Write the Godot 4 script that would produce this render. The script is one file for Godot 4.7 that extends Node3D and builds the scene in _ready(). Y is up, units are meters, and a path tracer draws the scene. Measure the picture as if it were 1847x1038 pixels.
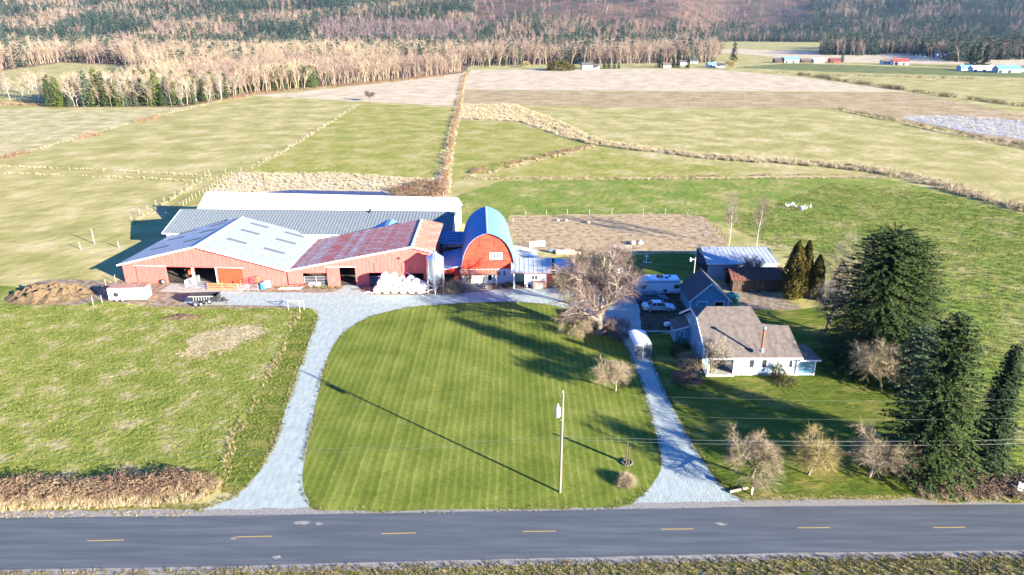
extends Node3D
# A farm beside a country road, seen from the air on a winter afternoon. Units are metres; x runs along the road, -z away from it.

var M := {}          # materials by name
var taken := {}      # numbers given out per name
var wob := FastNoiseLite.new()


# ---------------------------------------------------------------- mesh building
class MB:
	var v := PackedVector3Array()
	var n := PackedVector3Array()
	var c := PackedColorArray()
	var uv := PackedVector2Array()
	var col := Color(1, 1, 1)
	var use_col := false

	func put(a: Vector3, na: Vector3) -> void:
		v.append(a)
		n.append(na)
		if use_col:
			c.append(col)

	# corners run anticlockwise as seen from outside
	func tri(a: Vector3, b: Vector3, d: Vector3) -> void:
		var m := (b - a).cross(d - a)
		if m.length_squared() < 1e-14:
			return
		m = m.normalized()
		put(a, m)
		put(d, m)
		put(b, m)

	func tri_n(a: Vector3, b: Vector3, d: Vector3, na: Vector3, nb: Vector3, nd: Vector3) -> void:
		put(a, na)
		put(d, nd)
		put(b, nb)

	func quad(a: Vector3, b: Vector3, d: Vector3, e: Vector3) -> void:
		tri(a, b, d)
		tri(a, d, e)

	func quad_n(a: Vector3, b: Vector3, d: Vector3, e: Vector3, na: Vector3, nb: Vector3, nd: Vector3, ne: Vector3) -> void:
		tri_n(a, b, d, na, nb, nd)
		tri_n(a, d, e, na, nd, ne)

	func poly(p: Array) -> void:
		for i in range(1, p.size() - 1):
			tri(p[0], p[i], p[i + 1])

	func box(at: Vector3, s: Vector3, turn := Basis()) -> void:
		var h := s * 0.5
		var k: Array[Vector3] = []
		for i in 8:
			k.append(at + turn * Vector3(h.x if i & 1 else -h.x, h.y if i & 2 else -h.y, h.z if i & 4 else -h.z))
		quad(k[4], k[5], k[7], k[6])
		quad(k[1], k[0], k[2], k[3])
		quad(k[5], k[1], k[3], k[7])
		quad(k[0], k[4], k[6], k[2])
		quad(k[6], k[7], k[3], k[2])
		quad(k[0], k[1], k[5], k[4])

	# box with its upright and top edges cut off
	func cbox(at: Vector3, s: Vector3, b: float, turn := Basis()) -> void:
		var rings := []
		for lv in [[-s.y / 2, 0.0], [s.y / 2 - b, 0.0], [s.y / 2, b]]:
			var x: float = s.x / 2 - lv[1]
			var z: float = s.z / 2 - lv[1]
			var q := b * 0.8
			var r := []
			for e in [Vector2(x - q, z), Vector2(x, z - q), Vector2(x, -z + q), Vector2(x - q, -z), Vector2(-x + q, -z), Vector2(-x, -z + q), Vector2(-x, z - q), Vector2(-x + q, z)]:
				r.append(at + turn * Vector3(e.x, lv[0], e.y))
			rings.append(r)
		loft(rings, true, true, false)

	# rings of equal size; each ring runs anticlockwise as seen from the end that the rings run towards
	func loft(rings: Array, cap0 := true, cap1 := true, smooth := true) -> void:
		var m: int = rings[0].size()
		if smooth:
			var nn := []
			for i in rings.size():
				var row := []
				for j in m:
					var along: Vector3 = rings[mini(i + 1, rings.size() - 1)][j] - rings[maxi(i - 1, 0)][j]
					var round_: Vector3 = rings[i][(j + 1) % m] - rings[i][(j + m - 1) % m]
					if round_.length_squared() < 1e-12:
						var o: int = 1 if i == 0 else i - 1
						round_ = rings[o][(j + 1) % m] - rings[o][(j + m - 1) % m]
					row.append(round_.cross(along).normalized())
				nn.append(row)
			for i in rings.size() - 1:
				for j in m:
					var k := (j + 1) % m
					quad_n(rings[i][j], rings[i][k], rings[i + 1][k], rings[i + 1][j], nn[i][j], nn[i][k], nn[i + 1][k], nn[i + 1][j])
		else:
			for i in rings.size() - 1:
				for j in m:
					var k := (j + 1) % m
					quad(rings[i][j], rings[i][k], rings[i + 1][k], rings[i + 1][j])
		if cap0:
			var r: Array = rings[0].duplicate()
			r.reverse()
			poly(r)
		if cap1:
			poly(rings[-1])

	func ring(at: Vector3, dir: Vector3, r: float, sides: int, start := 0.0) -> Array:
		var d := dir.normalized()
		var a := d.cross(Vector3.UP if absf(d.y) < 0.9 else Vector3.RIGHT).normalized()
		var b := d.cross(a)
		var out := []
		for i in sides:
			var w := start + TAU * i / sides
			out.append(at + (a * cos(w) + b * sin(w)) * r)
		return out

	func tube(a: Vector3, b: Vector3, r0: float, r1 := -1.0, sides := 6, caps := true) -> void:
		var d := b - a
		loft([ring(a, d, r0, sides), ring(b, d, r0 if r1 < 0.0 else r1, sides)], caps, caps, sides > 5)

	func path(p: Array, r: float, sides := 4) -> void:
		var rings := []
		for i in p.size():
			rings.append(ring(p[i], p[mini(i + 1, p.size() - 1)] - p[maxi(i - 1, 0)], r, sides))
		loft(rings, true, true, sides > 5)

	# turned about an axis: profile of (radius, distance along dir)
	func lathe(at: Vector3, dir: Vector3, prof: Array, sides := 12, smooth := true, caps := true) -> void:
		var rings := []
		for q in prof:
			rings.append(ring(at + dir.normalized() * q.y, dir, maxf(q.x, 0.001), sides))
		loft(rings, caps, caps, smooth)

	# three thin faces from a to a point at b
	func sliver(a: Vector3, b: Vector3, w: float) -> void:
		var d := (b - a).normalized()
		var s := d.cross(Vector3.UP if absf(d.y) < 0.9 else Vector3.RIGHT).normalized() * w
		var t := d.cross(s)
		var p := a + s
		var q := a - s * 0.5 + t * 0.87
		var o := a - s * 0.5 - t * 0.87
		tri(p, q, b)
		tri(q, o, b)
		tri(o, p, b)

	# a bent blade or leaf: two faces
	func leaf(a: Vector3, b: Vector3, side: Vector3) -> void:
		var m := a.lerp(b, 0.42)
		tri(a, m + side, b)
		tri(a, b, m - side)

	# outline in x-y pushed along z, its long edges cut by bevel
	func extrude(p: Array, half: float, bevel: float, turn := Basis(), at := Vector3.ZERO) -> void:
		var mid := Vector2.ZERO
		for q in p:
			mid += q
		mid /= p.size()
		var rings := []
		for lv in [[-half, 1.0], [-half + bevel, 0.0], [half - bevel, 0.0], [half, 1.0]]:
			var r := []
			for q in p:
				var e: Vector2 = q - mid
				var k: float = 1.0 - bevel * lv[1] / maxf(e.length(), bevel * 2.0)
				e = mid + e * k
				r.append(at + turn * Vector3(e.x, e.y, lv[0]))
			rings.append(r)
		loft(rings, true, true, false)

	func mesh() -> ArrayMesh:
		var a := []
		a.resize(Mesh.ARRAY_MAX)
		a[Mesh.ARRAY_VERTEX] = v
		a[Mesh.ARRAY_NORMAL] = n
		if use_col:
			a[Mesh.ARRAY_COLOR] = c
		if uv.size() == v.size() and uv.size():
			a[Mesh.ARRAY_TEX_UV] = uv
		var m := ArrayMesh.new()
		m.add_surface_from_arrays(Mesh.PRIMITIVE_TRIANGLES, a)
		return m


# ---------------------------------------------------------------- nodes, names, labels
func numbered(called: String) -> String:
	if not taken.has(called):
		taken[called] = 0
		return called
	taken[called] += 1
	return "%s_%03d" % [called, taken[called]]


func put(called: String, b: MB, m: Material, parent: Node) -> MeshInstance3D:
	return put_mesh(called, b.mesh(), m, parent)


func put_mesh(called: String, mesh: Mesh, m: Material, parent: Node) -> MeshInstance3D:
	var o := MeshInstance3D.new()
	o.mesh = mesh
	o.material_override = m
	if parent == self:
		o.name = numbered(called)
		add_child(o)
	else:
		o.name = called
		if parent.has_node(NodePath(called)):
			var k := 1
			while parent.has_node(NodePath("%s_%03d" % [called, k])):
				k += 1
			o.name = "%s_%03d" % [called, k]
		parent.add_child(o, true)
	return o


func tag(o: Node, label: String, category: String, group := "", kind := "") -> Node:
	o.set_meta("label", label)
	o.set_meta("category", category)
	if group:
		o.set_meta("group", group)
	if kind:
		o.set_meta("kind", kind)
	return o


func thing(called: String, label: String, category: String, at := Vector3.ZERO, yaw := 0.0, group := "") -> Node3D:
	var o := Node3D.new()
	o.name = numbered(called)
	add_child(o)
	o.position = at
	o.rotation.y = yaw
	tag(o, label, category, group)
	return o


func copy(src: Node3D, at: Vector3, yaw: float, label: String, size := 1.0) -> Node3D:
	var o: Node3D = src.duplicate()
	var base := String(src.name)
	if base.length() > 4 and base[-4] == "_" and base.right(3).is_valid_int():
		base = base.left(-4)
	o.name = numbered(base)
	add_child(o)
	o.position = at
	o.rotation.y = yaw
	o.scale = Vector3.ONE * size
	o.set_meta("label", label)
	return o


func setting(o: Node, label: String) -> Node:
	o.set_meta("kind", "structure")
	o.set_meta("label", label)
	o.set_meta("category", String(o.name).rstrip("_0123456789").replace("_", " "))
	return o


func scatter(called: String, mesh: Mesh, m: Material, where: Array, tints: Array, parent: Node) -> MultiMeshInstance3D:
	var mm := MultiMesh.new()
	mm.transform_format = MultiMesh.TRANSFORM_3D
	mm.use_colors = tints.size() > 0
	mm.mesh = mesh
	mm.instance_count = where.size()
	var st := 16 if mm.use_colors else 12
	var buf := PackedFloat32Array()
	buf.resize(st * where.size())
	for i in where.size():
		var t: Transform3D = where[i]
		var k := i * st
		for r in 3:
			buf[k + r * 4] = t.basis.x[r]
			buf[k + r * 4 + 1] = t.basis.y[r]
			buf[k + r * 4 + 2] = t.basis.z[r]
			buf[k + r * 4 + 3] = t.origin[r]
		if st == 16:
			var q: Color = tints[i]
			buf[k + 12] = q.r
			buf[k + 13] = q.g
			buf[k + 14] = q.b
			buf[k + 15] = 1.0
	mm.buffer = buf
	var o := MultiMeshInstance3D.new()
	o.multimesh = mm
	o.material_override = m
	o.name = numbered(called) if parent == self else called
	parent.add_child(o, true)
	return o


# ---------------------------------------------------------------- materials
func lin(r: float, g: float, b: float) -> Color:
	return Color(r, g, b).linear_to_srgb()


func plain(called: String, c: Color, rough := 0.7, metal := 0.0) -> StandardMaterial3D:
	var m := StandardMaterial3D.new()
	m.resource_name = called
	m.albedo_color = c.linear_to_srgb()
	m.roughness = rough
	m.metallic = metal
	M[called] = m
	return m


var bases := {}
func noise_base(kind: int) -> PackedByteArray:
	if not bases.has(kind):
		var f := FastNoiseLite.new()
		f.noise_type = FastNoiseLite.TYPE_SIMPLEX_SMOOTH
		f.seed = 40 + kind
		f.frequency = [0.008, 0.014, 0.03, 0.07][kind]
		f.fractal_octaves = [8, 7, 6, 4][kind]
		f.fractal_gain = 0.58
		var size: int = 1024 if kind == 0 else 512
		var im := f.get_seamless_image(size, size, false, false, 0.25)
		im.convert(Image.FORMAT_L8)
		bases[kind] = im.get_data()
	return bases[kind]


# one of four shared noises, coloured through a ramp of [offset, r, g, b] stops (linear values)
func ramp_tex(kind: int, stops: Array) -> ImageTexture:
	var g := Gradient.new()
	var offs := PackedFloat32Array()
	var cols := PackedColorArray()
	for s in stops:
		offs.append(s[0])
		cols.append(Color(s[1], s[2], s[3]))
	g.offsets = offs
	g.colors = cols
	var lr := PackedByteArray()
	var lg := PackedByteArray()
	var lb := PackedByteArray()
	for i in 256:
		var c := g.sample(i / 255.0).linear_to_srgb()
		lr.append(int(c.r * 255.0))
		lg.append(int(c.g * 255.0))
		lb.append(int(c.b * 255.0))
	var src := noise_base(kind)
	var out := PackedByteArray()
	out.resize(src.size() * 3)
	var k := 0
	for q in src:
		out[k] = lr[q]
		out[k + 1] = lg[q]
		out[k + 2] = lb[q]
		k += 3
	var size: int = 1024 if kind == 0 else 512
	return ImageTexture.create_from_image(Image.create_from_data(size, size, false, Image.FORMAT_RGB8, out))


# a surface with a coarse mottle every `metres`, a fine grain on top and relief
func grainy(called: String, stops: Array, metres: float, o := {}) -> StandardMaterial3D:
	var m := plain(called, Color(1, 1, 1), o.get("rough", 0.9), o.get("metal", 0.0))
	var sd: int = o.get("seed", hash(called) % 1000)
	var kind := 0 if o.get("size", 512) == 1024 else 1 if o.get("freq", 0.02) < 0.022 else 2
	m.albedo_texture = ramp_tex(kind, stops)
	m.uv1_offset = Vector3(fmod(sd * 0.137, 1.0), fmod(sd * 0.291, 1.0), fmod(sd * 0.619, 1.0))
	m.uv1_triplanar = true
	m.uv1_world_triplanar = o.get("world", true)
	var st: Vector3 = o.get("stretch", Vector3.ONE)
	m.uv1_scale = st / metres
	if o.has("grain"):
		m.detail_enabled = true
		m.detail_blend_mode = BaseMaterial3D.BLEND_MODE_MUL
		m.detail_uv_layer = BaseMaterial3D.DETAIL_UV_2
		var a: float = o.grain
		m.detail_albedo = grain_tex(a)
		m.uv2_triplanar = true
		m.uv2_world_triplanar = o.get("world", true)
		m.uv2_scale = o.get("grain_stretch", Vector3.ONE) / float(o.get("grain_metres", metres / 7.3))
	if o.get("rough", 0.9) >= 0.8:
		m.metallic_specular = 0.2
	if o.has("bump"):
		m.heightmap_enabled = true
		m.heightmap_texture = bump_tex(o.get("bump_freq", 0.06))
		m.heightmap_scale = o.bump
	M[called] = m
	return m


var grains := {}
func grain_tex(a: float) -> ImageTexture:
	var k := snappedf(a, 0.1)
	if not grains.has(k):
		grains[k] = ramp_tex(3, [[0.25, 1.0 - k, 1.0 - k, 1.0 - k], [0.5, 1.0 - k * 0.45, 1.0 - k * 0.45, 1.0 - k * 0.45], [0.75, 1, 1, 1]])
	return grains[k]


var relief: ImageTexture
func bump_tex(_fr: float) -> ImageTexture:
	if relief == null:
		relief = ImageTexture.create_from_image(Image.create_from_data(512, 512, false, Image.FORMAT_L8, noise_base(3)))
	return relief


# ---------------------------------------------------------------- camera, sky, sun
func light_and_camera() -> void:
	var cam := Camera3D.new()
	cam.name = "camera"
	cam.fov = 45.16
	cam.near = 0.5
	cam.far = 12000.0
	cam.position = Vector3(0, 41.3, 0)
	cam.rotation_degrees = Vector3(-21, 0, 0)
	cam.current = true
	add_child(cam)

	var sky_mat := ProceduralSkyMaterial.new()
	sky_mat.sky_top_color = lin(0.010, 0.057, 0.225)
	sky_mat.sky_horizon_color = lin(0.037, 0.112, 0.29)
	sky_mat.sky_curve = 0.16
	sky_mat.ground_bottom_color = lin(0.05, 0.06, 0.05)
	sky_mat.ground_horizon_color = lin(0.05, 0.09, 0.16)
	sky_mat.sun_angle_max = 25.0
	sky_mat.sun_curve = 0.1
	var sky := Sky.new()
	sky.sky_material = sky_mat
	var env := Environment.new()
	env.background_mode = Environment.BG_SKY
	env.sky = sky
	env.tonemap_mode = Environment.TONE_MAPPER_LINEAR
	env.tonemap_exposure = 5.4
	env.sdfgi_enabled = true
	env.ssao_enabled = true
	env.ssil_enabled = true
	env.fog_enabled = true
	env.fog_density = 0.00003
	env.fog_light_color = lin(0.35, 0.62, 1.0)
	var we := WorldEnvironment.new()
	we.name = "world_environment"
	we.environment = env
	add_child(we)

	var sun := DirectionalLight3D.new()
	sun.name = "sun"
	sun.light_energy = 1.6
	sun.light_color = Color(1.0, 0.965, 0.89)
	sun.light_angular_distance = 0.5
	sun.shadow_enabled = true
	sun.directional_shadow_max_distance = 900.0
	add_child(sun)
	sun.look_at_from_position(Vector3(30.7, 10.6, 23.9), Vector3.ZERO)


func materials() -> void:
	# ground
	grainy("pasture", [[0.15, 0.44, 0.37, 0.16], [0.4, 0.35, 0.31, 0.092], [0.6, 0.285, 0.275, 0.063], [0.85, 0.22, 0.235, 0.044]], 110.0, {"size": 1024, "grain": 0.4, "grain_metres": 7.0, "bump": 14.0})
	grainy("near_pasture", [[0.2, 0.44, 0.365, 0.185], [0.36, 0.29, 0.285, 0.078], [0.52, 0.21, 0.24, 0.041], [0.8, 0.14, 0.185, 0.026]], 38.0, {"size": 1024, "grain": 0.5, "grain_metres": 3.6, "bump": 12.0})
	grainy("bright_pasture", [[0.15, 0.36, 0.315, 0.12], [0.4, 0.235, 0.25, 0.055], [0.6, 0.18, 0.23, 0.04], [0.85, 0.14, 0.20, 0.03]], 95.0, {"size": 1024, "grain": 0.4, "grain_metres": 6.0, "bump": 14.0})
	grainy("olive_field", [[0.15, 0.50, 0.41, 0.21], [0.42, 0.39, 0.335, 0.132], [0.6, 0.325, 0.29, 0.10], [0.85, 0.265, 0.245, 0.078]], 150.0, {"size": 1024, "grain": 0.3, "grain_metres": 9.0, "bump": 14.0})
	grainy("straw_field", [[0.2, 0.58, 0.48, 0.34], [0.5, 0.51, 0.41, 0.27], [0.8, 0.43, 0.335, 0.2]], 110.0, {"freq": 0.012, "grain": 0.3, "grain_metres": 9.0, "bump": 15.0})
	grainy("meadow", [[0.2, 0.52, 0.44, 0.26], [0.5, 0.40, 0.345, 0.165], [0.8, 0.29, 0.27, 0.10]], 90.0, {"size": 1024, "grain": 0.3, "grain_metres": 8.0, "bump": 20.0})
	grainy("brown_field", [[0.2, 0.46, 0.36, 0.21], [0.5, 0.385, 0.285, 0.15], [0.8, 0.31, 0.235, 0.115]], 110.0, {"freq": 0.012, "grain": 0.4, "grain_metres": 9.0, "bump": 20.0})
	grainy("far_green", [[0.25, 0.17, 0.17, 0.06], [0.6, 0.11, 0.135, 0.045], [0.8, 0.09, 0.12, 0.04]], 90.0, {"freq": 0.01})
	grainy("forest_floor", [[0.25, 0.20, 0.13, 0.08], [0.6, 0.13, 0.085, 0.05], [0.8, 0.09, 0.06, 0.04]], 40.0, {"freq": 0.02, "bump": 20.0})
	grainy("clearcut", [[0.2, 0.22, 0.13, 0.10], [0.45, 0.15, 0.083, 0.065], [0.62, 0.11, 0.08, 0.055], [0.72, 0.08, 0.095, 0.045], [0.85, 0.18, 0.13, 0.10]], 300.0, {"size": 1024, "grain": 0.6, "grain_metres": 40.0})
	grainy("paddock_dirt", [[0.15, 0.22, 0.14, 0.075], [0.36, 0.35, 0.25, 0.14], [0.55, 0.43, 0.32, 0.19], [0.8, 0.50, 0.39, 0.25]], 15.0, {"size": 1024, "grain": 0.4, "grain_metres": 3.0, "bump": 5.0})
	grainy("yard_dirt", [[0.2, 0.18, 0.135, 0.085], [0.5, 0.28, 0.215, 0.145], [0.8, 0.38, 0.31, 0.225]], 9.0, {"freq": 0.016, "grain": 0.4, "grain_metres": 2.0, "bump": 5.0})
	grainy("mud", [[0.2, 0.045, 0.035, 0.028], [0.5, 0.09, 0.075, 0.05], [0.8, 0.10, 0.105, 0.035]], 9.0, {"freq": 0.016, "grain": 0.4, "grain_metres": 2.0, "bump": 5.0})
	grainy("gravel", [[0.2, 0.31, 0.352, 0.325], [0.5, 0.36, 0.405, 0.372], [0.8, 0.41, 0.45, 0.412]], 7.0, {"size": 1024, "grain": 0.3, "grain_metres": 1.4, "bump": 2.0, "stretch": Vector3(1.2, 1, 0.4)})
	grainy("shoulder", [[0.2, 0.22, 0.20, 0.175], [0.5, 0.28, 0.255, 0.225], [0.8, 0.35, 0.325, 0.29]], 5.0, {"freq": 0.03, "grain": 0.4, "grain_metres": 1.2, "bump": 2.0})
	grainy("asphalt", [[0.2, 0.082, 0.093, 0.104], [0.5, 0.096, 0.107, 0.119], [0.8, 0.118, 0.13, 0.141]], 9.0, {"size": 1024, "grain": 0.3, "grain_metres": 1.2, "bump": 0.6, "stretch": Vector3(0.08, 1, 1.3), "rough": 0.85})
	grainy("road_paint", [[0.3, 0.30, 0.20, 0.055], [0.6, 0.48, 0.35, 0.13]], 1.2, {"freq": 0.03, "grain": 0.3})
	grainy("verge", [[0.2, 0.36, 0.28, 0.155], [0.42, 0.25, 0.21, 0.08], [0.6, 0.155, 0.165, 0.03], [0.85, 0.10, 0.12, 0.02]], 9.0, {"size": 1024, "grain": 0.4, "grain_metres": 2.0, "bump": 6.0})
	lawn_material()
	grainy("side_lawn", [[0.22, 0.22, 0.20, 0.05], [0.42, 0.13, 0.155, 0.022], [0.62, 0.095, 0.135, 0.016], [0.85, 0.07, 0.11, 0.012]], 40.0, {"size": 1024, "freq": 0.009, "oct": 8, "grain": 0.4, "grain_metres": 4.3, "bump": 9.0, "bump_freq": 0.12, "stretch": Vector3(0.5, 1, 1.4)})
	# plants
	for a in [["grass_green", 0.085, 0.14, 0.014], ["grass_lime", 0.15, 0.19, 0.025], ["grass_olive", 0.15, 0.14, 0.035], ["straw", 0.56, 0.43, 0.25], ["reed", 0.62, 0.50, 0.34], ["bramble", 0.27, 0.13, 0.08], ["bramble_tan", 0.40, 0.26, 0.15], ["bramble_leaf", 0.09, 0.10, 0.03]]:
		var m := plain(a[0], Color(a[1], a[2], a[3]), 0.75)
		m.vertex_color_use_as_albedo = true
		m.backlight_enabled = true
		m.backlight = Color(0.35, 0.35, 0.3)
	for a in [["fir_needles", 0.044, 0.066, 0.020], ["dark_needles", 0.026, 0.043, 0.019], ["hedge_needles", 0.085, 0.072, 0.018], ["spruce_needles", 0.075, 0.105, 0.055], ["young_needles", 0.10, 0.13, 0.03], ["blue_needles", 0.10, 0.14, 0.085], ["shrub_leaf", 0.075, 0.085, 0.03], ["rhody_leaf", 0.12, 0.11, 0.05]]:
		var m := plain(a[0], Color(a[1], a[2], a[3]), 0.8)
		m.vertex_color_use_as_albedo = true
		m.metallic_specular = 0.2
	for a in [["bark_pale", 0.21, 0.175, 0.135], ["bark_white", 0.33, 0.30, 0.265], ["bark_grey", 0.15, 0.12, 0.095], ["bark_brown", 0.09, 0.06, 0.04], ["bark_moss", 0.17, 0.15, 0.06], ["twig_pink", 0.175, 0.118, 0.098], ["twig_tan", 0.29, 0.225, 0.135], ["twig_grey", 0.165, 0.14, 0.12], ["twig_gold", 0.30, 0.235, 0.08], ["twig_purple", 0.12, 0.075, 0.07], ["twig_cream", 0.28, 0.235, 0.175]]:
		var m := plain(a[0], Color(a[1], a[2], a[3]), 0.85)
		m.vertex_color_use_as_albedo = true


# cut grass: rows about a metre wide left by the mower, laid along z, over a mottle
func lawn_material() -> void:
	for which in [["lawn", 1.0, 11]]:
		var s := 720
		var metres := 56.0
		var im := Image.create(s, s, false, Image.FORMAT_RGB8)
		var big := FastNoiseLite.new()
		big.seed = which[2]
		big.frequency = 0.012
		big.fractal_octaves = 5
		var b_im: Image = big.get_seamless_image(s, s)
		big.frequency = 0.11
		big.seed += 5
		big.fractal_octaves = 4
		var f_im: Image = big.get_seamless_image(s, s)
		var b_d := b_im.get_data()
		var f_d := f_im.get_data()
		var bytes := PackedByteArray()
		bytes.resize(s * s * 3)
		var rng := RandomNumberGenerator.new()
		rng.seed = which[2]
		var rows := []
		for i in 90:
			rows.append(rng.randf_range(-1, 1))
		var lo := Color(0.078, 0.108, 0.013)
		var mid := Color(0.138, 0.168, 0.024)
		var hi := Color(0.235, 0.245, 0.052)
		for y in s:
			for x in s:
				var big_v := b_d[y * s + x] / 255.0
				var fine := f_d[y * s + x] / 255.0
				var u := (x / float(s)) * metres / 0.8 + (big_v - 0.5) * 0.22
				var k := int(u) % 70
				var fr := u - floorf(u)
				var row: float = rows[k] * 0.13 + (0.19 if fr < 0.35 else -0.07)
				var t := clampf((big_v - 0.5) * 0.6 + 0.47 + row * float(which[1]) + (fine - 0.5) * 0.4, 0.0, 1.0)
				var c := lo.lerp(mid, t * 2.0) if t < 0.5 else mid.lerp(hi, t * 2.0 - 1.0)
				c = c.linear_to_srgb()
				var at := (y * s + x) * 3
				bytes[at] = int(c.r * 255)
				bytes[at + 1] = int(c.g * 255)
				bytes[at + 2] = int(c.b * 255)
		im = Image.create_from_data(s, s, false, Image.FORMAT_RGB8, bytes)
		var m := plain(which[0], Color(1, 1, 1), 0.9)
		m.albedo_texture = ImageTexture.create_from_image(im)
		m.uv1_triplanar = true
		m.uv1_world_triplanar = true
		m.uv1_scale = Vector3.ONE / metres
		m.heightmap_enabled = true
		m.heightmap_texture = bump_tex(0.12)
		m.heightmap_scale = 1.5
		m.detail_enabled = true
		m.detail_blend_mode = BaseMaterial3D.BLEND_MODE_MUL
		m.detail_uv_layer = BaseMaterial3D.DETAIL_UV_2
		m.detail_albedo = grain_tex(0.2)
		m.uv2_triplanar = true
		m.uv2_world_triplanar = true
		m.uv2_scale = Vector3.ONE / 4.3
		m.metallic_specular = 0.2


# ---------------------------------------------------------------- land
func hill_start(x: float, d: float) -> float:
	var b := x / maxf(d, 1.0)
	if b < -0.05:
		return 1000.0 + (b + 0.7) * 90.0
	if b < 0.2:
		return 1058.0 + (b + 0.05) * 400.0
	if b < 0.31:
		return lerpf(1158.0, 1720.0, smoothstep(0.2, 0.31, b))
	return 1720.0 - (b - 0.31) * 500.0


func hill_h(x: float, z: float) -> float:
	var d := -z
	var up := d - hill_start(x, d)
	if up < 0.0:
		return -2.0
	var h := up * 0.105 + up * up * 0.000012
	h *= smoothstep(0.0, 160.0, up)
	return h + wob.get_noise_2d(x * 0.35, z * 0.35) * minf(up * 0.035, 22.0)


func rag_line(p: Array, step: float, amp: float, closed: bool) -> Array:
	var out := []
	var m := p.size()
	for i in (m if closed else m - 1):
		var a := Vector2(p[i][0], p[i][1])
		var b := Vector2(p[(i + 1) % m][0], p[(i + 1) % m][1])
		var k := maxi(1, int(a.distance_to(b) / step))
		for j in k:
			var q := a.lerp(b, j / float(k))
			out.append(q + Vector2(wob.get_noise_2d(q.x * 37.0, q.y * 37.0), wob.get_noise_2d(q.y * 37.0 + 500.0, q.x * 37.0)) * amp * (1.0 if j else 0.4))
	if not closed:
		out.append(Vector2(p[-1][0], p[-1][1]))
	return out


func rounded(p: Array) -> Array:
	var out := []
	var n := p.size()
	for i in n:
		var a := Vector2(p[(i + n - 1) % n][0], p[(i + n - 1) % n][1])
		var b := Vector2(p[i][0], p[i][1])
		var c := Vector2(p[(i + 1) % n][0], p[(i + 1) % n][1])
		var d := Vector2(p[(i + 2) % n][0], p[(i + 2) % n][1])
		for k in 5:
			var q := b.cubic_interpolate(c, a, d, k / 5.0)
			out.append([q.x, q.y])
	return out


# a level sheet of ground cover with an uneven edge
func sheet(called: String, p: Array, y: float, m: Material, label: String, step := 1.5, amp := 0.5) -> MeshInstance3D:
	if called in ["driveway", "lawn", "side_lawn", "farmyard", "paddock", "worn_patch", "dung_ground", "wet_patch", "parking_ground", "back_lawn"]:
		p = rounded(p)
	var o := put(called, sheet_mb(p, y, step, amp), m, self)
	setting(o, label)
	return o


func sheet_mb(p: Array, y: float, step: float, amp: float) -> MB:
	var line := PackedVector2Array(rag_line(p, step, amp, true))
	var idx := Geometry2D.triangulate_polygon(line)
	if idx.is_empty():
		printerr("sheet does not triangulate")
	var b := MB.new()
	for i in range(0, idx.size(), 3):
		var q := [line[idx[i]], line[idx[i + 1]], line[idx[i + 2]]]
		for k in ([0, 1, 2] if (q[1] - q[0]).cross(q[2] - q[0]) > 0.0 else [0, 2, 1]):
			b.put(Vector3(q[k].x, y, q[k].y), Vector3.UP)
	return b


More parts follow.
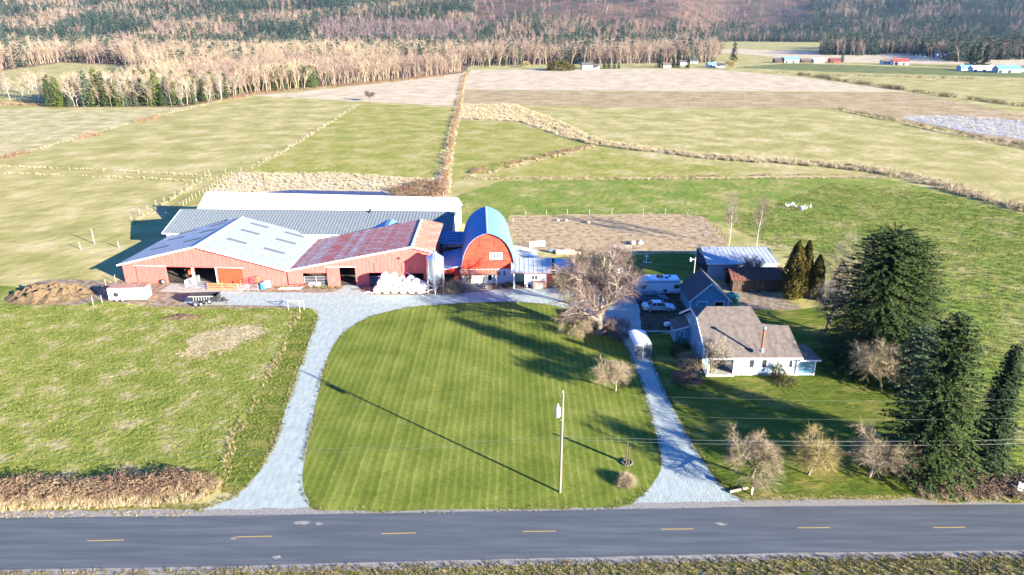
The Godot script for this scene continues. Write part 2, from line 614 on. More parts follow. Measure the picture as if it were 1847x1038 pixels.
func land() -> void:
	wob.seed = 5
	wob.frequency = 0.01
	wob.fractal_octaves = 4
	var b := MB.new()
	var xs := [-2600.0, -900.0, -300.0, -80.0, 80.0, 300.0, 900.0, 2600.0]
	var zs := [70.0, -60.0, -140.0, -320.0, -700.0, -1300.0, -2700.0]
	for i in xs.size() - 1:
		for j in zs.size() - 1:
			b.quad(Vector3(xs[i], 0, zs[j]), Vector3(xs[i + 1], 0, zs[j]), Vector3(xs[i + 1], 0, zs[j + 1]), Vector3(xs[i], 0, zs[j + 1]))
	setting(put("ground", b, M.olive_field, self), "flat valley floor of olive winter grass")

	b = MB.new()
	var nx := 90
	var nz := 70
	var grid := []
	for j in nz + 1:
		var d := 900.0 * pow(5200.0 / 900.0, j / float(nz))
		var row := []
		for i in nx + 1:
			var x := (i / float(nx) - 0.5) * 2.0 * (d * 0.95 + 500.0)
			row.append(Vector3(x, hill_h(x, -d), -d))
		grid.append(row)
	for j in nz:
		for i in nx:
			var q := [grid[j][i], grid[j][i + 1], grid[j + 1][i + 1], grid[j + 1][i]]
			var ns := []
			for a in q:
				ns.append(Vector3(hill_h(a.x - 20.0, a.z) - hill_h(a.x + 20.0, a.z), 40.0, hill_h(a.x, a.z - 20.0) - hill_h(a.x, a.z + 20.0)).normalized())
			b.quad_n(q[0], q[1], q[2], q[3], ns[0], ns[1], ns[2], ns[3])
	setting(put("hills", b, M.clearcut, self), "wooded hillside with logged slopes rising behind the valley")

	# fields, far to near
	var Z := 0.004
	sheet("field", [[299.72, -1098.63], [353.91, -804.79], [523.35, -741.71], [742.05, -704.78], [1013.85, -968.74], [715.96, -1020.51], [471.74, -1078.02], [364.95, -1214.58]], Z, M.straw_field, "pale far field reaching to the wooded foot of the hills", 40, 8)
	sheet("field", [[216.44, -704.78], [302.54, -782.63], [463.92, -655.69], [647.38, -612.85], [574.13, -541.72], [408.29, -575.15], [283.17, -640.77]], Z * 2, M.far_green, "dark green field in front of the distant farmsteads", 30, 4)
	sheet("field", [[-38.06, -593.42], [-37.78, -671.29], [182.35, -687.64], [214.55, -626.51], [232.77, -575.15], [251.44, -453.26], [98.59, -460.82], [-30.99, -468.63]], Z * 2, M.straw_field, "cream stubble field left of the ditch in the far valley", 20, 4)
	sheet("field", [[-30.74, -464.69], [97.81, -457.01], [249.46, -449.57], [246.02, -340.26], [253.66, -230.49], [209.93, -188.02], [181.52, -246.91], [178.85, -292.05], [167.67, -363.08], [78.38, -363.08], [-26.92, -386.27]], Z, M.brown_field, "brown stubble band between pale field and grazing", 16, 3)
	sheet("field", [[249.08, -593.42], [275.92, -383.55], [298.41, -273.95], [468.19, -438.83], [385.19, -541.72], [299.35, -612.85]], Z, M.olive_field, "far green pasture with a flock of white birds", 16, 3)
	sheet("field", [[-159.62, -431.94], [-134.58, -453.26], [-70.87, -563.57], [-41.54, -633.56], [-34.45, -476.7], [-30.69, -373.05], [-84.57, -397.51]], Z, M.straw_field, "pale straw meadow below the bare alder wood", 10, 2)
	sheet("field", [[-258.47, -358.29], [-171.53, -370.51], [-159.08, -428.58], [-167.1, -342.42], [-166.62, -279.74], [-164.69, -222.54]], Z, M.meadow, "bleached meadow below the dark young firs", 10, 3)
	sheet("field", [[-150.16, -201.51], [-87.61, -190.15], [-83.06, -162.24], [-83.98, -148.39], [-79.57, -121.65], [-83.03, -112.69], [-86.54, -109.42], [-104.08, -97.86], [-208.13, -211.54]], Z, M.olive_field, "olive pasture left of the red barns", 6, 1)
	sheet("field", [[-76.46, -202.31], [-22.74, -193.07], [-24.83, -252.88], [-29.91, -363.08], [-81.32, -389.02]], Z, M.pasture, "green pasture beyond the white roofed barn", 6, 1)
	sheet("field", [[-16.03, -195.3], [-16.45, -171.25], [-18.46, -211.54], [-24.22, -316.26], [4.01, -308.97], [29.91, -248.08], [45.38, -220.64], [66.93, -209.81], [64.67, -196.82], [-3.66, -192.33]], Z, M.pasture, "green three-cornered pasture behind the arched barn", 6, 1)
	sheet("field", [[6.06, -360.67], [76.9, -355.93], [164.51, -355.93], [173.44, -282.73], [176.05, -238.98], [196.39, -174.87], [138.38, -118.53], [130.92, -173.65], [111.64, -204.76], [73.38, -225.46], [31.16, -259.12]], Z, M.olive_field, "wide olive field between two ditches", 8, 1.5)
	sheet("pasture", [[-14.53, -171.85], [-2.86, -190.87], [63.75, -193.81], [104.53, -193.81], [112.6, -178.0], [117.38, -154.05], [138.38, -118.53], [103.0, -66.27], [70.39, -52.51], [48.63, -54.54], [41.38, -55.39], [46.54, -68.62], [60.95, -97.86], [65.47, -121.65], [52.69, -131.97], [46.2, -143.95], [40.46, -155.03], [-0.44, -154.05], [-2.1, -135.76], [-11.49, -148.39]], Z * 2, M.bright_pasture, "bright green pasture right of the farmyard", 3, 0.6)
	sheet("pasture", [[-86.0, -108.63], [-77.84, -106.06], [-63.37, -101.24], [-53.45, -98.74], [-38.02, -98.74], [-31.16, -98.74], [-29.34, -95.71], [-27.54, -82.7], [-26.06, -70.47], [-25.23, -61.95], [-25.31, -57.15], [-27.15, -53.47], [-28.23, -55.56], [-33.55, -56.08], [-48.86, -54.88], [-68.88, -53.71], [-112.58, -97.86]], Z * 3, M.near_pasture, "tussocky green pasture left of the gravel drive", 2, 0.5)

	# yard and lawns
	sheet("farmyard", [[-67.35, -100.54], [-67.39, -111.31], [-59.95, -112.69], [-34.5, -111.03], [-14.57, -111.03], [7.23, -110.49], [19.43, -109.95], [31.06, -111.31], [37.46, -107.33], [43.92, -102.41], [43.96, -89.74], [35.13, -82.7], [25.0, -89.74], [19.02, -91.66], [11.29, -94.67], [-19.01, -97.86], [-31.1, -98.52], [-50.68, -98.3]], Z * 2, M.yard_dirt, "trodden dirt of the farmyard before the barns", 2, 0.7)
	sheet("paddock", [[-0.69, -151.17], [9.7, -153.56], [40.86, -154.05], [43.58, -143.09], [42.96, -131.97], [39.35, -127.66], [25.03, -125.6], [13.32, -124.93], [3.94, -128.36], [0.17, -135.76]], Z * 4, M.paddock_dirt, "bare brown dirt paddock behind the big bare tree", 1.2, 2.2)
	sheet("lagoon_bank", [[-79.2, -176.11], [-79.84, -188.02], [-80.24, -201.51], [-52.6, -201.51], [-21.65, -193.07], [-20.16, -211.54], [-16.55, -188.02], [-16.45, -162.24], [-27.46, -148.39], [-64.32, -148.39]], Z * 2, M.straw_field, "dry grass bank round the slurry pond", 3, 0.8)
	sheet("parking_ground", [[17.92, -106.06], [28.71, -107.33], [26.32, -95.29], [23.11, -90.12], [17.89, -89.74], [17.57, -97.86]], Z * 3, M.mud, "muddy parking ground beside the parked cars", 1.5, 0.4)
	sheet("side_lawn", [[17.1, -89.74], [22.94, -89.36], [26.41, -95.71], [34.58, -97.86], [42.23, -97.86], [52.44, -97.86], [49.36, -73.74], [40.72, -58.06], [37.71, -53.07], [32.55, -52.51], [25.19, -51.96], [21.35, -52.67], [19.85, -55.56], [19.0, -61.95], [18.39, -73.07], [17.8, -82.7]], Z * 3, M.side_lawn, "shaded lawn round the blue house", 1.5, 0.3)
	sheet("back_lawn", [[21.64, -124.26], [34.91, -124.93], [30.09, -107.33], [22.5, -111.31], [13.13, -112.69], [11.98, -121.65]], Z * 4, M.side_lawn, "small lawn behind the travel trailer", 1.5, 0.4)
	sheet("yard_grass", [[3.78, -122.62], [12.21, -124.26], [13.72, -118.53], [11.4, -114.96], [4.37, -115.54]], Z * 5, M.near_pasture, "strip of grass beside the milking shed roof", 1.5, 0.4)
	sheet("driveway", [[-29.47, -50.51], [-25.99, -53.15], [-24.88, -57.15], [-25.1, -62.99], [-26.51, -73.74], [-28.03, -86.1], [-29.23, -95.29], [-30.93, -98.52], [-38.32, -99.63], [-45.31, -99.86], [-51.14, -100.32], [-52.12, -104.57], [-48.0, -105.56], [-36.57, -105.31], [-29.38, -105.56], [-27.97, -109.42], [-26.01, -109.42], [-23.56, -104.57], [-12.9, -104.33], [-6.66, -105.31], [-2.15, -106.57], [6.14, -107.59], [12.74, -108.89], [18.0, -106.57], [19.84, -101.24], [18.52, -89.74], [18.3, -79.52], [18.42, -68.62], [19.08, -59.96], [19.95, -54.96], [21.56, -52.51], [24.06, -51.65], [23.63, -50.44], [-1.16, -50.0], [-29.11, -49.7]], Z * 6, M.gravel, "pale gravel drive looping from the road to the barns", 1.2, 0.3)
	sheet("lawn", [[-20.12, -55.39], [-18.79, -52.51], [-17.15, -51.27], [-6.2, -51.27], [8.91, -51.65], [11.65, -52.91], [13.67, -55.39], [14.94, -58.25], [15.42, -62.99], [15.85, -73.74], [15.7, -81.08], [15.2, -87.52], [14.19, -91.66], [11.33, -95.09], [6.61, -99.63], [0.57, -101.0], [-8.14, -100.54], [-15.76, -98.96], [-21.12, -95.5], [-23.75, -90.5], [-24.4, -84.37], [-23.51, -75.12], [-21.73, -64.05], [-20.76, -58.06]], Z * 8, M.lawn, "mown lawn in rows inside the loop of the drive", 1.0, 0.25)

	# mown strip between the pasture fence and the drive
	sheet("verge_strip", [[-32.47, -97.64], [-29.23, -95.29], [-28.03, -86.1], [-26.51, -73.74], [-25.1, -62.99], [-24.88, -57.15], [-25.9, -53.47], [-27.41, -53.88], [-29.56, -62.78], [-29.88, -68.86], [-30.26, -76.83], [-31.26, -86.45]], Z * 4, M.side_lawn, "mown grass strip between left pasture and drive", 1.0, 0.3)

	# slurry pond, a little lower than its bank is high
	var pond := sheet("slurry_pond", [[-66.84, -174.87], [-58.9, -179.28], [-33.75, -177.37], [-30.97, -173.65], [-38.94, -167.77], [-63.67, -167.77]], Z * 4, plain("slurry", Color(0.035, 0.03, 0.045), 0.25), "dark slurry pond behind the white roofed barn", 2, 0.4)
	pond.set_meta("category", "pond")

	road()
	# spilt pale grit on the asphalt at the drive mouth
	var n := 0
	for q in [[[-19.35, -49.56], [-18.81, -49.7], [-18.0, -49.63], [-17.75, -49.41], [-18.27, -49.2], [-19.07, -49.27]], [[-17.38, -49.49], [-16.92, -49.63], [-16.58, -49.41], [-16.96, -49.2]], [[-24.13, -47.59], [-23.76, -47.73], [-23.49, -47.53], [-23.87, -47.39]], [[-19.85, -45.36], [-19.36, -45.55], [-19.01, -45.3], [-19.5, -45.11]], [[17.91, -49.49], [18.44, -49.63], [18.97, -49.41], [18.22, -49.2]]]:
		sheet("spilt_grit", q, 0.046, M.shoulder, "%s patch of pale grit spilt on the road" % ["widest", "second", "third", "fourth", "rightmost"][n], 0.25, 0.25)
		n += 1


func road() -> void:
	var far := [[-80.15, -50.14], [-60.4, -50.14], [-45.64, -50.22], [-28.44, -50.44], [-18.09, -50.66], [3.84, -51.19], [24.09, -51.73], [46.9, -52.04], [62.36, -52.12], [85.24, -52.12]]
	var near := [[-72.25, -43.64], [-54.56, -43.76], [-41.31, -43.94], [-25.78, -44.24], [-13.74, -44.67], [3.5, -45.23], [21.98, -45.81], [42.82, -46.13], [56.99, -46.26], [77.9, -46.26]]
	for k in [["road_verge", 5.0, 9.0, 0.016, "verge", "dry grass verge on the near side of the road"], ["road_shoulder", 0.9, 0.8, 0.028, "shoulder", "gravel shoulder edging the asphalt"], ["road", 0.0, 0.0, 0.04, "asphalt", "two-lane asphalt country road"]]:
		var p := []
		for q in far:
			p.append([q[0], q[1] - (k[1] if k[0] != "road_verge" else 1.6)])
		for i in range(near.size() - 1, -1, -1):
			p.append([near[i][0], near[i][1] + k[2]])
		var amp: float = 0.06 if k[0] == "road" else 0.35
		var o := put(k[0], sheet_mb(p, k[3], 0.8, amp), M[k[4]], self)
		setting(o, k[5])
		if k[0] == "road":
			# broken yellow centre line
			var ends := [[[-48.45, -46.82], [-45.43, -46.92]], [[-36.19, -47.26], [-33.12, -47.35]], [[-23.71, -47.73], [-20.65, -47.83]], [[-11.27, -48.14], [-8.32, -48.25]], [[0.94, -48.42], [3.82, -48.46]], [[12.97, -48.7], [15.82, -48.74]], [[24.96, -48.88], [27.79, -48.91]], [[36.8, -48.91], [39.63, -48.95]], [[48.31, -48.95], [51.05, -48.99]]]
			for e in ends:
				var mb := MB.new()
				var a := Vector3(e[0][0], 0.045, e[0][1])
				var c := Vector3(e[1][0], 0.045, e[1][1])
				var s := (c - a).normalized().cross(Vector3.UP) * 0.055
				mb.quad(a + s, c + s, c - s, a - s)
				put("lane_marking", mb, M.road_paint, o)


# ---------------------------------------------------------------- building parts
func build_materials() -> void:
	grainy("barn_pink", [[0.2, 0.68, 0.115, 0.095], [0.5, 0.74, 0.13, 0.11], [0.8, 0.78, 0.155, 0.13]], 5.0, {"freq": 0.02, "oct": 6, "grain": 0.12, "stretch": Vector3(1, 0.3, 1), "rough": 0.6, "world": false})
	grainy("barn_red", [[0.2, 0.62, 0.035, 0.016], [0.5, 0.72, 0.05, 0.022], [0.8, 0.78, 0.07, 0.03]], 6.0, {"freq": 0.02, "oct": 6, "grain": 0.2, "stretch": Vector3(0.5, 1, 1), "rough": 0.7, "world": false})
	grainy("door_orange", [[0.2, 0.50, 0.055, 0.02], [0.8, 0.60, 0.085, 0.035]], 3.0, {"freq": 0.02, "grain": 0.15, "rough": 0.6, "world": false})
	grainy("maroon", [[0.2, 0.16, 0.02, 0.025], [0.8, 0.26, 0.035, 0.04]], 3.0, {"freq": 0.02, "grain": 0.2, "rough": 0.75, "world": false})
	grainy("white_roof", [[0.2, 0.74, 0.74, 0.73], [0.8, 0.84, 0.84, 0.83]], 9.0, {"freq": 0.02, "rough": 0.45, "world": false})
	grainy("galvanised", [[0.2, 0.125, 0.148, 0.165], [0.5, 0.15, 0.175, 0.19], [0.8, 0.175, 0.20, 0.215]], 7.0, {"freq": 0.03, "rough": 0.8, "metal": 0.15, "world": false, "stretch": Vector3(1, 1, 0.25)})
	grainy("pale_roof", [[0.2, 0.34, 0.365, 0.38], [0.5, 0.39, 0.415, 0.43], [0.8, 0.44, 0.46, 0.475]], 8.0, {"freq": 0.02, "rough": 0.4, "metal": 0.35, "grain": 0.1, "world": false})
	grainy("blue_roof", [[0.2, 0.10, 0.23, 0.40], [0.8, 0.14, 0.28, 0.45]], 8.0, {"freq": 0.02, "rough": 0.95, "metal": 0.0, "world": false})
	grainy("mill_roof", [[0.2, 0.26, 0.33, 0.45], [0.5, 0.40, 0.45, 0.53], [0.8, 0.58, 0.60, 0.62]], 2.4, {"freq": 0.05, "oct": 5, "rough": 0.6, "metal": 0.2, "world": false})
	# rust runs down the sheets in streaks; bare zinc shows between
	grainy("rusty_roof", [[0.26, 0.32, 0.35, 0.42], [0.40, 0.33, 0.27, 0.28], [0.48, 0.36, 0.11, 0.075], [0.60, 0.33, 0.065, 0.04], [0.72, 0.34, 0.17, 0.15], [0.84, 0.34, 0.37, 0.44]], 16.0, {"size": 1024, "freq": 0.012, "oct": 8, "rough": 0.55, "metal": 0.25, "world": false, "stretch": Vector3(0.55, 1, 2.6), "grain": 0.2, "grain_metres": 2.0})
	grainy("rust_light", [[0.25, 0.42, 0.34, 0.30], [0.45, 0.40, 0.19, 0.11], [0.6, 0.36, 0.13, 0.07], [0.8, 0.40, 0.28, 0.23]], 9.0, {"freq": 0.014, "oct": 7, "rough": 0.6, "metal": 0.1, "world": false, "stretch": Vector3(0.4, 1, 2.0), "grain": 0.2})
	grainy("shingle", [[0.2, 0.115, 0.095, 0.082], [0.5, 0.155, 0.13, 0.112], [0.8, 0.195, 0.168, 0.147]], 6.0, {"freq": 0.02, "oct": 6, "grain": 0.35, "grain_metres": 1.1, "bump": 1.5, "world": false})
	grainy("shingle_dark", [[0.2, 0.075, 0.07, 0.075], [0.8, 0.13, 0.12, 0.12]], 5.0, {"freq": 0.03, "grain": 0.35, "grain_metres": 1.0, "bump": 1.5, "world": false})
	grainy("brown_roof", [[0.2, 0.13, 0.055, 0.04], [0.8, 0.20, 0.09, 0.065]], 5.0, {"freq": 0.03, "grain": 0.35, "world": false})
	grainy("old_wood", [[0.2, 0.06, 0.04, 0.032], [0.5, 0.10, 0.07, 0.05], [0.8, 0.15, 0.11, 0.085]], 3.0, {"freq": 0.02, "oct": 6, "grain": 0.35, "stretch": Vector3(3, 0.35, 3), "world": false})
	grainy("wood", [[0.2, 0.34, 0.25, 0.16], [0.5, 0.43, 0.33, 0.22], [0.8, 0.52, 0.42, 0.30]], 2.0, {"freq": 0.03, "oct": 5, "grain": 0.3, "world": false})
	grainy("pale_wood", [[0.2, 0.34, 0.29, 0.22], [0.8, 0.46, 0.40, 0.31]], 2.0, {"freq": 0.03, "oct": 5, "grain": 0.3, "world": false})
	grainy("orange_wood", [[0.2, 0.46, 0.16, 0.07], [0.8, 0.58, 0.25, 0.12]], 2.0, {"freq": 0.03, "oct": 5, "grain": 0.3, "world": false})
	grainy("blue_siding", [[0.2, 0.17, 0.37, 0.48], [0.8, 0.20, 0.41, 0.52]], 4.0, {"freq": 0.02, "grain": 0.1, "rough": 0.55, "world": false})
	grainy("shop_wall", [[0.2, 0.23, 0.30, 0.37], [0.8, 0.32, 0.39, 0.46]], 5.0, {"freq": 0.02, "grain": 0.15, "rough": 0.6, "world": false})
	grainy("white_wall", [[0.2, 0.66, 0.67, 0.67], [0.8, 0.78, 0.79, 0.79]], 4.0, {"freq": 0.02, "grain": 0.1, "rough": 0.65, "world": false})
	grainy("house_front", [[0.2, 0.46, 0.56, 0.64], [0.8, 0.52, 0.62, 0.70]], 4.0, {"freq": 0.02, "grain": 0.08, "rough": 0.6, "world": false})
	grainy("concrete", [[0.2, 0.30, 0.285, 0.26], [0.8, 0.46, 0.44, 0.40]], 6.0, {"freq": 0.02, "oct": 6, "grain": 0.3, "bump": 0.6})
	grainy("brick_red", [[0.2, 0.26, 0.12, 0.08], [0.8, 0.42, 0.22, 0.16]], 1.0, {"freq": 0.05, "grain": 0.3, "world": false})
	grainy("dung", [[0.2, 0.08, 0.052, 0.03], [0.45, 0.16, 0.108, 0.062], [0.65, 0.25, 0.18, 0.11], [0.85, 0.13, 0.10, 0.045]], 4.0, {"freq": 0.03, "oct": 7, "grain": 0.5, "grain_metres": 1.2, "bump": 12.0})
	M.blue_roof.metallic_specular = 0.0
	plain("trim", Color(0.80, 0.80, 0.79), 0.55)
	plain("grey_trim", Color(0.42, 0.45, 0.48), 0.5)
	plain("hatch_blue", Color(0.03, 0.045, 0.06), 0.7)
	plain("dark", Color(0.02, 0.02, 0.022), 0.85)
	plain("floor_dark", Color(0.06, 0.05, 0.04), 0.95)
	plain("black_paint", Color(0.028, 0.028, 0.032), 0.35)
	plain("rubber", Color(0.025, 0.025, 0.026), 0.8)
	plain("steel", Color(0.62, 0.63, 0.64), 0.35, 0.75)
	plain("galv_tube", Color(0.60, 0.62, 0.64), 0.45, 0.35)
	plain("bin_steel", Color(0.50, 0.55, 0.60), 0.33, 0.75)
	plain("white_gloss", Color(0.80, 0.80, 0.80), 0.25)
	plain("film", Color(0.72, 0.73, 0.73), 0.35)
	plain("skylight", Color(0.13, 0.13, 0.13), 0.4)
	plain("blue_plastic", Color(0.02, 0.22, 0.52), 0.35)
	plain("green_plastic", Color(0.015, 0.13, 0.115), 0.4)
	plain("silver_paint", Color(0.62, 0.64, 0.67), 0.25, 0.35)
	plain("dark_paint", Color(0.14, 0.16, 0.19), 0.25, 0.2)
	plain("rust_iron", Color(0.20, 0.075, 0.04), 0.8)
	plain("red_paint", Color(0.42, 0.045, 0.05), 0.5)
	plain("tractor_red", Color(0.35, 0.06, 0.035), 0.5)
	plain("lamp_red", Color(0.35, 0.015, 0.012), 0.3)
	plain("lamp_clear", Color(0.7, 0.7, 0.68), 0.15)
	plain("stone", Color(0.24, 0.22, 0.20), 0.9)
	plain("field_stone", Color(0.10, 0.09, 0.08), 0.9)
	plain("feathers", Color(0.82, 0.82, 0.80), 0.8)
	plain("beak", Color(0.05, 0.04, 0.04), 0.6)
	plain("wire", Color(0.16, 0.17, 0.18), 0.5, 0.5)
	plain("pole_wood", Color(0.19, 0.165, 0.14), 0.85)
	var g := plain("glass", Color(0.03, 0.04, 0.05), 0.06)
	g.metallic_specular = 0.8


# An upright wall from a to b as seen from outside, left to right. top: [u, height] pairs along it; holes: [u0, u1, v0, v1].
func wall(called: String, parent: Node, m: Material, a: Vector3, b: Vector3, top: Array, holes := [], thick := 0.14, rib := 0.0, y0 := 0.0) -> MeshInstance3D:
	var mb := MB.new()
	var len_ := Vector2(b.x - a.x, b.z - a.z).length()
	var e := Vector3(b.x - a.x, 0, b.z - a.z).normalized()
	var n := e.cross(Vector3.UP)
	var cuts := [0.0, len_]
	for t in top:
		cuts.append(clampf(t[0], 0, len_))
	for h in holes:
		cuts.append(h[0])
		cuts.append(h[1])
	cuts.sort()
	var at := func(u: float, v: float, d: float) -> Vector3: return a + e * u + Vector3.UP * v - n * d
	for i in cuts.size() - 1:
		var u0: float = cuts[i]
		var u1: float = cuts[i + 1]
		if u1 - u0 < 0.005:
			continue
		var um := (u0 + u1) / 2
		var spans := []
		var from := y0
		var inside := []
		for h in holes:
			if h[0] < um and h[1] > um:
				inside.append(h)
		inside.sort_custom(func(p, q): return p[2] < q[2])
		for h in inside:
			if h[2] > from + 0.005:
				spans.append([from, h[2], from, h[2]])
			from = h[3]
		spans.append([from, height_at(top, u0), from, height_at(top, u1)])
		for s in spans:
			mb.quad(at.call(u0, s[0], 0.0), at.call(u1, s[2], 0.0), at.call(u1, s[3], 0.0), at.call(u0, s[1], 0.0))
			mb.quad(at.call(u1, s[2], thick), at.call(u0, s[0], thick), at.call(u0, s[1], thick), at.call(u1, s[3], thick))
	for h in holes:
		mb.quad(at.call(h[0], h[2], 0.0), at.call(h[0], h[3], 0.0), at.call(h[0], h[3], thick), at.call(h[0], h[2], thick))
		mb.quad(at.call(h[1], h[3], 0.0), at.call(h[1], h[2], 0.0), at.call(h[1], h[2], thick), at.call(h[1], h[3], thick))
		mb.quad(at.call(h[0], h[3], 0.0), at.call(h[1], h[3], 0.0), at.call(h[1], h[3], thick), at.call(h[0], h[3], thick))
		if h[2] > y0 + 0.01:
			mb.quad(at.call(h[1], h[2], 0.0), at.call(h[0], h[2], 0.0), at.call(h[0], h[2], thick), at.call(h[1], h[2], thick))
	if rib > 0.0:
		var k := int(len_ / rib)
		for i in range(1, k):
			var u := len_ * i / k
			var parts := [[y0, height_at(top, u)]]
			for h in holes:
				if u > h[0] - 0.03 and u < h[1] + 0.03:
					var more := []
					for p in parts:
						if h[2] - 0.01 > p[0]:
							more.append([p[0], minf(p[1], h[2])])
						if h[3] + 0.01 < p[1]:
							more.append([maxf(p[0], h[3]), p[1]])
					parts = more
			for p in parts:
				if p[1] - p[0] > 0.1:
					var w := 0.022
					var q := [at.call(u - w * 1.8, p[0], 0.0), at.call(u - w, p[0], -0.03), at.call(u + w, p[0], -0.03), at.call(u + w * 1.8, p[0], 0.0)]
					var up: Vector3 = Vector3.UP * (p[1] - p[0])
					for j in 3:
						mb.quad(q[j], q[j + 1], q[j + 1] + up, q[j] + up)
	return put(called, mb, m, parent)


func height_at(top: Array, u: float) -> float:
	if u <= top[0][0]:
		return top[0][1]
	for i in top.size() - 1:
		if u <= top[i + 1][0]:
			return lerpf(top[i][1], top[i + 1][1], (u - top[i][0]) / maxf(top[i + 1][0] - top[i][0], 0.001))
	return top[-1][1]


# A roof slope: a to b along the eave, c and d above b and a; a slab with raised ribs running up it.
func slope(called: String, parent: Node, m: Material, a: Vector3, b: Vector3, c: Vector3, d: Vector3, rib := 0.0, thick := 0.08, rib_h := 0.04) -> MeshInstance3D:
	var mb := MB.new()
	var n := (b - a).cross(d - a).normalized()
	var t := n * thick
	mb.quad(a, b, c, d)
	mb.quad(b - t, a - t, d - t, c - t)
	mb.quad(a - t, b - t, b, a)
	mb.quad(b - t, c - t, c, b)
	mb.quad(c - t, d - t, d, c)
	mb.quad(d - t, a - t, a, d)
	if rib > 0.0:
		var k := int(a.distance_to(b) / rib)
		var e := (b - a).normalized()
		for i in range(k + 1):
			var f := clampf(i / float(k), 0.004, 0.996)
			var p := a.lerp(b, f)
			var q := d.lerp(c, f)
			var w := e * 0.03
			var h := n * rib_h
			mb.quad(p - w * 1.9, p - w + h, q - w + h, q - w * 1.9)
			mb.quad(p - w + h, p + w + h, q + w + h, q - w + h)
			mb.quad(p + w + h, p + w * 1.9, q + w * 1.9, q + w + h)
			mb.tri(p - w * 1.9, p + w * 1.9, p + h)
	return put(called, mb, m, parent)


# ridge cap, eave trim and other long thin pieces
func bar(called: String, parent: Node, m: Material, a: Vector3, b: Vector3, w: float, h: float) -> MeshInstance3D:
	var mb := MB.new()
	bar_in(mb, a, b, w, h)
	return put(called, mb, m, parent)


func bar_in(mb: MB, a: Vector3, b: Vector3, w: float, h: float) -> void:
	var z := (a - b).normalized()
	var x := Vector3.UP.cross(z)
	if x.length() < 0.01:
		x = Vector3.RIGHT
	x = x.normalized()
	mb.box((a + b) / 2, Vector3(w, h, a.distance_to(b)), Basis(x, z.cross(x).normalized(), z))


# A framed window standing just proud of a wall. at: middle of its foot; n: the way the wall faces.
func window(parent: Node, at: Vector3, n: Vector3, w: float, h: float, panes := 2, frame_mat: Material = null) -> MeshInstance3D:
	var fm: Material = frame_mat if frame_mat else M.trim
	var e := Vector3.UP.cross(n).normalized()
	var bs := Basis(e, Vector3.UP, n)
	var mb := MB.new()
	var t := 0.09
	for s in [-1, 1]:
		mb.box(at + e * s * (w / 2 - t / 2) + Vector3.UP * h / 2 + n * 0.03, Vector3(t, h, 0.08), bs)
	for y in [t / 2, h - t / 2]:
		mb.box(at + Vector3.UP * y + n * 0.03, Vector3(w - 2 * t, t, 0.08), bs)
	for i in range(1, panes):
		mb.box(at + e * (i / float(panes) - 0.5) * w + Vector3.UP * h / 2 + n * 0.03, Vector3(0.06, h - 2 * t, 0.07), bs)
	var o := put("window", mb, fm, parent)
	for i in panes:
		var p := MB.new()
		p.box(at + e * ((i + 0.5) / panes - 0.5) * (w - 2 * t) + Vector3.UP * h / 2 + n * 0.015, Vector3((w - 2 * t) / panes - 0.05, h - 2 * t, 0.02), bs)
		put("pane", p, M.glass, o)
	return o


# a pipe gate: frame tubes and level bars, each bar a part
func pipe_gate(at: Vector3, yaw: float, w: float, h: float, bars: int, label: String, m: Material = null, group := "gates about the barns") -> Node3D:
	var t := thing("pipe_gate", label, "gate", at, yaw, group)
	var mm: Material = m if m else M.galv_tube
	for x in [0.0, w / 2, w]:
		var fr := MB.new()
		fr.tube(Vector3(x, 0.0, 0), Vector3(x, h, 0), 0.035, -1, 6)
		put("upright", fr, mm, t)
	for i in bars:
		var b := MB.new()
		var y := lerpf(0.15, h, i / float(bars - 1))
		b.tube(Vector3(0, y, 0), Vector3(w, y, 0), 0.028, -1, 5)
		put("bar", b, mm, t)
	return t


func board_gate(at: Vector3, yaw: float, w: float, h: float, boards: int, label: String, m: Material) -> Node3D:
	var t := thing("board_fence_panel", label, "fence panel", at, yaw, "wooden fence panels by the barn door")
	for x in [0.0, w]:
		var b := MB.new()
		b.box(Vector3(x, h / 2 + 0.03, -0.07), Vector3(0.13, h + 0.06, 0.1))
		put("post", b, m, t)
	for i in boards:
		var b := MB.new()
		b.box(Vector3(w / 2, (i + 0.6) * h / boards, 0), Vector3(w + 0.1, h / boards * 0.62, 0.035))
		put("board", b, m, t)
	return t


# ---------------------------------------------------------------- the barns
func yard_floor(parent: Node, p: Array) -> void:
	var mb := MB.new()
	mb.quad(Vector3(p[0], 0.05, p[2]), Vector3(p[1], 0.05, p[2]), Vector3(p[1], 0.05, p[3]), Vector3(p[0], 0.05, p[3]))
	put("floor", mb, M.floor_dark, parent)


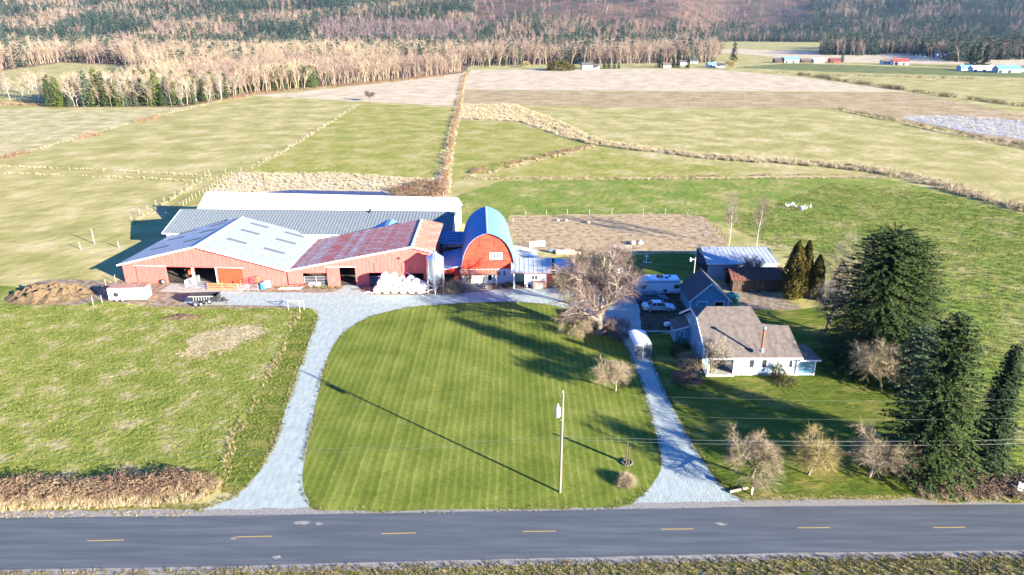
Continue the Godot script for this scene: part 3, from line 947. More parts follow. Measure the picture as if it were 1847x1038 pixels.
func pole_barn() -> void:
	var t := thing("pole_barn", "wide salmon-red pole barn with pale two-slope roof and open doorway", "barn", Vector3(-65.7, 0, -110.1), -0.061)
	var W := 28.0
	var D := 17.6
	var prof := [[0, 3.25], [13.6, 6.55], [W, 2.95]]
	wall("front_wall", t, M.barn_pink, Vector3(0, 0, 0), Vector3(W, 0, 0), prof, [[7.5, 11.85, 0, 2.95], [12.35, 16.2, 0, 2.95]], 0.16, 0.6)
	wall("side_wall", t, M.barn_pink, Vector3(0, 0, -D), Vector3(0, 0, 0), [[0, 3.25], [D, 3.25]], [], 0.16, 0.6)
	wall("side_wall", t, M.barn_pink, Vector3(W, 0, 0), Vector3(W, 0, -D), [[0, 2.95], [D, 2.95]], [], 0.16, 0.0)
	wall("rear_wall", t, M.barn_pink, Vector3(W, 0, -D), Vector3(0, 0, -D), [[0, 2.95], [W - 13.6, 6.55], [W, 3.25]], [], 0.16, 0.0)
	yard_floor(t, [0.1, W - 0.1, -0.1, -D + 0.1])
	var ridge0 := Vector3(13.6, 6.85, 0.55)
	var ridge1 := Vector3(13.6, 6.85, -D - 0.4)
	var l0 := Vector3(-0.6, 3.3, 0.55)
	var l1 := Vector3(-0.6, 3.3, -D - 0.4)
	var r0 := Vector3(W + 0.55, 2.98, 0.55)
	var r1 := Vector3(W + 0.55, 2.98, -D - 0.4)
	var left := slope("roof_slope", t, M.pale_roof, l1, l0, ridge0, ridge1, 0.9, 0.08, 0.02)
	var right := slope("roof_slope", t, M.pale_roof, r0, r1, ridge1, ridge0, 0.9, 0.08, 0.02)
	for s in [[left, l0, l1, 0.0], [right, r0, r1, 0.0]]:
		for d in [0.33, 0.63, 0.86]:
			for q in [[0.16, 0.38], [0.58, 0.82]]:
				var hi0: Vector3 = ridge0.lerp(ridge1, d)
				var hi1: Vector3 = ridge0.lerp(ridge1, d + 0.042)
				var lo0: Vector3 = s[1].lerp(s[2], d)
				var lo1: Vector3 = s[1].lerp(s[2], d + 0.042)
				var up := Vector3(0, 0.05, 0)
				var mb := MB.new()
				var a := hi0.lerp(lo0, q[1]) + up
				var b := hi1.lerp(lo1, q[1]) + up
				var c := hi1.lerp(lo1, q[0]) + up
				var e := hi0.lerp(lo0, q[0]) + up
				if s[0] == right:
					mb.quad(a, b, c, e)
				else:
					mb.quad(b, a, e, c)
				put("skylight_strip", mb, M.skylight, s[0])
	bar("ridge_cap", t, M.grey_trim, ridge0 + Vector3(0, 0.05, 0), ridge1 + Vector3(0, 0.05, 0), 0.4, 0.06)
	bar("barge_board", t, M.trim, l0 + Vector3(0, -0.1, 0.02), ridge0 + Vector3(0, -0.1, 0.02), 0.05, 0.26)
	bar("barge_board", t, M.trim, ridge0 + Vector3(0, -0.1, 0.02), r0 + Vector3(0, -0.1, 0.02), 0.05, 0.26)
	bar("eave_trim", t, M.trim, r0 + Vector3(0.03, -0.08, 0), r1 + Vector3(0.03, -0.08, 0), 0.05, 0.2)
	# sliding doors hang in front of the wall
	for d in [[16.25, 20.75, 2.95, "door_orange", "bright orange-red sliding door"], [2.4, 7.4, 3.0, "barn_pink", "closed salmon sliding door"]]:
		var mb := MB.new()
		mb.box(Vector3((d[0] + d[1]) / 2, d[2] / 2 + 0.06, 0.1), Vector3(d[1] - d[0], d[2] - 0.06, 0.06))
		for i in range(1, 8):
			mb.box(Vector3(lerpf(d[0], d[1], i / 8.0), d[2] / 2 + 0.06, 0.14), Vector3(0.035, d[2] - 0.08, 0.03))
		var o := put("sliding_door", mb, M[d[3]], t)
		o.set_meta("label", d[4])
		bar("rail", o, M.grey_trim, Vector3(d[0] - 0.3, d[2] + 0.1, 0.12), Vector3(d[1] + 0.3, d[2] + 0.1, 0.12), 0.1, 0.1)
	var edge := MB.new()
	edge.box(Vector3(16.2, 1.5, 0.16), Vector3(0.14, 3.0, 0.12))
	put("door_post", edge, M.trim, t)
	edge = MB.new()
	edge.box(Vector3(12.1, 1.47, -0.08), Vector3(0.3, 2.94, 0.3))
	put("door_post", edge, M.trim, t)
	for x in [9.0, 20.0]:
		for z in [-5.0, -11.0]:
			var mb := MB.new()
			mb.box(Vector3(x, 2.4, z), Vector3(0.2, 4.8, 0.2))
			put("post", mb, M.wood, t)
	var lamp := MB.new()
	lamp.box(Vector3(14.9, 6.0, 0.1), Vector3(0.22, 0.3, 0.2))
	put("wall_lamp", lamp, M.dark, t)
	# tractor standing in the doorway shade
	var tr := thing("tractor", "old red tractor parked in the shade of the pole barn doorway", "tractor", Vector3(-55.9, 0.05, -113.4), 0.35)
	var b := MB.new()
	b.cbox(Vector3(0, 1.05, 0.9), Vector3(0.75, 0.7, 1.5), 0.12)
	b.cbox(Vector3(0, 0.8, -0.3), Vector3(0.6, 0.5, 1.1), 0.08)
	put("body", b, M.tractor_red, tr)
	for s in [-1, 1]:
		put("wheel", wheel(Vector3(s * 0.85, 0.75, -0.5), 0.75, 0.4), M.rubber, tr)
		put("wheel", wheel(Vector3(s * 0.65, 0.42, 1.35), 0.42, 0.25), M.rubber, tr)
		var f := MB.new()
		f.box(Vector3(s * 0.8, 1.55, -0.5), Vector3(0.45, 0.06, 1.1))
		put("fender", f, M.tractor_red, tr)
	var cab := MB.new()
	for x in [-0.55, 0.55]:
		for z in [-0.95, 0.1]:
			cab.box(Vector3(x, 1.85, z), Vector3(0.07, 1.4, 0.07))
	cab.cbox(Vector3(0, 2.56, -0.42), Vector3(1.35, 0.14, 1.3), 0.05)
	put("cab", cab, M.grey_trim, tr)
	var seat := MB.new()
	seat.cbox(Vector3(0, 1.25, -0.45), Vector3(0.5, 0.4, 0.5), 0.06)
	put("seat", seat, M.black_paint, tr)
	# tyre leaning on the wall
	var ty := thing("spare_tyre", "loose tyre with white rim leaning on the salmon barn wall", "tyre", Vector3(-58.85, 0.45, -109.25), -0.06)
	var tm := MB.new()
	tm.lathe(Vector3(0, 0, -0.14), Vector3(0, -0.2, 1), [Vector2(0.27, 0), Vector2(0.43, 0.02), Vector2(0.46, 0.14), Vector2(0.43, 0.26), Vector2(0.27, 0.28)], 16)
	put("tread", tm, M.rubber, ty)
	tm = MB.new()
	tm.lathe(Vector3(0, -0.01, -0.1), Vector3(0, -0.2, 1), [Vector2(0.27, 0), Vector2(0.27, 0.24), Vector2(0.1, 0.26)], 12)
	put("rim", tm, M.trim, ty)
	# barn apron
	var ap := MB.new()
	ap.box(Vector3(0, 0, 0), Vector3(13.5, 0.1, 3.6))
	var apron := put("concrete_apron", ap, M.concrete, self)
	apron.position = Vector3(-51.0, 0.02, -107.2)
	apron.rotation.y = -0.061
	setting(apron, "concrete apron before the pole barn doorway")
	pipe_gate(Vector3(-54.2, 0, -107.9), -0.25, 3.6, 1.25, 6, "silver pipe gate standing before the pole barn doorway")
	pipe_gate(Vector3(-54.4, 0, -107.6), 1.1, 2.9, 1.25, 6, "silver pipe gate swung back towards the dark doorway")
	board_gate(Vector3(-50.2, 0, -106.5), -0.06, 2.4, 1.25, 3, "orange-brown board panel, nearer the silver gate, before the orange door", M.orange_wood)
	board_gate(Vector3(-47.7, 0, -106.4), -0.06, 2.4, 1.25, 3, "orange-brown board panel, nearer the blue barrel, before the orange door", M.orange_wood)
	pipe_gate(Vector3(-45.1, 0, -106.3), -0.03, 3.3, 1.1, 5, "low silver pipe gate left of the blue barrel")
	# slanting hay feeder
	var hf := thing("hay_feeder", "dark red slanted hay feeder beside the blue barrel", "feeder", Vector3(-43.5, 0, -107.3), 0.0)
	for i in 3:
		var m := MB.new()
		m.tube(Vector3(-1.6, 0.35 + 0.35 * i, 0), Vector3(1.3, 1.1 + 0.42 * i, -0.25 * i), 0.055, -1, 6)
		put("rail", m, M.red_paint, hf)
	for x in [-1.5, 1.25]:
		var m := MB.new()
		m.box(Vector3(x, 0.7 if x < 0 else 1.0, 0.0), Vector3(0.1, 1.4 if x < 0 else 2.0, 0.1))
		put("post", m, M.orange_wood, hf)
	for i in 4:
		var m := MB.new()
		m.tube(Vector3(1.3 + 0.08 * i, 0.5 + 0.35 * i, 0.35), Vector3(1.3 + 0.08 * i, 0.9 + 0.38 * i, -0.75), 0.045, -1, 5)
		put("slat", m, M.orange_wood, hf)
	var bl := thing("barrel", "bright blue plastic barrel beside the salmon barn wall", "barrel", Vector3(-41.4, 0, -106.9))
	var bm := MB.new()
	bm.lathe(Vector3.ZERO, Vector3.UP, [Vector2(0.30, 0), Vector2(0.34, 0.08), Vector2(0.36, 0.3), Vector2(0.34, 0.34), Vector2(0.37, 0.55), Vector2(0.34, 0.76), Vector2(0.36, 0.8), Vector2(0.34, 1.0), Vector2(0.29, 1.08)], 16)
	put("drum", bm, M.blue_plastic, bl)
	bm = MB.new()
	bm.lathe(Vector3(0, 1.06, 0), Vector3.UP, [Vector2(0.31, 0), Vector2(0.31, 0.05), Vector2(0.26, 0.06)], 16)
	put("lid", bm, M.blue_plastic, bl)
	var ws := thing("white_tote", "white tote box standing behind the blue barrel", "tote", Vector3(-40.8, 0, -107.7))
	var wm := MB.new()
	wm.cbox(Vector3(0, 0.55, 0), Vector3(1.0, 1.0, 0.8), 0.07)
	put("tank", wm, M.film, ws)
	wm = MB.new()
	for x in [-0.5, -0.17, 0.17, 0.5]:
		wm.tube(Vector3(x, 0.05, 0.42), Vector3(x, 1.05, 0.42), 0.02, -1, 5)
	for y in [0.1, 0.55, 1.0]:
		wm.tube(Vector3(-0.5, y, 0.44), Vector3(0.5, y, 0.44), 0.02, -1, 5)
	put("cage", wm, M.galv_tube, ws)


func rusty_barn() -> void:
	var t := thing("rusty_roof_barn", "salmon-red barn with long streaked rusty roof behind the white bales", "barn", Vector3(-37.45, 0, -108.5), -0.008)
	var W := 24.2
	var D := 16.0
	var prof := [[0, 2.75], [21.1, 6.8], [W, 6.15]]
	var holes := [[2.5, 6.65, 0, 2.25], [8.7, 11.35, 0, 3.25], [13.6, 16.9, 0, 2.35], [19.8, 22.7, 0, 2.25]]
	wall("front_wall", t, M.barn_pink, Vector3.ZERO, Vector3(W, 0, 0), prof, holes, 0.16, 0.6)
	wall("side_wall", t, M.barn_pink, Vector3(W, 0, 0), Vector3(W, 0, -D), [[0, 6.15], [D, 6.15]], [], 0.16, 0.6)
	wall("rear_wall", t, M.barn_pink, Vector3(W, 0, -D), Vector3(0, 0, -D), [[0, 6.15], [W - 21.1, 6.8], [W, 2.75]], [], 0.16)
	wall("side_wall", t, M.barn_pink, Vector3(0.2, 0, -D), Vector3(0.2, 0, 0), [[0, 2.75], [D, 2.75]], [], 0.1)
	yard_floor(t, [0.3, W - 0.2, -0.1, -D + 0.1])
	var h0 := Vector3(21.1, 7.08, 0.5)
	var h1 := Vector3(20.5, 7.08, -D - 0.3)
	var l0 := Vector3(-0.15, 2.86, 0.5)
	var l1 := Vector3(-0.15, 2.86, -D - 0.3)
	var r0 := Vector3(W + 0.4, 6.2, 0.5)
	var r1 := Vector3(W + 0.4, 6.2, -D - 0.3)
	slope("roof_slope", t, M.rusty_roof, l1, l0, h0, h1, 0.75)
	slope("roof_slope", t, M.rust_light, r0, r1, h1, h0, 0.75)
	bar("ridge_cap", t, M.grey_trim, h0 + Vector3(0, 0.04, 0), h1 + Vector3(0, 0.04, 0), 0.4, 0.05)
	bar("barge_board", t, M.trim, l0 + Vector3(0, -0.1, 0.02), h0 + Vector3(0, -0.1, 0.02), 0.05, 0.26)
	bar("barge_board", t, M.trim, h0 + Vector3(0, -0.1, 0.02), r0 + Vector3(0, -0.1, 0.02), 0.05, 0.26)
	var door := MB.new()
	door.box(Vector3(7.65, 1.68, 0.12), Vector3(2.0, 3.3, 0.07))
	for i in 5:
		door.box(Vector3(6.9 + i * 0.38, 1.68, 0.165), Vector3(0.035, 3.26, 0.03))
	var dd := put("sliding_door", door, M.barn_pink, t)
	bar("rail", dd, M.trim, Vector3(6.4, 3.42, 0.13), Vector3(11.5, 3.42, 0.13), 0.1, 0.1)
	for x in [15.15, 19.8]:
		var m := MB.new()
		m.box(Vector3(x, 3.35, 0.06), Vector3(1.1, 1.5, 0.05))
		for s in [-1, 1]:
			m.box(Vector3(x + s * 0.55, 3.35, 0.09), Vector3(0.05, 1.5, 0.06))
			m.box(Vector3(x, 3.35 + s * 0.75, 0.09), Vector3(1.1, 0.05, 0.06))
		put("hay_hatch", m, M.barn_pink, t)
	var lamp := MB.new()
	lamp.lathe(Vector3(18.85, 5.1, 0.12), Vector3(0, -1, 0.5), [Vector2(0.06, 0), Vector2(0.16, 0.2), Vector2(0.2, 0.32)], 10)
	put("wall_lamp", lamp, M.dark, t)
	pipe_gate(Vector3(-34.85, 0, -108.8), -0.008, 4.0, 1.5, 6, "silver pipe gate across the low left opening of the rusty barn")
	pipe_gate(Vector3(-23.8, 0, -108.9), -0.008, 3.2, 1.5, 6, "silver pipe gate in the dark opening behind the bales")
	# a hay rake lying by the gate
	var ra := thing("hay_rake", "rusty wheel rake lying before the barn gate", "rake", Vector3(-33.64, 0, -107.85), 0.3)
	var fr := MB.new()
	fr.tube(Vector3(-2.2, 0.9, 0.2), Vector3(0.2, 0.4, 0), 0.05, -1, 6)
	fr.tube(Vector3(-1.4, 0.25, -0.3), Vector3(1.8, 0.4, 0.1), 0.06, -1, 6)
	fr.tube(Vector3(0, 0.4, 0), Vector3(0.9, 0.35, 0.8), 0.05, -1, 6)
	put("frame", fr, M.rust_iron, ra)
	for i in 3:
		var w := MB.new()
		var c := Vector3(0.1 + 0.62 * i, 0.5, 0.12 + 0.12 * i)
		for k in 12:
			var a0 := TAU * k / 12
			w.tube(c, c + Vector3(cos(a0) * 0.48, sin(a0) * 0.48, 0.05), 0.014, -1, 4, false)
		w.path(range(13).map(func(k): return c + Vector3(cos(TAU * k / 12) * 0.36, sin(TAU * k / 12) * 0.36, 0.04)), 0.02)
		put("rake_wheel", w, M.galv_tube, ra)
	# white slabs laid aslant, standing in for stripes of sunlight along the wall
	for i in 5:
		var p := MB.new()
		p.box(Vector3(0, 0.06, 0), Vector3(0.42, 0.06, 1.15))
		var o := put("sun_stripe", p, M.white_gloss, self)
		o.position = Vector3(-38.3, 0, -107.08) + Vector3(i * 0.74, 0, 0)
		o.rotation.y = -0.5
		tag(o, "white slab standing in for a stripe of sunlight by the barn wall, %s of five from the blue barrel" % ["first", "second", "third", "fourth", "fifth"][i], "sun_stripe", "white slabs standing in for stripes of sunlight")


func long_barns() -> void:
	# grey roof
	var t := thing("long_grey_barn", "long low barn with ribbed grey metal roof behind the red barns", "barn", Vector3(-66.0, 0, -126.9), -0.035)
	var W := 54.2
	wall("front_wall", t, M.white_wall, Vector3(0, 0, 0), Vector3(W, 0, 0), [[0, 3.7], [W, 3.7]], [], 0.15, 0.9)
	wall("gable_wall", t, M.shop_wall, Vector3(0, 0, -14.0), Vector3(0, 0, 0), [[0, 4.1], [6.4, 6.1], [14.0, 3.7]], [], 0.15, 0.9)
	wall("gable_wall", t, M.shop_wall, Vector3(W, 0, 0), Vector3(W, 0, -14.0), [[0, 3.7], [7.6, 6.1], [14.0, 4.1]], [], 0.15, 0.9)
	var e0 := Vector3(-0.5, 3.85, 0.6)
	var e1 := Vector3(W + 0.4, 3.85, 0.6)
	var h0 := Vector3(-0.5, 6.35, -7.7)
	var h1 := Vector3(W + 0.4, 6.35, -7.7)
	var b0 := Vector3(-0.5, 4.3, -14.2)
	var b1 := Vector3(W + 0.4, 4.3, -14.2)
	slope("roof_slope", t, M.galvanised, e0, e1, h1, h0, 0.62, 0.08, 0.07)
	slope("roof_slope", t, M.galvanised, b1, b0, h0, h1, 0.62)
	bar("ridge_cap", t, M.galvanised, h0 + Vector3(0, 0.06, 0), h1 + Vector3(0, 0.06, 0), 0.4, 0.05)
	bar("eave_trim", t, M.trim, e0 + Vector3(0, -0.06, 0.03), e1 + Vector3(0, -0.06, 0.03), 0.05, 0.16)
	bar("barge_board", t, M.trim, e0 + Vector3(-0.03, -0.05, 0), h0 + Vector3(-0.03, -0.05, 0), 0.05, 0.2)
	var fl := MB.new()
	fl.lathe(Vector3(37.8, 6.2, -7.1), Vector3.UP, [Vector2(0.2, 0), Vector2(0.2, 0.6), Vector2(0.28, 0.62), Vector2(0.28, 0.8), Vector2(0.1, 0.86)], 8)
	put("roof_vent", fl, M.dark, t)
	# white roof behind
	t = thing("white_roof_barn", "long barn with gleaming white roof at the back of the farmyard", "barn", Vector3(-65.9, 0, -141.2), -0.105)
	W = 54.0
	wall("front_wall", t, M.white_wall, Vector3(0, 0, 0), Vector3(W, 0, 0), [[0, 4.2], [W, 4.2]], [], 0.15)
	wall("gable_wall", t, M.white_wall, Vector3(0, 0, -10.6), Vector3(0, 0, 0), [[0, 4.2], [5.3, 7.0], [10.6, 4.2]], [], 0.15, 0.9)
	wall("gable_wall", t, M.white_wall, Vector3(W, 0, 0), Vector3(W, 0, -10.6), [[0, 4.2], [5.3, 7.0], [10.6, 4.2]], [], 0.15, 0.9)
	wall("rear_wall", t, M.white_wall, Vector3(W, 0, -10.6), Vector3(0, 0, -10.6), [[0, 4.2], [W, 4.2]], [], 0.15)
	var pts := [[0.4, 4.15], [-2.4, 5.85], [-4.4, 6.95], [-5.3, 7.25]]
	for i in 3:
		slope("roof_slope", t, M.white_roof, Vector3(-0.4, pts[i][1], pts[i][0]), Vector3(W + 0.4, pts[i][1], pts[i][0]), Vector3(W + 0.4, pts[i + 1][1], pts[i + 1][0]), Vector3(-0.4, pts[i + 1][1], pts[i + 1][0]), 1.2, 0.06, 0.02)
	slope("roof_slope", t, M.white_roof, Vector3(W + 0.4, 4.15, -11.0), Vector3(-0.4, 4.15, -11.0), Vector3(-0.4, 7.25, -5.3), Vector3(W + 0.4, 7.25, -5.3), 1.2)
	# low cross gable joining the rusty barn to the long barn
	t = thing("cross_gable", "small shaded blue cross-gable roof between rusty and grey roofs", "barn", Vector3(-29.4, 0, -127.0), 0.0)
	wall("front_wall", t, M.shop_wall, Vector3(0, 0, 2.0), Vector3(9.0, 0, 2.0), [[0, 3.4], [6.2, 5.3], [9, 3.9]], [], 0.12)
	slope("roof_slope", t, M.blue_roof, Vector3(-0.2, 3.6, -2.5), Vector3(-0.2, 3.6, 2.4), Vector3(6.2, 5.75, 2.4), Vector3(6.2, 5.75, -2.5), 0.75)
	slope("roof_slope", t, M.blue_roof, Vector3(9.2, 4.0, 2.4), Vector3(9.2, 4.0, -2.5), Vector3(6.2, 5.75, -2.5), Vector3(6.2, 5.75, 2.4), 0.75)


const ARCH := [[1.0, 0.0], [0.975, 0.14], [0.935, 0.28], [0.88, 0.42], [0.80, 0.56], [0.685, 0.70], [0.54, 0.81], [0.39, 0.89], [0.2, 0.955], [0.0, 1.0]]


func arched_barn() -> void:
	var t := thing("arched_barn", "bright red gothic-arch barn with double white cross-braced hatch", "barn", Vector3(-8.45, 0, -109.4), 0.05)
	var W := 8.9
	var D := 16.6
	var base := 2.55
	var top := 6.35
	var mid := W / 2
	# red arched front made of the arch outline
	for z in [0.0, -D]:
		var mb := MB.new()
		var outline := []
		for i in ARCH.size():
			outline.append(Vector3(mid + ARCH[i][0] * mid, base + ARCH[i][1] * top, z))
		for i in range(ARCH.size() - 2, -1, -1):
			outline.append(Vector3(mid - ARCH[i][0] * mid, base + ARCH[i][1] * top, z))
		for i in range(1, outline.size() - 1):
			if z == 0.0:
				mb.tri(outline[0], outline[i], outline[i + 1])
			else:
				mb.tri(outline[0], outline[i + 1], outline[i])
		# the boards are laid level: each course a hair proud of the next
		if z == 0.0:
			for k in 20:
				var y := base + 0.12 + k * 0.31
				var f := (y - base) / top
				var half := 0.0
				for i in ARCH.size() - 1:
					if f >= ARCH[i][1] and f < ARCH[i + 1][1]:
						half = lerpf(ARCH[i][0], ARCH[i + 1][0], (f - ARCH[i][1]) / (ARCH[i + 1][1] - ARCH[i][1])) * mid
				if half > 0.2:
					mb.box(Vector3(mid, y, 0.012), Vector3(half * 2 - 0.1, 0.022, 0.03))
		put("arched_gable", mb, M.barn_red, t)
	wall("front_wall", t, M.white_wall, Vector3(0.05, 0, 0), Vector3(W - 0.05, 0, 0), [[0, base - 0.01], [W, base - 0.01]], [[4.35, 5.0, 0.5, 1.75], [5.75, 6.5, 1.35, 2.05]], 0.2)
	wall("side_wall", t, M.white_wall, Vector3(0, 0, -D), Vector3(0, 0, 0), [[0, base], [D, base]], [], 0.2)
	wall("side_wall", t, M.white_wall, Vector3(W, 0, 0), Vector3(W, 0, -D), [[0, base], [D, base]], [], 0.2)
	yard_floor(t, [0.1, W - 0.1, -0.2, -D + 0.1])
	# curved roof, each side one part, its sheets meeting in low ribs
	for s in [1, -1]:
		var mb := MB.new()
		var o0 := []
		var pts := [[1.06, -0.045]]
		pts.append_array(ARCH)
		for q in pts:
			o0.append(Vector3(mid + s * (q[0] * mid + 0.10 * q[0]), base + 0.1 + q[1] * (top + 0.05), 0))
		var z0 := 0.35
		var z1 := -D - 0.4
		for i in o0.size() - 1:
			var hood := 0.0
			var hood2 := 0.0
			if i >= o0.size() - 4:
				hood = 0.3 * (i - (o0.size() - 4)) / 3.0
				hood2 = 0.3 * (i + 1 - (o0.size() - 4)) / 3.0
			var a: Vector3 = o0[i] + Vector3(0, 0, z0 + hood)
			var b: Vector3 = o0[i + 1] + Vector3(0, 0, z0 + hood2)
			var c: Vector3 = o0[i + 1] + Vector3(0, 0, z1)
			var d: Vector3 = o0[i] + Vector3(0, 0, z1)
			var n0: Vector3 = (o0[mini(i + 1, o0.size() - 1)] - o0[maxi(i - 1, 0)])
			var n1: Vector3 = (o0[mini(i + 2, o0.size() - 1)] - o0[i])
			var m0: Vector3 = Vector3(n0.y, -n0.x, 0).normalized() * s
			var m1: Vector3 = Vector3(n1.y, -n1.x, 0).normalized() * s
			var inn := Vector3(-s * 0.07, -0.05, 0)
			if s == 1:
				mb.quad_n(a, d, c, b, m0, m0, m1, m1)
				mb.quad(a + inn, b + inn, c + inn, d + inn)
				mb.quad(a, b, b + inn, a + inn)
			else:
				mb.quad_n(d, a, b, c, m0, m0, m1, m1)
				mb.quad(d + inn, c + inn, b + inn, a + inn)
				mb.quad(b, a, a + inn, b + inn)
		put("roof_slope", mb, M.blue_roof, t)
	bar("ridge_cap", t, M.grey_trim, Vector3(mid, base + top + 0.16, 0.5), Vector3(mid, base + top + 0.16, -D - 0.4), 0.3, 0.05)
	# vertical joints of the tall loft doors
	for x in [3.1, 5.55]:
		bar("door_joint", t, M.maroon, Vector3(x, base + 3.9, 0.03), Vector3(x, base + 5.85 if x > 4 else base + 5.6, 0.03), 0.05, 0.05)
	bar("door_joint", t, M.maroon, Vector3(3.1, base + 0.1, 0.03), Vector3(3.1, base + 1.25, 0.03), 0.05, 0.05)
	bar("door_joint", t, M.maroon, Vector3(2.5, base + 1.25, 0.03), Vector3(6.3, base + 1.25, 0.03), 0.05, 0.05)
	# the pair of white cross-braced hatch doors
	for k in 2:
		var c := Vector3(5.25 + k * 1.07, 4.25, 0.05)
		var mb := MB.new()
		mb.box(c + Vector3(0, 0.6, 0), Vector3(0.98, 1.12, 0.03))
		var h := put("hatch_door", mb, M.hatch_blue, t)
		mb = MB.new()
		for s in [-1, 1]:
			mb.box(c + Vector3(s * 0.46, 0.6, 0.03), Vector3(0.11, 1.2, 0.05))
			mb.box(c + Vector3(0, 0.6 + s * 0.545, 0.032), Vector3(0.81, 0.11, 0.05))
			mb.box(c + Vector3(0, 0.6, 0.026), Vector3(0.08, 1.2, 0.03), Basis(Vector3.BACK, s * 0.68))
		put("cross_brace", mb, M.trim, h)
	# small openings low in the white wall
	window(t, Vector3(6.12, 1.3, 0.0), Vector3.BACK, 0.8, 0.8, 1)
	window(t, Vector3(7.15, 1.3, 0.0), Vector3.BACK, 0.42, 0.95, 1, M.grey_trim)
	var door := MB.new()
	door.box(Vector3(1.15, 0.85, 0.04), Vector3(0.95, 1.3, 0.06))
	door.box(Vector3(1.15, 0.85, 0.08), Vector3(0.09, 1.3, 0.04))
	door.box(Vector3(1.15, 0.7, 0.083), Vector3(0.95, 0.09, 0.04))
	put("stall_door", door, M.wood, t)
	# low awning along the front
	var aw := slope("awning", t, M.rust_light, Vector3(-0.2, 2.1, 1.5), Vector3(5.9, 2.1, 1.5), Vector3(5.9, 2.5, 0.02), Vector3(-0.2, 2.5, 0.02), 0.5)
	for x in [0.0, 2.9, 5.8]:
		var mb := MB.new()
		mb.tube(Vector3(x, 0, 1.4), Vector3(x, 2.1, 1.4), 0.05, -1, 6)
		put("post", mb, M.galv_tube, aw)

	# lean-to against the left side
	t = thing("lean_to", "shaded blue lean-to roof between silo and red arched barn", "shed", Vector3(-12.0, 0, -109.9), 0.03)
	wall("front_wall", t, M.barn_red, Vector3(0, 0, 0), Vector3(3.2, 0, 0), [[0, 2.35], [3.2, 2.95]], [[0.3, 2.2, 0, 1.6]], 0.15)
	wall("side_wall", t, M.barn_red, Vector3(0, 0, -9.3), Vector3(0, 0, 0), [[0, 2.35], [9.3, 2.35]], [], 0.15)
	slope("roof_slope", t, M.blue_roof, Vector3(-0.3, 2.35, -9.5), Vector3(-0.3, 2.35, 0.3), Vector3(3.4, 3.1, 0.3), Vector3(3.4, 3.1, -9.5), 0.75)
	bar("barge_board", t, M.trim, Vector3(-0.3, 2.28, 0.33), Vector3(3.4, 3.03, 0.33), 0.05, 0.18)
	# link roof between rusty barn and arched barn
	t = thing("link_roof", "steel-blue link roof with four slots joining rusty barn and arched barn", "shed", Vector3(-13.1, 0, -119.6), 0.03)
	wall("front_wall", t, M.shop_wall, Vector3(0.4, 0, -0.6), Vector3(4.9, 0, -0.6), [[0, 3.7], [4.5, 3.7]], [[0.2, 4.3, 0, 3.0]], 0.12)
	wall("rear_wall", t, M.shop_wall, Vector3(4.9, 0, -6.4), Vector3(0.4, 0, -6.4), [[0, 3.7], [4.5, 3.7]], [], 0.12)
	var rs := slope("roof_slope", t, M.blue_roof, Vector3(-0.2, 3.9, 0), Vector3(5.3, 3.7, 0), Vector3(5.3, 5.1, -3.4), Vector3(-0.2, 5.3, -3.4), 0.75)
	slope("roof_slope", t, M.blue_roof, Vector3(5.3, 3.8, -6.8), Vector3(-0.2, 4.0, -6.8), Vector3(-0.2, 5.3, -3.4), Vector3(5.3, 5.1, -3.4), 0.75)
	for i in 4:
		var k := 0.2 + i * 0.2
		var a := Vector3(1.3, 3.9, 0).lerp(Vector3(1.3, 5.25, -3.4), k) + Vector3(0, 0.06, 0)
		bar("roof_slot", rs, M.dark, a, a + Vector3(2.6, -0.1, 0), 0.16, 0.03)
	# lean-to against the right side
	t = thing("milking_lean_to", "pale low lean-to roof with two skylight strips right of arched barn", "shed", Vector3(0.3, 0, -111.6), 0.04)
	wall("side_wall", t, M.white_wall, Vector3(4.1, 0, 0), Vector3(4.1, 0, -8.4), [[0, 2.45], [8.4, 2.45]], [], 0.15)
	wall("rear_wall", t, M.white_wall, Vector3(4.1, 0, -8.4), Vector3(0, 0, -8.4), [[0, 2.45], [4.1, 3.2]], [], 0.15)
	var ls := slope("roof_slope", t, M.pale_roof, Vector3(4.5, 2.5, 0.8), Vector3(4.5, 2.5, -8.7), Vector3(0.0, 3.4, -8.7), Vector3(0.0, 3.4, 0.8), 0.75)
	for z in [-3.2, -6.0]:
		bar("skylight_strip", ls, M.skylight, Vector3(1.3, 3.2, z), Vector3(3.6, 2.74, z - 0.15), 0.5, 0.03)


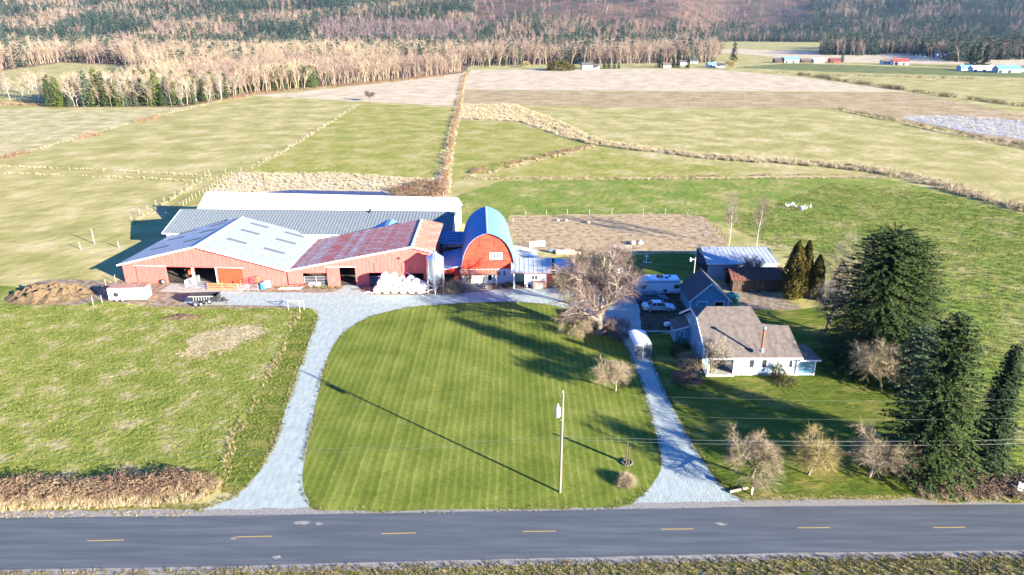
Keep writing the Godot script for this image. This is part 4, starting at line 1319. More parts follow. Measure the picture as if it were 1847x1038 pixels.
func milk_house() -> void:
	var t := thing("milk_house", "low white milk house with pale ribbed roof beside the arched barn", "shed", Vector3(0.35, 0, -107.5), 0.0)
	var D := 7.0
	wall("front_wall", t, M.white_wall, Vector3.ZERO, Vector3(5.35, 0, 0), [[0, 2.7], [5.35, 2.7]], [[0.15, 1.75, 0, 2.45]], 0.18)
	wall("side_wall", t, M.white_wall, Vector3(0, 0, -D), Vector3(0, 0, 0), [[0, 2.7], [D / 2, 3.8], [D, 2.7]], [], 0.15)
	wall("side_wall", t, M.white_wall, Vector3(5.35, 0, 0), Vector3(5.35, 0, -D), [[0, 2.7], [D / 2, 3.8], [D, 2.7]], [], 0.15)
	wall("rear_wall", t, M.white_wall, Vector3(5.35, 0, -D), Vector3(0, 0, -D), [[0, 2.7], [5.35, 2.7]], [], 0.15)
	wall("back_partition", t, M.blue_siding, Vector3(0.1, 0, -2.6), Vector3(1.9, 0, -2.6), [[0, 2.6], [1.8, 2.6]], [], 0.1)
	yard_floor(t, [0.1, 5.2, -0.1, -D + 0.1])
	var e0 := Vector3(-0.5, 2.78, 0.5)
	var e1 := Vector3(6.3, 2.78, 0.5)
	slope("roof_slope", t, M.pale_roof, e0, e1, Vector3(6.3, 4.05, -D / 2), Vector3(-0.5, 4.05, -D / 2), 0.75, 0.08, 0.05)
	slope("roof_slope", t, M.pale_roof, Vector3(6.3, 2.78, -D - 0.5), Vector3(-0.5, 2.78, -D - 0.5), Vector3(-0.5, 4.05, -D / 2), Vector3(6.3, 4.05, -D / 2), 0.75)
	bar("eave_trim", t, M.rust_iron, e0 + Vector3(0, -0.07, 0.03), e1 + Vector3(0, -0.07, 0.03), 0.05, 0.14)
	window(t, Vector3(3.4, 1.35, 0), Vector3.BACK, 1.15, 0.9, 2)
	var post := MB.new()
	post.box(Vector3(-0.05, 1.35, 0.4), Vector3(0.16, 2.7, 0.16))
	put("porch_post", post, M.trim, t)
	var kick := MB.new()
	kick.box(Vector3(2.3, 0.32, 0.03), Vector3(0.95, 0.62, 0.05))
	put("kick_plate", kick, M.dark, t)
	var sg := MB.new()
	sg.path(range(9).map(func(k): return Vector3(2.15 + cos(TAU * k / 8) * 0.1, 0.22 + sin(TAU * k / 8) * 0.1, 0.075)), 0.022)
	sg.path(range(9).map(func(k): return Vector3(2.15 + cos(TAU * k / 8) * 0.085, 0.42 + sin(TAU * k / 8) * 0.085, 0.075)), 0.022)
	put("painted_figure", sg, M.trim, t)
	# brick-framed loading dock
	var dk := thing("loading_dock", "brick-framed loading dock with pale panel against white milk house", "dock", Vector3(4.55, 0, -107.35), 0.0)
	var pn := MB.new()
	pn.box(Vector3(0, 0.52, 0.28), Vector3(1.3, 1.04, 0.5))
	put("panel", pn, M.concrete, dk)
	for s in [-1, 1]:
		for k in 8:
			var b := MB.new()
			b.box(Vector3(s * 0.87, 0.075 + k * 0.145, 0.3), Vector3(0.4, 0.13, 0.56))
			put("brick", b, M.brick_red, dk)
	for k in 5:
		var b := MB.new()
		b.box(Vector3(-0.86 + k * 0.43, 1.23, 0.3), Vector3(0.41, 0.12, 0.56))
		put("brick", b, M.brick_red, dk)

	t = thing("red_shed", "small maroon shed with blotchy blue-grey roof right of the milk house", "shed", Vector3(5.75, 0, -107.5), 0.0)
	wall("front_wall", t, M.maroon, Vector3.ZERO, Vector3(4.5, 0, 0), [[0, 2.65], [4.5, 2.65]], [], 0.16, 0.3)
	wall("side_wall", t, M.maroon, Vector3(4.5, 0, 0), Vector3(4.5, 0, -6.6), [[0, 2.65], [3.3, 3.75], [6.6, 2.65]], [], 0.16)
	wall("rear_wall", t, M.maroon, Vector3(4.5, 0, -6.6), Vector3(0, 0, -6.6), [[0, 2.65], [4.5, 2.65]], [], 0.16)
	slope("roof_joint", t, M.dark, Vector3(0.92, 2.74, 0.45), Vector3(1.4, 2.74, 0.45), Vector3(1.4, 4.0, -3.5), Vector3(0.92, 4.0, -3.5))
	slope("roof_slope", t, M.mill_roof, Vector3(1.42, 2.74, 0.5), Vector3(5.0, 2.74, 0.5), Vector3(4.9, 3.95, -3.4), Vector3(1.42, 4.02, -3.4), 0.6)
	slope("roof_slope", t, M.mill_roof, Vector3(4.9, 2.74, -7.1), Vector3(0.92, 2.74, -7.1), Vector3(0.92, 4.0, -3.5), Vector3(4.9, 3.95, -3.5), 0.6)
	window(t, Vector3(2.35, 1.35, 0.0), Vector3.BACK, 1.15, 0.9, 2)
	var dr := MB.new()
	dr.box(Vector3(0.6, 0.4, 0.04), Vector3(0.75, 0.76, 0.05))
	put("low_hatch", dr, M.dark, t)


func wheel(at: Vector3, r: float, w: float, axis := Vector3.RIGHT) -> MB:
	var b := MB.new()
	b.lathe(at - axis * w / 2, axis, [Vector2(r * 0.55, 0), Vector2(r * 0.9, 0), Vector2(r, w * 0.2), Vector2(r, w * 0.8), Vector2(r * 0.9, w), Vector2(r * 0.55, w)], 14)
	return b


func feed_bin() -> void:
	var t := thing("feed_bin", "tall galvanised feed bin with hopper cone beside the rusty barn", "silo", Vector3(-12.42, 0, -105.81))
	var R := 1.4
	var b := MB.new()
	var prof := []
	for i in 25:
		prof.append(Vector2(R + (0.02 if i % 2 else -0.02), 2.55 + i * 0.135))
	b.lathe(Vector3.ZERO, Vector3.UP, prof, 20, true, false)
	put("drum", b, M.bin_steel, t)
	b = MB.new()
	b.lathe(Vector3.ZERO, Vector3.UP, [Vector2(R + 0.06, 5.76), Vector2(R + 0.06, 5.82), Vector2(0.36, 6.65), Vector2(0.36, 6.85), Vector2(0.1, 6.95)], 20, false)
	put("roof", b, M.bin_steel, t)
	b = MB.new()
	b.lathe(Vector3.ZERO, Vector3.UP, [Vector2(0.24, 0.55), Vector2(0.26, 0.62), Vector2(R, 2.56)], 20, false)
	put("hopper", b, M.bin_steel, t)
	for i in 6:
		var a := TAU * (i + 0.5) / 6
		var m := MB.new()
		m.box(Vector3(cos(a) * (R + 0.06), 2.15, sin(a) * (R + 0.06)), Vector3(0.1, 4.3, 0.1), Basis(Vector3.UP, -a))
		put("leg", m, M.galv_tube, t)
	var br := MB.new()
	for i in 6:
		var a := TAU * (i + 0.5) / 6
		var c := TAU * (i + 1.5) / 6
		br.tube(Vector3(cos(a) * R, 1.3, sin(a) * R), Vector3(cos(c) * R, 1.3, sin(c) * R), 0.03, -1, 5)
	put("brace_ring", br, M.galv_tube, t)
	var ld := MB.new()
	for s in [-0.18, 0.18]:
		ld.tube(Vector3(s, 0.6, R + 0.22), Vector3(s, 5.8, R + 0.2), 0.025, -1, 5)
		ld.tube(Vector3(s, 5.8, R + 0.2), Vector3(s, 6.7, 0.45), 0.025, -1, 5)
	for i in 17:
		ld.tube(Vector3(-0.18, 0.8 + i * 0.3, R + 0.21), Vector3(0.18, 0.8 + i * 0.3, R + 0.21), 0.015, -1, 4)
	put("ladder", ld, M.galv_tube, t)
	# auger from the hopper to the barn
	var au := thing("feed_auger", "slanting white feed auger tube from the bin to the barn opening", "auger", Vector3(-13.14, 0, -106.57))
	var top_p := Vector3(-5.1, 2.65, -2.0)
	var m := MB.new()
	m.tube(Vector3(0.3, 0.55, 0.3), top_p, 0.1, -1, 8)
	put("tube", m, M.trim, au)
	m = MB.new()
	m.cbox(top_p + Vector3(-0.1, 0, 0), Vector3(0.5, 0.35, 0.35), 0.05)
	put("motor", m, M.trim, au)
	m = MB.new()
	m.tube(Vector3(-2.9, 0.05, -1.1), Vector3(-2.9, 1.7, -1.2), 0.04, -1, 6)
	put("support", m, M.galv_tube, au)
	m = MB.new()
	m.tube(Vector3(0.3, 0.35, 0.5), Vector3(-1.4, 0.1, 1.6), 0.07, -1, 6)
	put("chute", m, M.trim, au)


func bale_mesh(seed_: int) -> Array:
	var r := RandomNumberGenerator.new()
	r.seed = seed_
	var b := MB.new()
	var sides := 20
	var rings := []
	for q in [[0.05, 0.0, 0.03], [0.3, 0.015, 0.05], [0.58, 0.03, 0.03], [0.66, 0.12, 0.02], [0.68, 0.45, 0.015], [0.675, 0.8, 0.015], [0.66, 1.1, 0.02], [0.57, 1.18, 0.03], [0.3, 1.2, 0.05], [0.05, 1.21, 0.03]]:
		var ring := []
		for i in sides:
			var a := TAU * i / sides
			var rr: float = q[0] * (1.0 + r.randf_range(-q[2], q[2]))
			var yy := sin(a) * rr
			ring.append(Vector3(cos(a) * rr, maxf(yy, -0.6) + 0.62, 0.6 - q[1]))
		ring.reverse()
		rings.append(ring)
	b.loft(rings, true, true, true)
	return [b.mesh()]


func bales() -> void:
	var g := "white wrapped bales stacked by the feed bin"
	var meshes := [bale_mesh(1)[0], bale_mesh(2)[0], bale_mesh(3)[0]]
	# column, row (0 bottom), layer back; photograph: six at the bottom, five above, two on top
	var spots := []
	for i in 6:
		spots.append([i, 0, 0, i * 1.39, 0.0])
	spots.append([0, 1, 0, 0.62, 1.1])
	spots.append([1, 1, 0, 1.98, 1.12])
	spots.append([2, 1, 0, 3.32, 1.14])
	spots.append([3, 1, 0, 4.78, 1.08])
	spots.append([4, 1, 0, 6.2, 1.06])
	spots.append([0, 2, 0, 1.28, 2.2])
	spots.append([1, 2, 0, 2.66, 2.16])
	for i in 6:
		spots.append([i, 0, 1, 0.35 + i * 1.37, 0.0])
	for i in 4:
		spots.append([i, 1, 1, 0.95 + i * 1.4, 1.1])
	var words := ["leftmost", "second from left", "third from left", "fourth from left", "fifth from left", "rightmost"]
	var base := Vector3(-21.89, 0, -105.31)
	var k := 0
	for s in spots:
		var row: String = ["bottom row", "middle row", "top row"][s[1]]
		var w: String = words[s[0]]
		if s[1] == 1 and s[2] == 0 and s[0] == 4:
			w = "rightmost"
		if s[1] == 2 and s[0] == 1:
			w = "rightmost"
		var side := "front of stack" if s[2] == 0 else "behind the front bales"
		var o := put_mesh("wrapped_bale", meshes[k % 3], M.film, self)
		o.position = base + Vector3(s[3], s[4], -s[2] * 1.3 + [0.0, 0.07, -0.06, 0.04][k % 4])
		o.rotation.y = [0.0, 0.06, -0.05, 0.03, -0.08][k % 5]
		tag(o, "white film-wrapped round bale, %s of the %s, %s" % [w, row, side], "bale", g)
		k += 1
	var sc := MB.new()
	for i in 7:
		sc.box(Vector3(-1.0 + i * 0.3, 0.06 + 0.03 * (i % 3), 0.1 * sin(i * 2.0)), Vector3(0.35, 0.08, 0.3), Basis(Vector3(0.3, 1, 0.2).normalized(), i * 1.3))
	var o := put("film_scrap", sc, M.film, self)
	o.position = Vector3(-23.11, 0, -105.07)
	tag(o, "crumpled scrap of white film on the ground left of the bales", "film scrap")


# ---------------------------------------------------------------- house, garage, sheds
func house() -> void:
	var t := thing("farmhouse", "blue-sided farmhouse with wide tan shingle roof and white front", "house", Vector3(24.3, 0, -76.9), 0.0)
	var W := 11.2
	var D := 13.2      # front wall to rear wall
	var eave := 2.62
	# left gable wall, its top cut off by the half hip
	wall("side_wall", t, M.blue_siding, Vector3(0, 0, -D), Vector3(0, 0, -1.9), [[0, 2.62], [5.2, 5.5], [7.6, 5.5], [11.3, 3.6]], [], 0.2)
	# front wall behind the porch and the white front itself
	wall("porch_wall", t, M.blue_siding, Vector3(0, 0, -1.9), Vector3(3.3, 0, -1.9), [[0, 3.4], [3.3, 3.4]], [[1.9, 2.8, 0.3, 2.3]], 0.15)
	wall("porch_wall", t, M.blue_siding, Vector3(3.3, 0, -1.9), Vector3(3.3, 0, 0), [[0, 3.4], [1.9, eave]], [], 0.15)
	wall("front_wall", t, M.house_front, Vector3(3.3, 0, 0), Vector3(W, 0, 0), [[0, eave], [7.9, eave]], [], 0.2)
	wall("side_wall", t, M.blue_siding, Vector3(W, 0, 0), Vector3(W, 0, -7.6), [[0, eave], [4.1, 4.8], [7.6, 2.9]], [], 0.2)
	wall("side_wall", t, M.blue_siding, Vector3(7.0, 0, -7.6), Vector3(7.0, 0, -D), [[0, 6.0], [1.4, 4.6], [5.6, 2.62]], [], 0.2)
	wall("rear_wall", t, M.blue_siding, Vector3(7.0, 0, -D), Vector3(0, 0, -D), [[0, 2.62], [7, 2.62]], [], 0.2)
	var foot := MB.new()
	foot.box(Vector3(7.25, 0.16, 0.0), Vector3(7.95, 0.32, 0.14))
	put("foundation", foot, M.concrete, t)
	# roof: one broad front slope over house and porch, half hip at the left, lower wing at the right
	var e0 := Vector3(-0.35, 2.72, 0.55)
	var e1 := Vector3(W + 0.35, 2.72, 0.55)
	var h0 := Vector3(1.15, 6.62, -6.6)
	var h1 := Vector3(6.9, 6.62, -6.6)
	var q0 := Vector3(-0.45, 5.75, -5.0)
	var q1 := Vector3(-0.45, 5.75, -8.2)
	var w0 := Vector3(7.75, 5.12, -3.85)
	var w1 := Vector3(W - 0.15, 5.12, -3.85)
	var front := [e0, e1, w1, w0, h1, h0, q0]
	var rear0 := Vector3(-0.45, 2.72, -D - 0.45)
	var rear1 := Vector3(7.2, 2.72, -D - 0.45)
	var slabs := [
		["roof_slope", front, "shingle"],
		["half_hip", [q1, q0, h0], "shingle"],
		["rear_slope", [rear1, rear0, q1, h0, h1], "shingle"],
		["hip_slope", [h1, w0, Vector3(7.3, 2.9, -9.0), rear1], "shingle"],
		["wing_slope", [w1, Vector3(W + 0.35, 2.75, -8.0), Vector3(7.2, 2.75, -8.0), w0], "shingle"],
	]
	for s in slabs:
		var mb := MB.new()
		var p: Array = s[1]
		mb.poly(p)
		var n: Vector3 = (p[1] - p[0]).cross(p[2] - p[0]).normalized() * 0.12
		var r := p.map(func(a): return a - n)
		for i in p.size():
			var j := (i + 1) % p.size()
			mb.quad(r[i], r[j], p[j], p[i])
		r.reverse()
		mb.poly(r)
		put(s[0], mb, M[s[2]], t)
	# white eave board, corner boards and barge boards
	bar("eave_board", t, M.trim, e0 + Vector3(0, -0.13, 0.03), e1 + Vector3(0, -0.13, 0.03), 0.06, 0.24)
	bar("barge_board", t, M.trim, e0 + Vector3(-0.04, -0.14, 0), q0 + Vector3(-0.04, -0.14, 0), 0.06, 0.24)
	bar("barge_board", t, M.trim, q0 + Vector3(-0.04, -0.14, 0), q1 + Vector3(-0.04, -0.14, 0), 0.06, 0.24)
	bar("barge_board", t, M.trim, q1 + Vector3(-0.04, -0.14, 0), rear0 + Vector3(-0.04, -0.14, 0), 0.06, 0.24)
	for p in [Vector3(-0.02, 0, -1.95), Vector3(3.32, 0, 0.04), Vector3(W - 0.04, 0, 0.04), Vector3(-0.02, 0, -7.0)]:
		var mb := MB.new()
		var hh := 3.4 if p.z < -1 and p.z > -3 else 2.3
		mb.box(p + Vector3(0, hh / 2, 0), Vector3(0.14, hh, 0.14))
		put("corner_board", mb, M.trim, t)
	for p in [Vector3(0.1, 0, 0.25)]:
		var mb := MB.new()
		mb.box(p + Vector3(0, 1.3, 0), Vector3(0.16, 2.6, 0.16))
		put("porch_post", mb, M.trim, t)
	var deck := MB.new()
	deck.box(Vector3(1.6, 0.15, -0.75), Vector3(3.5, 0.3, 2.3))
	put("porch_floor", deck, M.concrete, t)
	# windows
	for x in [5.5, 7.05]:
		window(t, Vector3(x, 1.05, 0.0), Vector3.BACK, 0.78, 1.25, 1)
	for x in [4.9, 6.22, 7.65]:
		var mb := MB.new()
		mb.box(Vector3(x, 1.68, 0.03), Vector3(0.34, 1.25, 0.05))
		for k in 9:
			mb.box(Vector3(x, 1.12 + k * 0.14, 0.06), Vector3(0.28, 0.05, 0.03))
		if x != 6.22:
			put("shutter", mb, M.grey_trim, t)
	window(t, Vector3(10.35, 1.1, 0.0), Vector3.BACK, 0.6, 1.15, 1)
	window(t, Vector3(0.85, 1.0, -1.9), Vector3.BACK, 0.8, 1.2, 1)
	for p in [[-6.6, 4.05, 0.75, 1.0], [-9.8, 2.2, 0.75, 1.1], [-4.2, 1.1, 1.0, 1.35]]:
		window(t, Vector3(0, p[1], p[0]), Vector3.LEFT, p[2], p[3], 2)
	# stove pipe on the front slope
	var base := Vector3(30.66, 3.75, -76.55) - t.position
	var pipe := MB.new()
	pipe.tube(base, base + Vector3(0, 2.75, 0), 0.13, -1, 10)
	var pp := put("stove_pipe", pipe, M.rust_iron, t)
	pipe = MB.new()
	pipe.lathe(base + Vector3(0, 2.75, 0), Vector3.UP, [Vector2(0.14, 0), Vector2(0.24, 0.04), Vector2(0.24, 0.26), Vector2(0.1, 0.34)], 10)
	put("cap", pipe, M.steel, pp)
	pipe = MB.new()
	pipe.lathe(base + Vector3(0, -0.15, 0), Vector3(0, 1, 0.5), [Vector2(0.34, 0), Vector2(0.3, 0.12), Vector2(0.15, 0.4)], 10)
	put("flashing", pipe, M.steel, pp)
	bar("stay_rod", pp, M.wire, base + Vector3(0.04, 1.9, 0.05), base + Vector3(1.5, -0.25, 1.1), 0.03, 0.03)
	# small wing at the right corner
	var wg := thing("sun_porch", "small blue corner porch on the right end of the farmhouse", "porch", Vector3(35.55, 0, -76.9), 0.0)
	wall("front_wall", wg, M.blue_siding, Vector3(0, 0, 0.02), Vector3(2.2, 0, 0.02), [[0, 2.3], [2.2, 2.3]], [], 0.15)
	wall("side_wall", wg, M.blue_siding, Vector3(2.2, 0, 0.02), Vector3(2.2, 0, -3.4), [[0, 2.3], [3.4, 2.3]], [], 0.15)
	wall("rear_wall", wg, M.blue_siding, Vector3(2.2, 0, -3.4), Vector3(0, 0, -3.4), [[0, 2.3], [2.2, 2.3]], [], 0.15)
	slope("roof_slope", wg, M.shingle, Vector3(0.02, 2.4, 0.5), Vector3(2.6, 2.4, 0.5), Vector3(2.0, 2.95, -2.6), Vector3(0.02, 2.95, -2.6), 0.0, 0.12)
	slope("rear_slope", wg, M.shingle, Vector3(2.6, 2.4, -3.9), Vector3(0.02, 2.4, -3.9), Vector3(0.02, 2.95, -2.6), Vector3(2.0, 2.95, -2.6), 0.0, 0.12)
	bar("eave_board", wg, M.trim, Vector3(0.02, 2.3, 0.53), Vector3(2.6, 2.3, 0.53), 0.05, 0.2)
	for x in [0.07, 2.15]:
		bar("corner_board", wg, M.trim, Vector3(x, 0.02, 0.06), Vector3(x, 2.25, 0.06), 0.12, 0.12)
	bar("sill_board", wg, M.trim, Vector3(0.1, 0.2, 0.05), Vector3(2.1, 0.2, 0.05), 0.08, 0.12)
	# lean-to at the rear left
	var rl := thing("back_porch", "little blue back porch with dark roof behind the farmhouse", "porch", Vector3(22.4, 0, -86.2), 0.0)
	wall("front_wall", rl, M.blue_siding, Vector3(0, 0, 0), Vector3(1.85, 0, 0), [[0, 2.1], [1.85, 2.6]], [], 0.12)
	wall("side_wall", rl, M.blue_siding, Vector3(0, 0, -3.0), Vector3(0, 0, 0), [[0, 2.1], [3.0, 2.1]], [], 0.12)
	slope("roof_slope", rl, M.shingle, Vector3(-0.3, 2.1, -3.2), Vector3(-0.3, 2.1, 0.3), Vector3(1.85, 2.75, 0.3), Vector3(1.85, 2.75, -3.2), 0.0, 0.1)
	bar("barge_board", rl, M.trim, Vector3(-0.3, 2.04, 0.33), Vector3(1.85, 2.69, 0.33), 0.05, 0.18)
	window(rl, Vector3(0.9, 0.9, 0.0), Vector3.BACK, 0.6, 1.0, 2)
	# stones along the porch bed
	var r := RandomNumberGenerator.new()
	r.seed = 8
	var ws := ["leftmost", "second from left", "third from left", "fourth from left", "fifth from left", "sixth from left", "rightmost"]
	for i in 7:
		var mb := MB.new()
		mb.lathe(Vector3(0, -0.05, 0), Vector3(r.randf_range(-0.2, 0.2), 1, 0), [Vector2(0.16, 0), Vector2(0.24, 0.12), Vector2(0.17, 0.26), Vector2(0.03, 0.3)], 6, false)
		var o := put("bed_stone", mb, M.stone, self)
		o.position = Vector3(23.69, 0, -77.71) + Vector3(i * 0.5, 0, 0.35 + 0.25 * sin(i * 1.3))
		o.rotation.y = r.randf() * TAU
		tag(o, "grey edging stone below the porch, %s of seven" % ws[i], "stone", "stones edging the porch bed")
	# steps and path slab
	var pa := MB.new()
	pa.box(Vector3.ZERO, Vector3(5.6, 0.06, 0.45))
	var po := put("garden_path", pa, M.concrete, self)
	po.position = Vector3(21.74, 0.03, -90.05)
	setting(po, "narrow concrete path from drive to back porch")


func garage() -> void:
	var t := thing("garage", "small blue gabled garage, roof coloured dark for its shade, behind the farmhouse", "garage", Vector3(27.0, 0, -96.6), 0.02)
	var W := 5.7
	var D := 6.0
	wall("front_wall", t, M.blue_siding, Vector3.ZERO, Vector3(W, 0, 0), [[0, 2.3], [W / 2, 4.85], [W, 2.3]], [[1.0, 2.5, 0.3, 1.85], [3.6, 5.0, 0.3, 1.85]], 0.15)
	wall("side_wall", t, M.blue_siding, Vector3(0, 0, -D), Vector3(0, 0, 0), [[0, 2.3], [D, 2.3]], [], 0.15)
	wall("side_wall", t, M.blue_siding, Vector3(W, 0, 0), Vector3(W, 0, -D), [[0, 2.3], [D, 2.3]], [], 0.15)
	wall("rear_wall", t, M.blue_siding, Vector3(W, 0, -D), Vector3(0, 0, -D), [[0, 2.3], [W / 2, 4.85], [W, 2.3]], [], 0.15)
	yard_floor(t, [0.1, W - 0.1, -0.1, -D + 0.1])
	slope("roof_slope", t, M.shingle_dark, Vector3(-0.4, 2.1, -D - 0.3), Vector3(-0.4, 2.1, 0.4), Vector3(W / 2, 5.08, 0.4), Vector3(W / 2, 5.08, -D - 0.3), 0.0, 0.12)  # dark shingle puts the shade on the garage roof into its colour
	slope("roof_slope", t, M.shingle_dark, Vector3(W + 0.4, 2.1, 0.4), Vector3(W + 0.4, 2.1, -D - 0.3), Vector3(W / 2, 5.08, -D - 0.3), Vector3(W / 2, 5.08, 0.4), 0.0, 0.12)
	bar("barge_board", t, M.trim, Vector3(-0.4, 2.0, 0.43), Vector3(W / 2, 4.98, 0.43), 0.05, 0.2)
	bar("barge_board", t, M.trim, Vector3(W / 2, 4.98, 0.43), Vector3(W + 0.4, 2.0, 0.43), 0.05, 0.2)
	for x in [0.0, W]:
		bar("corner_board", t, M.trim, Vector3(x, 0.02, 0.03), Vector3(x, 2.1, 0.03), 0.13, 0.13)
	for q in [[1.0, 2.5], [3.6, 5.0]]:
		for s in q:
			bar("door_frame", t, M.trim, Vector3(s, 0.3, 0.03), Vector3(s, 1.9, 0.03), 0.12, 0.1)
		bar("door_frame", t, M.trim, Vector3(q[0] - 0.06, 1.93, 0.031), Vector3(q[1] + 0.06, 1.93, 0.031), 0.1, 0.14)
	var d := MB.new()
	d.box(Vector3(1.75, 1.07, -0.1), Vector3(1.48, 1.5, 0.05))
	put("door", d, M.blue_siding, t)

	# open-ended machine shed
	t = thing("machine_shed", "open-ended blue-grey metal machine shed beyond the garage", "shed", Vector3(33.6, 0, -111.5), 0.0)
	W = 11.6
	D = 8.6
	wall("front_wall", t, M.shop_wall, Vector3.ZERO, Vector3(W, 0, 0), [[0, 2.95], [W, 2.95]], [], 0.15, 0.6)
	wall("rear_wall", t, M.shop_wall, Vector3(W, 0, -D), Vector3(0, 0, -D), [[0, 2.95], [W, 2.95]], [], 0.15, 0.6)
	wall("side_wall", t, M.shop_wall, Vector3(W, 0, 0), Vector3(W, 0, -D), [[0, 2.95], [D / 2, 4.25], [D, 2.95]], [], 0.15, 0.6)
	wall("gable_wall", t, M.shop_wall, Vector3(0, 0, -D), Vector3(0, 0, 0), [[0, 2.95], [D / 2, 4.25], [D, 2.95]], [[0.4, D - 0.4, 0, 2.9]], 0.15, 0.6)
	yard_floor(t, [0.1, W - 0.1, -0.1, -D + 0.1])
	slope("roof_slope", t, M.pale_roof, Vector3(-0.5, 3.0, 0.4), Vector3(W + 0.3, 3.0, 0.4), Vector3(W - 0.6, 4.5, -D / 2), Vector3(-0.5, 4.5, -D / 2), 0.75)
	slope("roof_slope", t, M.pale_roof, Vector3(W + 0.3, 3.0, -D - 0.4), Vector3(-0.5, 3.0, -D - 0.4), Vector3(-0.5, 4.5, -D / 2), Vector3(W - 0.6, 4.5, -D / 2), 0.75)
	bar("eave_trim", t, M.trim, Vector3(-0.5, 2.92, 0.43), Vector3(W + 0.3, 2.92, 0.43), 0.05, 0.16)

	# old brown shed
	t = thing("brown_shed", "weathered dark brown shed with rusty-brown roof before the machine shed", "shed", Vector3(36.1, 0, -105.7), 0.0)
	W = 8.6
	D = 4.6
	wall("front_wall", t, M.old_wood, Vector3.ZERO, Vector3(W, 0, 0), [[0, 2.1], [W, 2.1]], [], 0.12)
	for i in 28:
		if i % 7 != 3:
			bar("board", t, M.old_wood, Vector3(0.15 + i * 0.305, 0.05 + 0.04 * (i % 3), 0.015), Vector3(0.15 + i * 0.305, 2.05, 0.015), 0.27, 0.03)
	wall("rear_wall", t, M.old_wood, Vector3(W, 0, -D), Vector3(0, 0, -D), [[0, 2.1], [W, 2.1]], [], 0.12)
	wall("side_wall", t, M.old_wood, Vector3(0, 0, -D), Vector3(0, 0, 0), [[0, 2.1], [2.6, 3.25], [D, 2.1]], [[0.8, 3.2, 0, 2.1]], 0.12)
	wall("side_wall", t, M.old_wood, Vector3(W, 0, 0), Vector3(W, 0, -D), [[0, 2.1], [2.0, 3.25], [D, 2.1]], [], 0.12)
	yard_floor(t, [0.1, W - 0.1, -0.1, -D + 0.1])
	slope("roof_slope", t, M.brown_roof, Vector3(-0.4, 2.12, 0.4), Vector3(W + 0.3, 2.12, 0.4), Vector3(W, 3.5, -2.2), Vector3(-0.4, 3.5, -2.2), 0.6)
	slope("roof_slope", t, M.brown_roof, Vector3(W + 0.3, 2.12, -D - 0.4), Vector3(-0.4, 2.12, -D - 0.4), Vector3(-0.4, 3.5, -2.2), Vector3(W, 3.5, -2.2), 0.6)
	var wd := MB.new()
	wd.box(Vector3(4.4, 1.2, 0.05), Vector3(0.85, 0.7, 0.04))
	var ww := put("window", wd, M.dark, t)
	for k in 3:
		bar("mullion", ww, M.grey_trim, Vector3(4.0 + k * 0.4, 0.86, 0.085), Vector3(4.0 + k * 0.4, 1.54, 0.085), 0.04, 0.03)

	# rainwater tank
	t = thing("water_tank", "round dark green plastic water tank between garage and brown shed", "tank", Vector3(34.02, 0, -99.41))
	var b := MB.new()
	var prof := [Vector2(1.05, 0)]
	for i in 8:
		prof.append(Vector2(1.12 if i % 2 else 1.07, 0.15 + i * 0.22))
	prof.append_array([Vector2(1.02, 1.9), Vector2(0.55, 2.2), Vector2(0.3, 2.26)])
	b.lathe(Vector3.ZERO, Vector3.UP, prof, 20)
	put("shell", b, M.green_plastic, t)
	b = MB.new()
	b.lathe(Vector3(0, 2.24, 0), Vector3.UP, [Vector2(0.26, 0), Vector2(0.26, 0.1), Vector2(0.1, 0.13)], 12)
	put("lid", b, M.black_paint, t)


